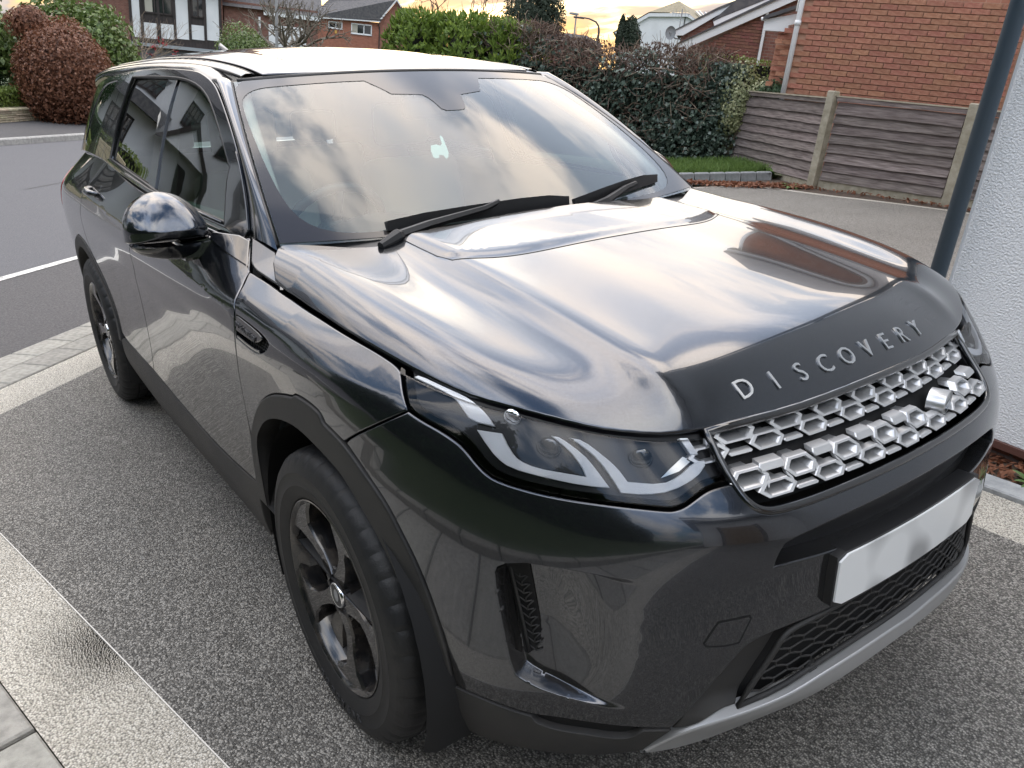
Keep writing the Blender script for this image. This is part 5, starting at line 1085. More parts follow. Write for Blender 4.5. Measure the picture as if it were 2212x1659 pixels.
def boxhedge(name,label,cat,p0,p1,depth,z0,z1,n,size,m,seed,jit=.05,core=True,corem=None,group=None):
    """clipped hedge: front face from p0 to p1, running back by depth"""
    rng=np.random.default_rng(seed); p0,p1=np.array(p0,float),np.array(p1,float); L=np.linalg.norm(p1-p0); u=(p1-p0)/L; w=np.array([-u[1],u[0]]); 
    if depth<0: w=-w; depth=-depth
    t=empty(name,(*p0,g1(*p0))); tag(t,label,cat,group); o=np.array([*p0,g1(*p0)])
    H=z1-z0; A=[L*H,L*H*.4,L*depth,depth*H,depth*H]; A=np.array(A)/sum(A); k=rng.choice(5,n,p=A); a=rng.random(n); b_=rng.random(n)
    Pu=np.where(k<3,a*L,np.where(k==3,0,L)); Pw=np.where(k==0,0,np.where(k==1,depth,np.where(k==2,b_*depth,a*depth))); Pz=np.where(k==2,H,b_*H)
    nu=np.where(k==3,-1.,np.where(k==4,1.,0)); nw=np.where(k==0,-1.,np.where(k==1,1.,0)); nz=np.where(k==2,1.,.15)
    wob=jit*np.sin(Pu*3.1+seed)*np.cos(Pz*2.7+seed)+jit*.7*rng.normal(size=n)-jit*1.2*rng.random(n)**2
    C=np.stack([u[0]*Pu+w[0]*Pw,u[1]*Pu+w[1]*Pw,Pz],1); N=np.stack([u[0]*nu+w[0]*nw,u[1]*nu+w[1]*nw,nz],1); C=C+N*wob[:,None]+[p0[0],p0[1],z0]-o; N=N+.6*rng.normal(size=N.shape)
    mk_quads('foliage',leafquads(C,N,size,rng),m,t)
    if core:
        b=MB(); e=.10; b.frame_box((p0[0]-o[0],p0[1]-o[1],z0-o[2]),(*u,0),(*w,0),(0,0,1),(e,e,0),(L-e,depth-e,H-e)); b.build('shade_core',corem or CORE,t)  # solid dark box added inside the leaves to block light, in place of inner shade
    return t
# --- across the road: low stone wall, clipped hedges, copper beech, laurel
STONE=per_object_tint(mat('cotswold_stone',(.40,.335,.22),.85,col2=(.54,.47,.34),scale=14,detail=6,bump=.7,bscale=45),.28,.07)
W0=np.array([-17.6,-.95]); W1=np.array([-20.75,1.80]); wl=np.linalg.norm(W1-W0); wu=(W1-W0)/wl; wn=np.array([wu[1],-wu[0]]); wn=wn if wn@np.array([1,-.3])>0 else -wn
b=MB(); b.frame_box((W0[0],W0[1],-.62),(*wu,0),(*(-wn),0),(0,0,1),(0,.015,0),(wl,.30,.335)); sw=b.build('stone_wall',mat('wall_mortar',(.17,.15,.11),.95)); tag(sw,'low honey stone garden wall under the clipped box hedge','wall')
rr=random.Random(3); z=-.60; ss=[]
while z<-.29:
    hh=rr.choice([.04,.045,.05,.06]); x=-rr.random()*.2
    while x<wl:
        l=rr.uniform(.13,.42); a,b_=max(0,x+.004),min(wl,x+l-.004)
        if b_-a>.04:
            d=rr.uniform(.0,.022); q=MB(); q.box((-(b_-a)/2,-.03,-hh/2+.003),((b_-a)/2,.03,hh/2-.003),bev=.007); o=q.build('stone',STONE,sw); c=W0+wu*(a+b_)/2+wn*(d-.02)
            o.matrix_world=Matrix(((wu[0],wn[0],0,c[0]),(wu[1],wn[1],0,c[1]),(0,0,1,z+hh/2),(0,0,0,1)))
        x+=l
    z+=hh
x=0
while x<wl:
    l=rr.uniform(.3,.55); q=MB(); q.box((-min(l,wl-x)/2+.004,-.19,0),(min(l,wl-x)/2-.004,.19,.045),bev=.008); o=q.build('coping_stone',STONE,sw); c=W0+wu*(x+min(l,wl-x)/2)-wn*.14; o.matrix_world=Matrix(((wu[0],wn[0],0,c[0]),(wu[1],wn[1],0,c[1]),(0,0,1,-.285),(0,0,0,1))); x+=l
boxhedge('box_hedge','low clipped bright green box hedge along the stone wall','hedge',(-17.75,-1.1),(-20.1,.95),.6,-.35,.10,9000,.055,BOXL,11,.03)
boxhedge('yew_hedge','tall clipped dark green hedge behind the box hedge','hedge',(-18.75,-1.5),(-20.55,.45),1.2,-.5,.80,9000,.05,YEW,12,.03)
bush('copper_beech','round copper beech bush with brown winter leaves beside the stone wall','bush',(-19.6,1.48,.45),(.95,.98,1.12),17000,.075,BEECH,21,amp=.30,low=-.9)
bush('copper_beech_shoot','leaning brown leafed beech shoot rising above the yew hedge','bush',(-20.2,.95,1.45),(.30,.42,.40),1400,.075,BEECH,23,amp=.3,stem=False)
bush('laurel','spreading light green laurel behind the copper beech','bush',(-22.6,2.25,.60),(1.2,1.6,1.45),9000,.15,LAUREL,24,amp=.25)
bush('laurel','bright green laurel above the yew hedge end','bush',(-21.2,.0,.75),(.9,.95,.95),5000,.13,LAUREL,25,amp=.25)
bush('holly_tree','dark evergreen tree top behind the bright green laurel','tree',(-24.5,-.6,2.0),(1.5,1.6,1.8),5000,.12,YEW,26,amp=.25)
# bare twiggy shrub with a few red leaves in front of the half timbered house
def twigs(b,p,d,l,r,depth,rng,spread=.55,up=.15):
    q=p+d*l; b.tube([p,(p+q)/2+rng.normal(size=3)*l*.05,q],[r,r*.85,r*.65],5 if r>.02 else 4,cap=False)
    if depth==0: return
    for k in range(int(rng.integers(2,4))):
        e=d+spread*rng.normal(size=3); e[2]+=up; e/=np.linalg.norm(e); twigs(b,p+(q-p)*rng.uniform(.55,1),e,l*rng.uniform(.6,.85),r*.62,depth-1,rng,spread,up)
def bare_tree(name,label,base,h_,r,depth,seed,m=BARK,spread=.5,up=.12,stems=1,group=None):
    rng=np.random.default_rng(seed); t=empty(name,base); tag(t,label,'tree',group); b=MB(); b2=MB()
    for s in range(stems):
        lean=np.array([rng.normal()*.12,rng.normal()*.12,1.]); lean/=np.linalg.norm(lean); p=np.array([rng.normal()*.25*(stems>1),rng.normal()*.25*(stems>1),0]); top=p+lean*h_*.38
        b.tube([p,p+lean*h_*.2+rng.normal(size=3)*.03*h_*.2,top],[r,r*.85,r*.75],10)
        for k in range(5):
            d=np.array([math.cos(k*1.26+s),math.sin(k*1.26+s),rng.uniform(.35,1.1)]); d/=np.linalg.norm(d); twigs(b2,top-lean*h_*.06*rng.random(),d,h_*.26,r*.5,depth,rng,spread,up)
    b.build('trunk',m,t,smooth=True); b2.build('branches',m,t,smooth=True); return t
t=bare_tree('bare_shrub','leafless twiggy shrub with a few red leaves before the half timbered house',(-28.0,4.6,-.6),3.2,.035,3,31,TWIG,.45,.3,4)
rng=np.random.default_rng(5); C=np.array([(0.3,.9,2.0),(.25,.75,1.75),(.2,1.25,1.35),(.3,.6,1.55),(.3,1.05,1.9),(.2,1.4,1.6)]); C=np.repeat(C,9,0)+.06*rng.normal(size=(54,3)); mk_quads('red_leaves',leafquads(C,rng.normal(size=C.shape),.11,rng),mat('red_leaf',(.35,.02,.03),.5),t)
bush('privet','loose bright green privet beside the bare shrub','bush',(-30.8,9.3,1.0),(1.0,1.05,1.15),5500,.09,LAUREL,33,amp=.28)
bare_tree('pollarded_tree','leafless pollarded tree with twin stems before the white garage door','' and 0 or (-37.6,13.8,-.6),5.2,.17,4,41,BARK,.62,.10,2)
b=MB(); b.tube([(0,0,0),(0,0,5.5)],[.075,.06],12); b.tube([(0,0,5.4),(0,.1,6.0),(.2,.7,6.15)],.035,8); t=empty('street_lamp',(-35.99,12.49,-.6)); b.build('column',mat('galvanised_grey',(.30,.30,.30),.6),t); tag(t,'plain grey street lamp column standing by the pollarded tree','street lamp')
b=MB(); b.box((.15,.6,6.08),(.35,1.2,6.22),bev=.03); b.build('lantern',mat('galvanised_grey',(.30,.30,.30),.6),t)
# ---------------------------------------------------------------- buildings
def brickmat(name,c1,c2,mort,bw=.225,bh=.075,rough=.85,rot=None):
    """running-bond brickwork too far off or too high to pick the bricks apart; u along the wall, z up"""
    m=bpy.data.materials.new(name); m.use_nodes=True; nt=m.node_tree; b=nt.nodes['Principled BSDF']; b.inputs['Roughness'].default_value=rough
    tc=nd(nt,'ShaderNodeTexCoord'); mp=nd(nt,'ShaderNodeMapping'); mp.inputs['Rotation'].default_value=(math.pi/2,0,0) if rot is None else rot
    sep=nd(nt,'ShaderNodeSeparateXYZ'); lk(nt,tc.outputs['Object'],sep.inputs[0]); ad=nd(nt,'ShaderNodeMath'); ad.operation='ADD'; lk(nt,sep.outputs['X'],ad.inputs[0]); lk(nt,sep.outputs['Y'],ad.inputs[1]); cb=nd(nt,'ShaderNodeCombineXYZ'); lk(nt,ad.outputs[0],cb.inputs[0]); lk(nt,sep.outputs['Z'],cb.inputs[1])
    br=nd(nt,'ShaderNodeTexBrick'); br.inputs['Color1'].default_value=(*c1,1); br.inputs['Color2'].default_value=(*c2,1); br.inputs['Mortar'].default_value=(*mort,1); br.inputs['Scale'].default_value=1; br.inputs['Brick Width'].default_value=bw; br.inputs['Row Height'].default_value=bh; br.inputs['Mortar Size'].default_value=.007; br.inputs['Bias'].default_value=.1
    lk(nt,cb.outputs[0],br.inputs['Vector']); n=nd(nt,'ShaderNodeTexNoise'); n.inputs['Scale'].default_value=5; n.inputs['Detail'].default_value=6; lk(nt,tc.outputs['Object'],n.inputs['Vector'])
    mr=nd(nt,'ShaderNodeMapRange'); mr.inputs[3].default_value=.72; mr.inputs[4].default_value=1.25; lk(nt,n.outputs['Fac'],mr.inputs[0]); x=nd(nt,'ShaderNodeMix'); x.data_type='RGBA'; x.blend_type='MULTIPLY'; x.inputs[0].default_value=1; lk(nt,br.outputs['Color'],x.inputs[6]); lk(nt,mr.outputs[0],x.inputs[7]); lk(nt,x.outputs[2],b.inputs['Base Color'])
    bp=nd(nt,'ShaderNodeBump'); bp.inputs['Strength'].default_value=.5; bp.inputs['Distance'].default_value=.01; bp.invert=True; lk(nt,br.outputs['Fac'],bp.inputs['Height']); lk(nt,bp.outputs[0],b.inputs['Normal']); return m
UPVC=mat('white_upvc',(.74,.75,.76),.35)
RENDER=mat('white_render',(.72,.73,.74),.85,bump=.55,bscale=55,col2=(.64,.65,.66),scale=1.3)
RENDF=mat('white_painted_wall',(.74,.75,.76),.85,col2=(.66,.67,.68),scale=.8)
TILE=mat('grey_roof_tile',(.060,.060,.066),.75,col2=(.105,.10,.10),scale=6,detail=5)
TILEB=mat('olive_roof_tile',(.20,.17,.11),.8,col2=(.27,.235,.16),scale=3,detail=5)
TIMB=mat('black_timber',(.022,.017,.016),.7,col2=(.04,.03,.028),scale=8,stretch=(1,1,.2))
PANE=mat('window_glass',(.02,.024,.026),.04,coat=1,spec=.8)
CURT=mat('window_curtain',(.42,.40,.34),.9)
class Face:
    """local frame of a wall: u to the right along it, z up, n towards the viewer's side"""
    def __init__(s,o,u): s.o=np.array([o[0],o[1],0.]); s.u=np.array([u[0],u[1],0.]); s.u/=np.linalg.norm(s.u); s.n=np.array([s.u[1],-s.u[0],0.])
    def p(s,u,z,d=0): return s.o+s.u*u+s.n*d+np.array([0,0,z])
    def slab(s,name,poly,d0,d1,m,parent):
        b=MB(); b.prism(poly,s.o,s.u,np.array([0,0,1.]),s.n,d0,d1); return b.build(name,m,parent)
    def rect(s,name,u0,u1,z0,z1,d0,d1,m,parent): return s.slab(name,[(u0,z0),(u1,z0),(u1,z1),(u0,z1)],d0,d1,m,parent)
    def window(s,u0,u1,z0,z1,parent,fm=UPVC,mull=(),d=.0,curtain=False,fw=.055,tr=None,sill=True):
        b=MB(); w=s.rect('window',u0+.01,u1-.01,z0+.01,z1-.01,d+.004,d+.012,PANE,parent)
        for (a,b_,c,e) in [(u0,u1,z0,z0+fw),(u0,u1,z1-fw,z1),(u0,u0+fw,z0,z1),(u1-fw,u1,z0,z1)]+[(x-fw*.45,x+fw*.45,z0,z1) for x in mull]+([(u0,u1,tr-fw*.4,tr+fw*.4)] if tr else []):
            s.rect('frame',a,b_,c,e,d+.013,d+.05,fm,w)
        if curtain: s.rect('curtain',u0+.06,u0+.06+.28*(u1-u0),z0+.05,z1-.05,d+.0125,d+.0128,CURT,w)
        if sill: s.rect('sill',u0-.04,u1+.04,z0-.045,z0,d-.0,d+.09,fm,w)
        return w
def box_house(f,u0,u1,z0,z1,depth,m,name,root): return f.rect(name,u0,u1,z0,z1,-depth,0,m,root)
def bricks(f,poly,m,parent,bw=.235,bh=.0775,off=0,limit=300,d=.010):
    """bricks of a wall as pieces of their own inside poly (u,z)"""
    P=np.array(poly); q=MB(); q.box((-.5*(bw-.010),-.012,-.5*(bh-.010)),(.5*(bw-.010),.010,.5*(bh-.010)),bev=.003); src=q.build('brick',m,parent); me=src.data; bpy.data.objects.remove(src)
    hb=MB(); hb.box((-.5*(bw/2-.010),-.012,-.5*(bh-.010)),(.5*(bw/2-.010),.010,.5*(bh-.010)),bev=.003); s2=hb.build('brick',m,parent); me2=s2.data; bpy.data.objects.remove(s2)
    k=0; z=math.floor(P[:,1].min()/bh)*bh; row=0; R3=Matrix(((f.u[0],f.n[0],0),(f.u[1],f.n[1],0),(0,0,1)))
    while z<P[:,1].max():
        x=math.floor(P[:,0].min()/bw)*bw+(bw/2 if int(round(z/bh))%2 else 0)
        while x<P[:,0].max()+bw:
            if inside(P,np.array([[x+bw*.30,z+bh/2]]))[0] and inside(P,np.array([[x+bw*.70,z+bh/2]]))[0] and k<limit:
                o=bpy.data.objects.new('brick',me); COLL.objects.link(o); o.parent=parent; w=f.p(x+bw/2,z+bh/2,d*(.2+.8*random.random())); o.matrix_world=Matrix.Translation(w)@R3.to_4x4(); k+=1
            else:
                for hx in (.25,.75):
                    if inside(P,np.array([[x+bw*hx-.04,z+bh/2]]))[0] and inside(P,np.array([[x+bw*hx+.04,z+bh/2]]))[0] and k<limit:
                        o=bpy.data.objects.new('brick',me2); COLL.objects.link(o); o.parent=parent; w=f.p(x+bw*hx,z+bh/2,d*(.2+.8*random.random())); o.matrix_world=Matrix.Translation(w)@R3.to_4x4(); k+=1
            x+=bw
        z+=bh
    return k
# --- orange brick house behind the fence
BRO=per_object_tint(mat('orange_brick',(.31,.125,.078),.85,col2=(.40,.19,.125),scale=22,detail=6,bump=.5,bscale=90),.11,.03)
BROM=brickmat('orange_brickwork',(.31,.125,.078),(.39,.17,.11),(.40,.235,.165),.235,.0775)
MORT=mat('brick_mortar',(.40,.235,.165),.9)
f=Face((-6.56,9.5),(.9,.43)); H=empty('brick_house',(*f.o[:2],.45)); H.location=(0,0,0); tag(H,'orange brick house side wall rising behind the timber fence','house')
w=f.rect('wall',0,7.5,.2,3.02,-6,-.012,MORT,H); f.rect('upper_wall',0,7.5,3.02,5.3,-6,-.004,BROM,H)
bricks(f,[(0.0,1.52),(2.95,1.52),(2.95,3.02),(0.0,3.02)],BRO,w,limit=299)
f.rect('lower_brickwork',2.96,7.5,.2,3.02,-.01,-.003,BROM,H); f.rect('lower_brickwork',0,2.96,.2,1.51,-.01,-.003,BROM,H)
f.rect('fascia',-.25,7.7,5.15,5.38,-.3,.32,UPVC,H); b=MB(); b.tube([f.p(-.25,5.40,.38),f.p(7.7,5.40,.38)],.06,8); b.build('gutter',mat('grey_gutter',(.10,.10,.11),.4),H)
f.slab('roof',[(-.3,5.38),(7.8,5.38),(7.8,5.5),(-.3,5.5)],-.2,.36,TILE,H)
b=MB(); q=[f.p(-.3,5.45,.36),f.p(7.8,5.45,.36),f.p(7.8,7.9,-3.2),f.p(-.3,7.9,-3.2),f.p(7.8,5.45,-6.6),f.p(-.3,5.45,-6.6)]; b.add(q,[(0,1,2,3),(3,2,4,5)]); b.build('roof_slope',TILE,H)
b=MB(); b.tube([f.p(-.03,1.0,.055),f.p(-.03,5.2,.055)],.040,12)
for z in (2.62,): b.tube([f.p(-.03,z-.035,.055),f.p(-.03,z+.035,.055)],.047,12)
b.build('downpipe',UPVC,H,smooth=True)
# low return with its own little tiled verge
f.rect('return_wall',-.36,-.06,.3,2.52,-1.5,-.30,MORT,H); rw_=f.rect('return_face',-.36,-.06,.3,2.52,-.30,-.296,MORT,H)
bricks(f,[(-.37,1.70),(-.06,1.70),(-.06,2.52),(-.37,2.52)],BRO,rw_,limit=60,d=-.285)
f.slab('verge_board',[(-.60,2.66),(-.56,2.51),(-.20,2.51),(-.21,2.60),(-.12,2.63),(-.12,2.77)],-.29,-.22,UPVC,H)
for k in range(3):
    a=-.60+.155*k; f.slab('verge_tile',[(a,2.655+.058*k),(a+.17,2.722+.058*k),(a+.165,2.775+.058*k),(a-.005,2.705+.058*k)],-.35,-.16+.006*k,TILE,H)
b=MB(); b.tube([f.p(-.64,2.665,-.22),f.p(-.56,2.675,-.22)],.028,10); b.build('verge_gutter_end',UPVC,H)
b=MB(); b.tube([f.p(-.06,2.78,.03),f.p(-.06,3.3,.03)],.05,4); b.build('meter_box',mat('grey_plastic',(.42,.43,.43),.6),H)
# --- brown brick houses with white bargeboards beyond
BRB=per_object_tint(mat('brown_brick',(.155,.062,.045),.85,col2=(.215,.095,.07),scale=22,detail=6),.20,.05)
BRBM=brickmat('brown_brickwork',(.15,.058,.044),(.21,.09,.066),(.22,.16,.13))
MORB=mat('brown_brick_mortar',(.22,.16,.13),.9)
f=Face((-13.54,15.85),(.759,.651)); H=empty('brick_gable_house'); tag(H,'dark brown brick gable with broad white bargeboard beyond the hedge','house')
w=f.slab('wall',[(-.72,-.4),(3.2,-.4),(3.2,4.7),(1.1,3.62),(-.72,2.55)],-5,-.012,MORB,H)
bricks(f,[(-.70,1.75),(1.16,1.75),(1.16,3.62),(1.06,3.57),(-.70,2.50)],BRB,w,.225,.075,limit=299)
f.slab('upper_brickwork',[(1.17,-.4),(3.2,-.4),(3.2,4.7),(1.17,3.66)],-.01,.0,BRBM,H)
f.slab('bargeboard',[(-1.0,2.64),(-.99,2.47),(-.73,2.49),(-.70,2.60),(1.11,3.57),(3.3,4.75),(3.3,4.95),(1.08,3.77)],.02,.12,UPVC,H)
f.slab('verge_tiles',[(-1.03,2.655),(-1.02,2.64),(1.08,3.77),(3.3,4.95),(3.3,5.01),(1.06,3.83)],-.1,.16,TILE,H)
f.slab('low_eaves',[(-1.30,2.36),(-1.01,2.52),(-.70,2.37),(-.72,2.33),(-1.0,2.46),(-1.28,2.31)],.03,.10,UPVC,H)
b=MB(); b.tube([f.p(1.12,1.4,.06),f.p(1.10,4.2,.06)],.038,10); b.build('downpipe',UPVC,H)
f.rect('side_window',.98,1.10,1.9,2.18,.0,.03,PANE,H)
f2=Face((-15.49,18.12),(.759,.651)); H=empty('brick_gable_house'); tag(H,'brown brick gable carrying a satellite dish before the white house','house')
w=f2.slab('wall',[(-1.08,-.4),(2.5,-.4),(2.5,4.9),(.80,4.20),(-.10,3.74),(-1.08,3.06)],-4,0,BRBM,H)
f2.slab('bargeboard',[(-1.28,3.14),(-1.24,3.02),(-1.02,3.04),(-.12,3.66),(.9,4.16),(.9,4.31),(-.14,3.80)],.02,.12,UPVC,H)
f2.slab('verge_tiles',[(-1.31,3.155),(-1.28,3.14),(-.14,3.80),(.9,4.31),(.9,4.37),(-.16,3.86)],-3.5,.15,TILE,H)
f2.slab('second_bargeboard',[(-.22,3.46),(-.16,3.34),(.0,3.35),(.06,3.46),(1.6,4.22),(1.6,4.37),(.02,3.60)],.30,.40,UPVC,H)
f2.slab('second_roof',[(-.24,3.49),(-.22,3.47),(.02,3.61),(1.6,4.38),(1.6,4.6),(.62,4.13),(.42,4.16)],-1,.42,TILE,H)
b=MB()
for k in range(7):
    t=k/6*math.pi/2
    for j in range(16): q=2*math.pi*j/16; b.v.append(tuple(f2.p(-1.38+.19*math.sin(t)*math.cos(q)*.8,3.06+.19*math.sin(t)*math.sin(q),.35-.06*math.cos(t))))
for k in range(6):
    for j in range(16): b.f.append((k*16+j,k*16+(j+1)%16,(k+1)*16+(j+1)%16,(k+1)*16+j))
dish=b.build('dish',mat('dish_grey',(.25,.26,.27),.5),None,fix=False); tag(dish,'grey satellite dish on the brown brick gable','satellite dish')
b=MB(); b.tube([f2.p(-1.38,3.06,.30),f2.p(-1.24,2.94,.1),f2.p(-1.06,2.94,-.05)],.02,6); b.tube([f2.p(-1.38,3.0,.32),f2.p(-1.40,3.07,.62)],.012,5); b.build('dish_arm',mat('dish_grey',(.25,.26,.27),.5),dish)
b=MB(); m0=f2.p(-1.16,3.12,.1); b.tube([m0,m0+[0,0,.62]],.014,6); a=f2.u
for k in range(6): q=m0+[0,0,.50]+a*(k*.09-.25); b.tube([q-np.array([0,0,.09]),q+np.array([0,0,.09])],.007,4)
b.tube([m0+[0,0,.5]-a*.3,m0+[0,0,.5]+a*.25],.009,5); tag(b.build('roof_aerial_mast',mat('aerial_grey',(.3,.3,.31),.5)),'spiky television aerial beside the satellite dish','aerial')
b=MB(); m0=f2.p(.33,3.6,-.5); b.tube([m0,m0+[0,0,1.4]],.014,6); tag(b.build('aerial_pole',mat('aerial_grey',(.3,.3,.31),.5)),'thin bare pole above the brown brick roofs','aerial')
# --- white house with olive hipped roof
f=Face((-62.03,62.18),(.709,.705)); H=empty('white_house'); tag(H,'white rendered house with olive tiled half hipped roof and rooflights','house')
f.slab('wall',[(-3.42,-1),(4.1,-1),(4.1,8.30),(3.2,8.72),(-.62,8.36),(-3.40,6.44)],-9,0,RENDF,H)
f.slab('barge',[(-3.95,6.5),(-3.5,6.35),(-.62,8.30),(3.2,8.62),(4.15,8.2),(4.25,8.42),(3.2,8.95),(-.66,8.62)],.0,.25,UPVC,H)
b=MB(); q=[f.p(-.70,8.70,.3),f.p(3.25,9.0,.3),f.p(2.2,10.2,-2.0),f.p(2.9,10.3,-9),f.p(-4.1,6.5,.35),f.p(-4.1,6.5,-9),f.p(7.2,7.8,-9),f.p(4.3,8.4,.3),f.p(7.0,8.9,-9)]
b.add(q,[(0,1,2),(4,0,2,3,5),(1,7,8,3,2)]); b.build('roof',TILEB,H)
for k,(u,z,dd) in enumerate(((3.75,9.05,-2.2),(4.35,9.12,-2.6),(4.75,9.35,-4.5),(5.45,9.4,-6))): 
    q=MB(); p=f.p(u,z,dd); t1=(f.p(4.3,8.4,.3)-f.p(2.2,10.2,-2.0)); t1/=np.linalg.norm(t1); t2=(f.p(7.0,8.9,-9)-f.p(4.3,8.4,.3)); t2/=np.linalg.norm(t2); nn=np.cross(t2,t1); nn=nn if nn[2]>0 else -nn; nn/=np.linalg.norm(nn)
    q.frame_box(p+nn*.1,t1,t2,nn,(-.45,-.30,0),(.45,.30,.08)); q.build('rooflight',mat('rooflight_glass',(.55,.58,.62),.08,metal=.6),H)
b=MB(); b.tube([f.p(-3.3,-.5,.08),f.p(-3.35,6.35,.08)],.05,8); b.tube([f.p(3.0,6.2,.08),f.p(3.05,8.6,.08)],.05,8); b.build('downpipe',mat('black_pipe',(.03,.03,.03),.5),H)
# --- red brick house with gable, far down the road
BRR=brickmat('red_brickwork',(.27,.085,.05),(.36,.13,.08),(.32,.22,.17)); BRR2=brickmat('dull_red_brickwork',(.24,.09,.06),(.31,.125,.09),(.28,.2,.16))
f=Face((-76.29,36.15),(.437,.899)); H=empty('brick_house'); tag(H,'red brick house with grey tiled roof and white framed windows down the road','house')
f.rect('wall',-4.32,1.80,-1,4.85,-5,0,BRR,H); fg=Face(f.p(1.80,0)[:2],(.20,.98)); 
f.slab('gable_wall',[(1.801,-1),(4.85,-1),(4.85,4.95),(3.45,6.95),(1.801,4.9)],-.35,0.02,BRR2,H)
b=MB(); q=[f.p(-4.6,4.72,.35),f.p(1.95,5.0,.35),f.p(3.45,7.1,.25),f.p(-3.1,6.6,-2.2),f.p(5.15,5.0,.2),f.p(5.0,5.1,-6),f.p(3.4,7.1,-6)]; b.add(q,[(0,1,2,3),(2,4,5,6)]); b.build('roof',TILE,H)
for k in range(8):
    t=(k+.5)/8; a=f.p(-4.6,4.74,.37)*(1-t)+f.p(-3.1,6.62,-2.18)*t; c=f.p(1.95,5.02,.37)*(1-t)+f.p(3.45,7.12,.27)*t; q=MB(); q.tube([a,c],.035,4); q.build('tile_course',TILE,H)
f.slab('fascia',[(-4.6,4.62),(1.9,4.90),(1.9,5.0),(-4.6,4.72)],.02,.36,UPVC,H)
f.slab('bargeboard',[(1.80,4.88),(3.45,7.0),(5.0,4.98),(5.12,5.0),(3.45,7.2),(1.70,5.0)],.26,.34,UPVC,H)
f.window(-3.08,-1.73,3.90,4.52,H,mull=(-2.35,),fw=.09); f.window(-.89,1.13,3.62,4.58,H,mull=(.35,),curtain=True,fw=.10)
b=MB(); b.tube([f.p(1.86,-.5,.1),f.p(1.86,4.4,.1),f.p(1.70,4.8,.25)],.05,8); b.tube([f.p(3.9,5.6,.12),f.p(4.4,5.55,.12)],.04,6); b.build('downpipe',mat('black_pipe',(.03,.03,.03),.5),H)
b=MB(); b.tube([f.p(-1.4,5.35,-.5),f.p(-1.4,6.0,-.5)],.10,8); b.build('roof_vent',mat('pale_vent',(.6,.6,.58),.6),H)
f.rect('alarm_box',-2.45,-2.25,3.45,3.75,.02,.10,mat('alarm_yellow',(.55,.33,.08),.5),H)
# dark brick garage with white door beside it
f=Face((-56.73,19.84),(.362,.932)); H=empty('garage'); tag(H,'dark brick garage with white panelled door behind the pollarded tree','garage')
f.rect('wall',-3.0,3.2,-1,4.2,-5,0,BRBM,H); dr=f.rect('garage_door',-.1,2.42,-.8,3.0,.003,.03,UPVC,H)
for k in range(12): f.rect('door_panel',-.08,2.40,-.75+k*.31,-.75+k*.31+.285,.031,.045,UPVC,dr)
f.rect('fascia',-.4,3.4,3.55,3.85,.003,.3,UPVC,H); b=MB(); b.add([f.p(-3.4,3.85,.35),f.p(3.5,3.85,.35),f.p(3.5,5.9,-3),f.p(-3.4,5.9,-3)],[(0,1,2,3)]); b.build('roof',TILE,H)
f.rect('downpipe',-.75,-.62,-.5,3.4,.003,.1,UPVC,H)
# --- half timbered house
f=Face((-58.18,13.89),(.252,.968)); H=empty('half_timbered_house'); tag(H,'half timbered house with white panels between dark beams beyond the laurel','house')
f.rect('wall',-7,3.05,-1,6.2,-7,0,BRBM,H); f.rect('timber_backing',-2.65,2.95,1.05,4.6,.003,.03,TIMB,H)
for (u0,u1,z0,z1) in ((-2.52,-2.06,1.20,4.4),(-1.86,-1.09,1.28,2.25),(-.84,-.03,1.38,2.28),(.10,.90,1.46,4.4),(1.03,1.83,1.52,2.42),(2.0,2.80,1.57,4.4)):
    f.rect('plaster_panel',u0,u1,z0,z1,.031,.05,RENDF,H)
for u in (-2.60,-1.96,-.95,.03,.96,1.92,2.88): f.rect('timber_post',u-.085,u+.085,1.05,4.5,.051,.09,TIMB,H)
f.rect('timber_beam',-2.7,3.0,1.02,1.30,.091,.12,TIMB,H)
f.window(-1.83,-.06,2.82,4.1,H,fm=TIMB,mull=(-1.15,-.62),d=.05,curtain=True,fw=.10,sill=False); f.window(1.08,1.87,2.88,4.1,H,fm=TIMB,mull=(1.5,),d=.05,fw=.10,sill=False)
f.rect('jetty_fascia',-2.75,3.05,.80,1.0,.02,.45,mat('grey_lead',(.30,.32,.34),.6),H); f.rect('garage_door',-2.2,2.6,-1,.72,.01,.06,mat('grey_door',(.13,.13,.14),.6),H)
for k in range(6): f.rect('door_slat',-2.2,2.6,-.9+k*.27,-.9+k*.27+.2,.061,.075,mat('grey_door',(.13,.13,.14),.6),H)
f.slab('gutter',[(-3.2,4.28),(3.7,4.60),(3.7,4.72),(-3.2,4.40)],.1,.5,UPVC,H); b=MB(); b.add([f.p(-7.3,4.45,.55),f.p(3.9,4.7,.55),f.p(3.9,8.2,-3.5),f.p(-7.3,8.2,-3.5)],[(0,1,2,3)]); b.build('roof',TILE,H)
f3=Face(f.p(3.05,0,-1.5)[:2],(.252,.968)); f3.rect('side_wall',0,3.6,-1,6.5,-4,0,BRBM,H)
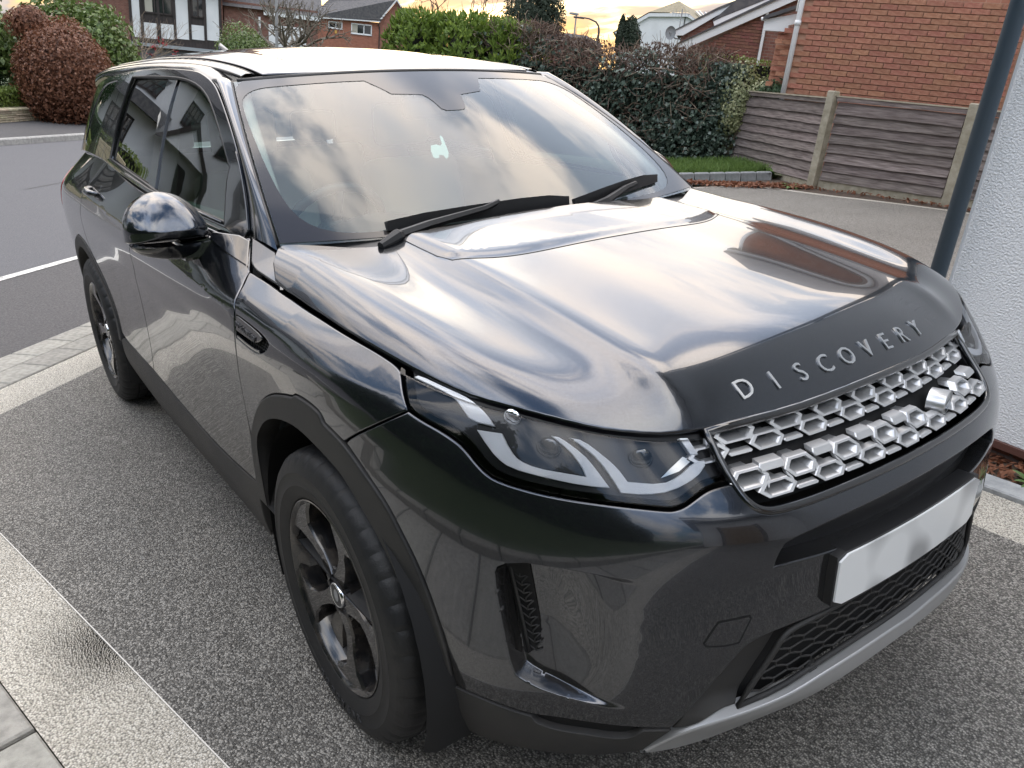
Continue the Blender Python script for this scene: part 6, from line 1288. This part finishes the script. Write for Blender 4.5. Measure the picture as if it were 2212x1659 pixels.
# --- small far roofs, trees and lamps on the skyline
f=Face((-81.2,45.2),(.48,.877)); H=empty('far_house'); tag(H,'low grey roofed house glimpsed between the brick gable and conifer hedge','house')
f.rect('wall',-1.6,2.6,-1,4.5,-4,0,mat('far_wall_grey',(.13,.12,.12),.9),H); b=MB(); b.add([f.p(-1.8,4.35,.3),f.p(2.9,4.5,.3),f.p(2.9,5.6,-2.5),f.p(-1.8,5.4,-2.5)],[(0,1,2,3)]); b.build('roof',TILE,H); f.rect('fascia',-1.8,2.8,4.25,4.42,.2,.32,UPVC,H)
f.slab('lean_to_roof',[(-.5,1.8),(2.2,1.8),(1.4,3.0),(-.5,3.2)],.5,1.5,TILE,H)
f=Face((-37.2,30.1),(.65,.76)); H=empty('far_house'); tag(H,'dark shallow roof showing just above the ivy hedge by the lamps','house')
b=MB(); q=[f.p(-1.2,3.75,0),f.p(.2,4.02,-.5),f.p(1.3,3.98,-.5),f.p(2.3,3.55,0),f.p(2.3,3.4,0),f.p(-1.2,3.5,0)]; b.add(q,[(0,1,2,3,4,5)]); b.add([f.p(-.2,3.9,-.5),f.p(1.0,3.9,-.5),f.p(1.0,3.9,-3),f.p(-.2,3.9,-3)],[(0,1,2,3)]); b.build('roof',TILE,H); f.rect('wall',-1.1,2.2,-1,3.5,-3,-.1,BRBM,H)
GALV=mat('galvanised_grey',(.30,.30,.30),.6); DKST=mat('dark_painted_steel',(.05,.052,.055),.5)
t=empty('street_lamp',(-44.51,36.96,-.6)); b=MB(); b.tube([(0,0,0),(0,0,6.3)],[.09,.05],10); b.build('column',GALV,t); b=MB(); b.box((-.25,-.45,6.27),(.10,.12,6.42),bev=.03); b.build('lantern',GALV,t); tag(t,'far plain street lamp with a flat head above the hedge','street lamp')
t=empty('street_lamp',(-34.44,30.27,-.6)); b=MB(); b.tube([(0,0,0),(0,0,4.7),(-.03,-.05,5.0),(-.15,-.17,5.2),(-.42,-.47,5.33),(-.75,-.85,5.36)],[.075,.06,.055,.05,.04,.035],10); b.build('column',DKST,t,smooth=True); b=MB(); b.frame_box((-.66,-.75,5.28),(-.66,-.75,.02),(.75,-.66,0),(0,0,1),(-.1,-.10,0),(.5,.10,.09),bev=.02); b.build('lantern',DKST,t); tag(t,'dark curved arm street lamp rising above the ivy hedge','street lamp')
bare_tree('bare_tree','leafless twiggy tree against the yellow sunset above the conifer hedge',(-66.0,41.4,-.5),11.2,.22,4,51,TWIGD,.55,.18,1)
bush('pine_tree','dark broad pine standing on the skyline behind the hedge','tree',(-58.1,43.9,5.4),(2.35,2.5,3.4),9000,.22,PINE,52,amp=.35,core=.85)
t=bush('cypress','small dark conifer beside the white house','tree',(-57.0,53.0,5.6),(.35,.38,2.0),1500,.25,PINE,53); bush('garden_tree','dark green garden tree beside the white house','tree',(-56.4,53.7,5.6),(.95,.95,1.75),3000,.25,PINE,54)
# ---------------------------------------------------------------- hedges on the right
def ivy_hedge():
    rng=np.random.default_rng(61); P=np.array([(-7.75,9.20),(-9.1,8.5),(-10.3,7.8),(-11.5,7.1)]); seg=np.diff(P,axis=0); Ls=np.linalg.norm(seg,axis=1); cum=np.r_[0,np.cumsum(Ls)]; L=cum[-1]
    t=empty('ivy_hedge',(*P[0],g1(*P[0]))); tag(t,'tall scruffy hedge of bare twigs overgrown with dark ivy beside the fence','hedge'); o=np.array([*P[0],g1(*P[0])])
    def pos(a,w,z): 
        x=np.stack([np.interp(a,cum,P[:,0]),np.interp(a,cum,P[:,1])],1); n=np.array([.39,.92]); return np.c_[x+n*w[:,None],z]
    topz=lambda a:2.08+.10*np.sin(a*2.3)+.06*np.sin(a*5.9)+.05*a
    n=17000; a=rng.random(n)*L; z0=gnd(*(pos(a,a*0,a)[:,:2].T)); hz=rng.random(n)**1.15; z=z0+.05+hz*(topz(a)-z0-.15); keep=rng.random(n)<np.where(hz>.80,.28,1)*(.55+.45*(np.sin(a*4.1+z*3)*np.cos(z*5.2-a*2)>-.35)); w=-.16*np.abs(rng.normal(size=n))+.10*np.sin(a*3.3)*np.cos(z*3.9)+.12
    C=pos(a,w,z)[keep]-o; N=np.tile([-.25,-.9,.45],(len(C),1))+.55*rng.normal(size=C.shape); mk_quads('ivy_leaves',leafquads(C,N,.075,rng,aspect=.8),IVY,t)
    # end face towards the fence
    n=3000; w=rng.random(n)*.5; z=rng.random(n)*1.6+.4; C=np.c_[-7.75+.39*w+.10*rng.normal(size=n),9.20+.92*w,z]-o; mk_quads('ivy_end',leafquads(C,np.tile([.8,-.3,.4],(n,1))+.6*rng.normal(size=(n,3)),.07,rng,aspect=.8),IVY,t)
    b=MB(); b2=MB()
    for k in range(1500):
        a0=rng.random()*L; zb=rng.random()**.6; p=pos(np.array([a0]),np.array([rng.uniform(-.14,.35)]),np.array([0.]))[0]; zz=g1(p[0],p[1]); zt=float(topz(a0)); p[2]=zz+.15+zb*(zt-zz-.25); d=rng.normal(size=3)*np.array([.9,.8,.55])+[0,-.15,.42]; d/=np.linalg.norm(d); l=rng.uniform(.16,.46); q=p+d*l*.5+rng.normal(size=3)*.035; e=p+d*l+rng.normal(size=3)*.05
        if e[2]>zt+.22: e[2]=zt+.22*rng.random()
        (b if rng.random()<.40 else b2).tube([p-o,q-o,e-o],[.0075,.006,.0035],4,cap=False)
    for k in range(700):
        a0=rng.random()*L; p=pos(np.array([a0]),np.array([rng.uniform(-.12,.5)]),np.array([0.]))[0]; zt=float(topz(a0)); p[2]=zt-rng.uniform(.1,.5); d=rng.normal(size=3)*np.array([.35,.35,.2])+[0,0,.8]; d/=np.linalg.norm(d); l=rng.uniform(.15,.42); e=p+d*l; e[2]=min(e[2],zt+rng.random()*.16); b2.tube([p-o,(p+e)/2-o+rng.normal(size=3)*.02,e-o],[.006,.005,.0028],4,cap=False)
    b.build('pale_twigs',TWIG,t); b2.build('brown_twigs',TWIGD,t)
    n=5000; a=rng.random(n)*L; w=rng.uniform(.05,.5,n); z=topz(a)-rng.random(n)**1.5*.75; C=pos(a,w,z)-o; mk_quads('dead_leaves',leafquads(C,rng.normal(size=C.shape),.05,rng),leafmat('withered_leaf',(.055,.033,.025),(.14,.09,.065),rough=.8),t)
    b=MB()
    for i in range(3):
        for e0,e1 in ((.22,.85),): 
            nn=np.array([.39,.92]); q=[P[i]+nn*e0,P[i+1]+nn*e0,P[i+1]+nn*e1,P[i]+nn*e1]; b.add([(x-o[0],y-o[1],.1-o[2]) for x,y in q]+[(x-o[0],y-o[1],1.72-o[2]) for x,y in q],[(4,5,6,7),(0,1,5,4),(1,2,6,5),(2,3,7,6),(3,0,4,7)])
    b.build('shade_core',mat('hedge_shade_brown',(.020,.015,.012),.95),t)  # added dark core that stops light passing through the ivy and twigs
ivy_hedge()
def conifer_hedge():
    rng=np.random.default_rng(71); t=empty('conifer_hedge',(-12.4,7.1,g1(-12.4,7.1))); o=np.array([-12.4,7.1,g1(-12.4,7.1)]); tag(t,'bright green leylandii hedge standing before the sunset sky','hedge')
    n=6500; Q=[]; C0=[]; 
    for (cx,cy,rx,ry,zt) in ((-12.95,6.75,.75,.8,2.36),(-12.1,7.25,.85,.8,2.42),(-11.4,7.65,.7,.7,2.30)):
        k=n//3; D=rng.normal(size=(k,3)); D/=np.linalg.norm(D,axis=1,keepdims=True); D[:,2]=np.where(D[:,2]<-.75,-D[:,2],D[:,2]); zc=.9; R_=np.array([rx,ry,zt-zc]); sg=np.sign(D)*np.abs(D)**.62; C=np.array([cx,cy,zc])+sg*R_*(lump(D,rng,12,.10)*(1-.22*rng.random(k)**2))[:,None]; C0.append((C,D))
    C=np.vstack([c for c,_ in C0]); D=np.vstack([d for _,d in C0]); up=D*.5+np.array([0,0,.9])+.35*rng.normal(size=D.shape); up/=np.linalg.norm(up,axis=1,keepdims=True)
    # each spray: a flat fan of narrow fingers
    quads=[]
    for j in range(4):
        d=up+.45*rng.normal(size=up.shape); d/=np.linalg.norm(d,axis=1,keepdims=True); s=np.cross(d,D+.01); s/=np.linalg.norm(s,axis=1,keepdims=True)+1e-9; l=rng.uniform(.06,.17,len(C))[:,None]; w=.014+.012*rng.random(len(C))[:,None]; quads.append(np.stack([C-o-s*w*.4,C-o+d*l*.55-s*w,C-o+d*l,C-o+d*l*.55+s*w],1))
    mk_quads('foliage',np.vstack(quads),CONI,t)
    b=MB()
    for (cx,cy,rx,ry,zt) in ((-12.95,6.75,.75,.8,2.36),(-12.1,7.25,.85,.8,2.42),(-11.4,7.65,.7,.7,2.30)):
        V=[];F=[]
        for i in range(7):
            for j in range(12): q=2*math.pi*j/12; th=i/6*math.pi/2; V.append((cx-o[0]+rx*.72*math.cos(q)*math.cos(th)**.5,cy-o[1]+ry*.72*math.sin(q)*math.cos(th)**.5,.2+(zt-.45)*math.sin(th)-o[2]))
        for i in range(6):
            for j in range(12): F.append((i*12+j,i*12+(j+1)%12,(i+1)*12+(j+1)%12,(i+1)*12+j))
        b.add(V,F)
    b.build('shade_core',CORE,t)  # closed dark domes added behind the sprays to block light, standing for shade
conifer_hedge()
boxhedge('clipped_hedge','small clipped hedge top showing behind the ivy hedge','hedge',(-8.95,10.2),(-7.85,10.9),.6,.4,2.16,2600,.05,BOXL,73,.03)
bush('euonymus','variegated cream and green shrub leaning on the fence post','bush',(-7.55,9.62,1.30),(.34,.30,.66),2600,.055,EUON,74,amp=.35)
bush('evergreen_shrub','dark green rounded shrub peeping over the fence by the downpipe','bush',(-6.9,9.75,1.55),(.40,.34,.28),2200,.05,YEW,75)
bush('euonymus','low variegated shrub behind the top of the fence','bush',(-7.15,9.75,1.58),(.32,.28,.24),1300,.05,EUON,76)
# ---------------------------------------------------------------- fence
FB=per_object_tint(mat('weathered_board',(.080,.062,.056),.85,col2=(.26,.22,.205),scale=3.5,detail=9,ramp=(.30,.75),bump=.6,bscale=9,stretch=(1.2,14,14)),.22,.04)
FC=mat('fence_concrete',(.25,.225,.165),.9,col2=(.36,.33,.26),scale=12,detail=6,bump=.6,bscale=60)
def fence(p0,p1,zt,label,seed,nb=8):
    p0,p1=np.array(p0,float),np.array(p1,float); L=np.linalg.norm(p1-p0); u=(p1-p0)/L; rr=random.Random(seed); z0_=g1(*p0); t=empty('timber_fence',(p0[0],p0[1],z0_),math.atan2(u[1],u[0])); tag(t,label,'fence','timber fence panels')
    zb1=g1(*p1)-z0_; H_=zt-z0_; n=14
    def plank(name,u0,u1,za,zb_,d0,d1,d2,m,sl=0.0,wob=0.0):
        """board along local x; front face leans from d1 (foot) back to d2 (head); edges left slightly wavy"""
        V=[]; ph=rr.random()*9
        for i in range(n+1):
            x=u0+(u1-u0)*i/n; w=wob*(math.sin(ph+x*5.3)+.6*math.sin(ph*2+x*11.7)); a=za+sl*x/L+w; b_=zb_+sl*x/L*.8+wob*.6*math.sin(ph*3+x*7)
            V+=[(x,-d0,a),(x,-d1-wob*.4*math.sin(x*9+ph),a),(x,-d2,b_),(x,-d0,b_)]
        F=[(4*i+j,4*i+(j+1)%4,4*i+4+(j+1)%4,4*i+4+j) for i in range(n) for j in range(4)]+[(0,1,2,3),(4*n,4*n+1,4*n+2,4*n+3)]
        b=MB(); b.add(V,F); return b.build(name,m,t)
    plank('gravel_board',.03,L-.03,-.2,.13,-.05,.0,.0,FC,zb1-.03)
    h=(H_-.07-.135)/nb
    for k in range(nb):
        a=.135+h*k; plank('board',.04,L-.04,a-.016,a+h+.006,-.035,.008+.010*rr.random(),-.020,FB,(zb1-.03)*(1-k/nb),.0035)
    plank('top_rail',.02,L-.02,H_-.055,H_,-.06,.012,.012,FB); plank('capping',.0,L,H_,H_+.018,-.07,.022,.022,mat('pale_capping',(.30,.26,.19),.85,col2=(.40,.36,.28),scale=9))
    return t
fence((-7.55,9.66),(-5.03,8.36),1.60,'weathered timber fence panel between the ivy hedge and concrete post',1)
fence((-4.93,8.34),(-3.20,8.38),1.63,'weathered timber fence panel between the two concrete posts',2)
fence((-3.10,8.40),(-1.2,8.44),1.63,'weathered timber fence panel running behind the white house corner',3)
for (x,y,zt,lab) in ((-7.62,9.70,1.66,'square concrete fence post standing against the ivy hedge'),(-4.98,8.33,1.70,'square concrete fence post between two timber panels'),(-3.15,8.38,1.70,'square concrete fence post seen just behind the blue downpipe')):
    b=MB(); zb=g1(x,y)-.1; b.box((-.055,-.055,0),(.055,.055,zt-zb),bev=.012); o=b.build('fence_post',FC); o.location=(x,y,zb); o.rotation_euler=(0,0,-.1); tag(o,lab,'fence post','concrete fence posts')
# edging of the little bed, grass, fallen leaves
kb=sheet('bed_edging',[(-7.15,7.05),(-5.75,8.72),(-5.95,8.85),(-7.3,7.2)],JOINT,-.02,.4)
for k in range(8):
    t=k/8; p=np.array([-6.98,7.22])*(1-t)+np.array([-5.88,8.66])*t; d=np.array([-5.88,8.66])-np.array([-6.98,7.22]); d/=np.linalg.norm(d); block('edging_block',p[0]+d[0]*.1,p[1]+d[1]*.1,d,.215,.10,.125,mat('edging_concrete',(.19,.20,.205),.85,col2=(.28,.29,.295),scale=15),kb,bev=.014)
rng=np.random.default_rng(81)
n=9000; a=rng.random(n); w=rng.random(n); C=np.array([-6.95,7.35])+np.outer(a,[1.0,1.35])+np.outer(w,[-1.1,.75]); z=gnd(C[:,0],C[:,1])+.10; h_=rng.uniform(.05,.14,n); d=rng.normal(size=(n,2))*.05; s=rng.normal(size=(n,2)); s/=np.linalg.norm(s,axis=1,keepdims=True); s*=.004
tag(mk_quads('grass',np.stack([np.c_[C-s,z],np.c_[C+s,z],np.c_[C+d+s*.4,z+h_],np.c_[C+d-s*.4,z+h_]],1),GRASS),'short green grass at the foot of the ivy hedge','grass',kind='stuff')
sheet('hedge_bed',[(-6.95,7.30),(-5.9,8.70),(-7.4,9.8),(-12.8,6.6),(-12.3,5.9),(-8.9,5.95)],SOIL,.07,.5)
n=1500; a=rng.random(n); C=np.array([-6.75,7.25])*(1-a)[:,None]+np.array([-5.0,8.22])*a[:,None]+rng.normal(size=(n,2))*[.12,.10]; C=np.vstack([C,np.c_[rng.uniform(-5,-.5,300),8.12+.12*rng.random(300)]]); n=len(C); q=leafquads(np.c_[C,gnd(C[:,0],C[:,1])+.018+.03*rng.random(n)],np.tile([0,0,1.],(n,1))+.5*rng.normal(size=(n,3)),.055,rng,aspect=.6)
tag(mk_quads('fallen_leaves',q,DEADL),'rust brown fallen leaves along the foot of the fence','leaves',kind='stuff')
def rosette(name,label,x,y,n,l,seed,m=None,tilt=.6):
    rr=np.random.default_rng(seed); t=empty(name,(x,y,g1(x,y)+.01)); tag(t,label,'plant')
    for k in range(n):
        az=2.4*k+rr.normal()*.2; el=tilt*(.4+.6*k/n)+rr.normal()*.08; L=l*(1-.35*k/n); V=[];F=[]; d=np.array([math.cos(az),math.sin(az)]); s=np.array([-d[1],d[0]])
        for i in range(7):
            v=i/6; r=L*v; w=L*.17*math.sin(math.pi*min(1,v*.92+.06))**.8; zz=L*v*math.sin(el)-.35*L*v*v*math.cos(el); r*=math.cos(el*.6)
            V+=[(*(d*r+s*w),zz+.18*w),(*(d*r),zz),(*(d*r-s*w),zz+.18*w)]
        for i in range(6):
            for j in range(2): F.append((3*i+j,3*i+j+1,3*i+j+4,3*i+j+3))
        mk('leaf',V,F,m or mat('foxglove_leaf',(.075,.135,.038),.45,col2=(.12,.19,.06),scale=30),t)
    return t
rosette('foxglove','small leafy green plant in the mulch at the foot of the white wall',.535,1.715,9,.105,3)
rosette('foxglove','second leafy green plant beside the brown wall plinth',.68,1.70,8,.11,4)
rosette('dandelion','broad leaved weed at the foot of the middle fence post',-5.15,8.12,9,.22,5)
rosette('dandelion','straggly weed growing over the edging blocks',-5.95,8.8,11,.30,6,tilt=1.0)
# ---------------------------------------------------------------- the white house beside the car
H=empty('white_house',(2.5,1.85,.2)); H.location=(0,0,0); tag(H,'white rough rendered house wall rising beside the parked car','house')
ROUGH=mat('roughcast_white',(.78,.785,.79),.9,bump=.9,bscale=120)
PL=mat('brown_plinth',(.085,.040,.030),.6,col2=(.13,.065,.05),scale=9); BRPL=brickmat('plinth_brick',(.13,.05,.035),(.17,.075,.05),(.12,.09,.08))
b=MB(); b.box((-.045,1.85,.285),(7.2,9.0,5.22)); b.build('wall',ROUGH,H)
b=MB(); b.box((-.035,1.862,-.1),(7.2,8.99,.284)); b.build('plinth',BRPL,H)
b=MB(); b.box((-.055,1.832,.255),(7.2,1.849,.284)); b.build('bell_cast',mat('brown_sill_board',(.105,.045,.034),.55),H)
b=MB(); b.box((-.052,1.843,.29),(-.040,1.858,5.2)); b.build('corner_bead',UPVC,H)
b=MB(); b.box((-.35,1.60,5.18),(7.5,1.84,5.22)); b.box((-.35,1.575,5.18),(7.5,1.60,5.40)); b.build('fascia',mat('dark_fascia',(.05,.05,.055),.5),H)
b=MB(); b.tube([(-.35,1.52,5.36),(7.5,1.52,5.36)],.055,10); b.build('gutter',mat('slate_blue_plastic',(.095,.14,.185),.36),H)
b=MB(); b.add([(-.4,1.50,5.40),(7.6,1.50,5.40),(7.6,5.2,7.9),(-.4,5.2,7.9),(7.6,9.0,5.4),(-.4,9.0,5.4)],[(0,1,2,3),(3,2,4,5)]); b.build('roof',TILE,H)
for k in range(9):
    y=1.50+k*.40; z=5.405+k*.27
    for j in range(26):
        if k>3: break
        q=MB(); q.frame_box((-.4+j*.31,y,z),(1,0,0),(0,.83,.56),(0,-.56,.83),(0,0,0),(.30,.44,.028),bev=.006); q.build('roof_tile',TILE,H)
b=MB(); b.tube([(-.088,1.805,.18),(-.088,1.805,4.95),(-.07,1.66,5.18),(-.05,1.53,5.32)],.034,20)
PIPE=b.build('downpipe',mat('slate_blue_plastic',(.095,.14,.185),.36),H,smooth=True)
for z in (.55,2.6,4.4):
    b=MB(); b.tube([(-.088,1.805,z-.02),(-.088,1.805,z+.02)],.039,20); b.box((-.10,1.82,z-.02),(-.03,1.86,z+.02)); b.build('pipe_clip',mat('slate_blue_plastic',(.095,.14,.185),.36),PIPE)
rng=np.random.default_rng(91)
sheet('wall_bed',[(-.05,1.66),(7,1.66),(7,1.87),(-.05,1.87)],SOIL,.006,.4)
n=900; C=np.c_[rng.uniform(0,2.2,n),rng.uniform(1.67,1.85,n)]; tag(mk_quads('bark_mulch',leafquads(np.c_[C,gnd(C[:,0],C[:,1])+.012+.012*rng.random(n)],np.tile([0,0,1.],(n,1))+.5*rng.normal(size=(n,3)),.045,rng,aspect=.4),DEADL),'brown bark mulch along the wall foot','mulch',kind='stuff')
kb=sheet('wall_edging',[(-.05,1.55),(7,1.55),(7,1.67),(-.05,1.67)],JOINT,-.02,.4)
for k in range(30): block('edging_slab',.02+k*.235,1.608,np.array([1,0]),.225,.112,.022,mat('edging_slab_grey',(.27,.28,.285),.8,col2=(.38,.39,.39),scale=18,bump=.4,bscale=90),kb)
# ---------------------------------------------------------------- what the paintwork mirrors: the rest of the close, behind and beside the camera
f=Face((5.2,3.0),(0,-1)); f.n=np.array([-1.,0,0]); H2=empty('garage_wing'); tag(H2,'white rendered garage front facing the bonnet of the car','garage')
b=MB(); b.box((5.2,-.55,0.05),(9,1.84,3.0)); b.build('wall',RENDER,H2)
for y0,y1 in ((.0,.9),): b=MB(); b.box((5.12,y0,.25),(5.199,y1,2.2)); dr=b.build('timber_door',mat('oak_door',(.20,.13,.075),.55,col2=(.30,.21,.13),scale=5,stretch=(1,9,.6)),H2)
for y in (-.06,.90): b=MB(); b.box((5.10,y,.2),(5.198,y+.09,2.3)); b.build('door_frame',TIMB,H2)
b=MB(); b.box((4.95,-.8,2.95),(9,1.84,3.15)); b.build('fascia',TIMB,H2); b=MB(); b.add([(4.9,-.85,3.15),(4.9,2.2,3.15),(8.0,2.2,5.2),(8.0,-.85,5.2)],[(0,1,2,3)]); b.build('roof',TILE,H2)
boxhedge('garden_hedge','tall dark conifer hedge along the lawn beside the drive','hedge',(9.0,-3.2),(-3.2,-5.6),1.2,-.4,2.9,20000,.16,YEW,101,.12)
for k,(x,y,h__) in enumerate(((6.5,-5.2,5.5),(2.2,-7.5,6.8),(9.5,-6,7))): bush('garden_tree',['dark evergreen tree above the garden hedge near the garage','tall dark evergreen tree behind the garden hedge','broad dark evergreen tree at the corner by the garage'][k],'tree',(x,y,h__*.55),(1.6,1.6,h__*.45),5000,.25,YEW,110+k,amp=.3)
boxhedge('boundary_hedge','tall dark boundary hedge along the far side of the neighbouring garden','hedge',(-3.9,-6.3),(-13.0,-12.2),1.4,-.8,3.6,16000,.18,YEW,105,.15)
for k,(x,y,h__) in enumerate(((-6.5,-9.6,6.5),(-11.0,-13.0,7.5))): bush('garden_tree',['rounded dark evergreen tree behind the boundary hedge','tall dark evergreen tree at the far end of the boundary hedge'][k],'tree',(x,y,h__*.55),(1.9,1.9,h__*.45),5000,.28,YEW,130+k,amp=.3)
kb=sheet('lawn_edging',[(-2.9,ly1(-2.9)-.46),(7,ly1(7)-.46),(7,ly1(7)-.62),(-2.9,ly1(-2.9)-.62)],JOINT,-.02,.5)
for k in range(24):
    x=-2.7+k*.4; block('edging_block',x,ly1(x)-.54,au,.39,.13,.10,PAVER,kb,bev=.012)
sheet('lawn',[(-2.9,ly1(-2.9)-.62),(7,ly1(7)-.62),(9,-3.2),(-.5,-5.2),(-3.2,-5.0)],LAWN,.06,.6)
f=Face((-25.5,-1.6),(-.18,-.984)); f.u=np.array([.18,-.984,0]); f.u/=np.linalg.norm(f.u); f.n=np.array([.984,.18,0])
H3=empty('cottage'); tag(H3,'white house with dark framed windows mirrored in the side glass','house')
f.rect('wall',0,15,-1,5.4,-7,0,RENDF,H3)
b=MB(); b.add([f.p(-.5,5.3,.6),f.p(15.5,5.3,.6),f.p(15.5,8.6,-3.5),f.p(-.5,8.6,-3.5),f.p(15.5,5.3,-7.6),f.p(-.5,5.3,-7.6)],[(0,1,2,3),(3,2,4,5)]); b.build('roof',TILE,H3); f.rect('eaves_board',-.4,15.4,5.1,5.35,.02,.5,TIMB,H3)
for (u0,u1,z0,z1) in ((1.0,2.9,3.2,4.5),(5.3,7.0,3.2,4.5),(9.5,11.6,3.2,4.5),(1.0,2.6,.5,1.8),(9.8,12.2,.5,1.8)): f.window(u0,u1,z0,z1,H3,fm=TIMB,mull=((u0+u1)/2,(u0*.75+u1*.25),(u0*.25+u1*.75)),fw=.11,tr=(z0+z1)/2)
f.rect('front_door',6.6,7.6,-.7,1.5,.01,.08,TIMB,H3); f.slab('porch_gable',[(4.4,2.0),(9.4,2.0),(6.9,3.6)],.8,1.0,RENDF,H3); f.slab('porch_roof',[(4.1,1.9),(4.5,1.9),(6.9,3.5),(9.3,1.9),(9.7,1.9),(6.9,3.9)],.02,1.15,TIMB,H3); f.slab('lean_to_roof',[(0,2.3),(4.3,2.3),(4.6,2.9),(0,2.9)],.02,.9,TILE,H3)
boxhedge('front_hedge','clipped green hedge along the front of the white cottage','hedge',(-22.6,-2.4),(-20.4,-13.5),-.8,-.6,.55,6000,.10,BOXL,103,.05)
b=MB(); b.frame_box((-21.9,-2.6,-.65),(.19,-.98,0),(.98,.19,0),(0,0,1),(0,0,0),(4.5,.3,.95)); tag(b.build('garden_wall',brickmat('buff_stone_wall',(.42,.35,.22),(.52,.44,.30),(.2,.17,.12),.3,.11)),'buff stone garden wall before the white cottage','wall')
for k,(x,y) in enumerate(((-33,-9),(-31,-3.5))): bare_tree('bare_tree',['tall leafless tree behind the white cottage roof','leafless tree at the end of the white cottage'][k],(x,y,-.5),12,.28,4,120+k,TWIGD,.5,.2,1)
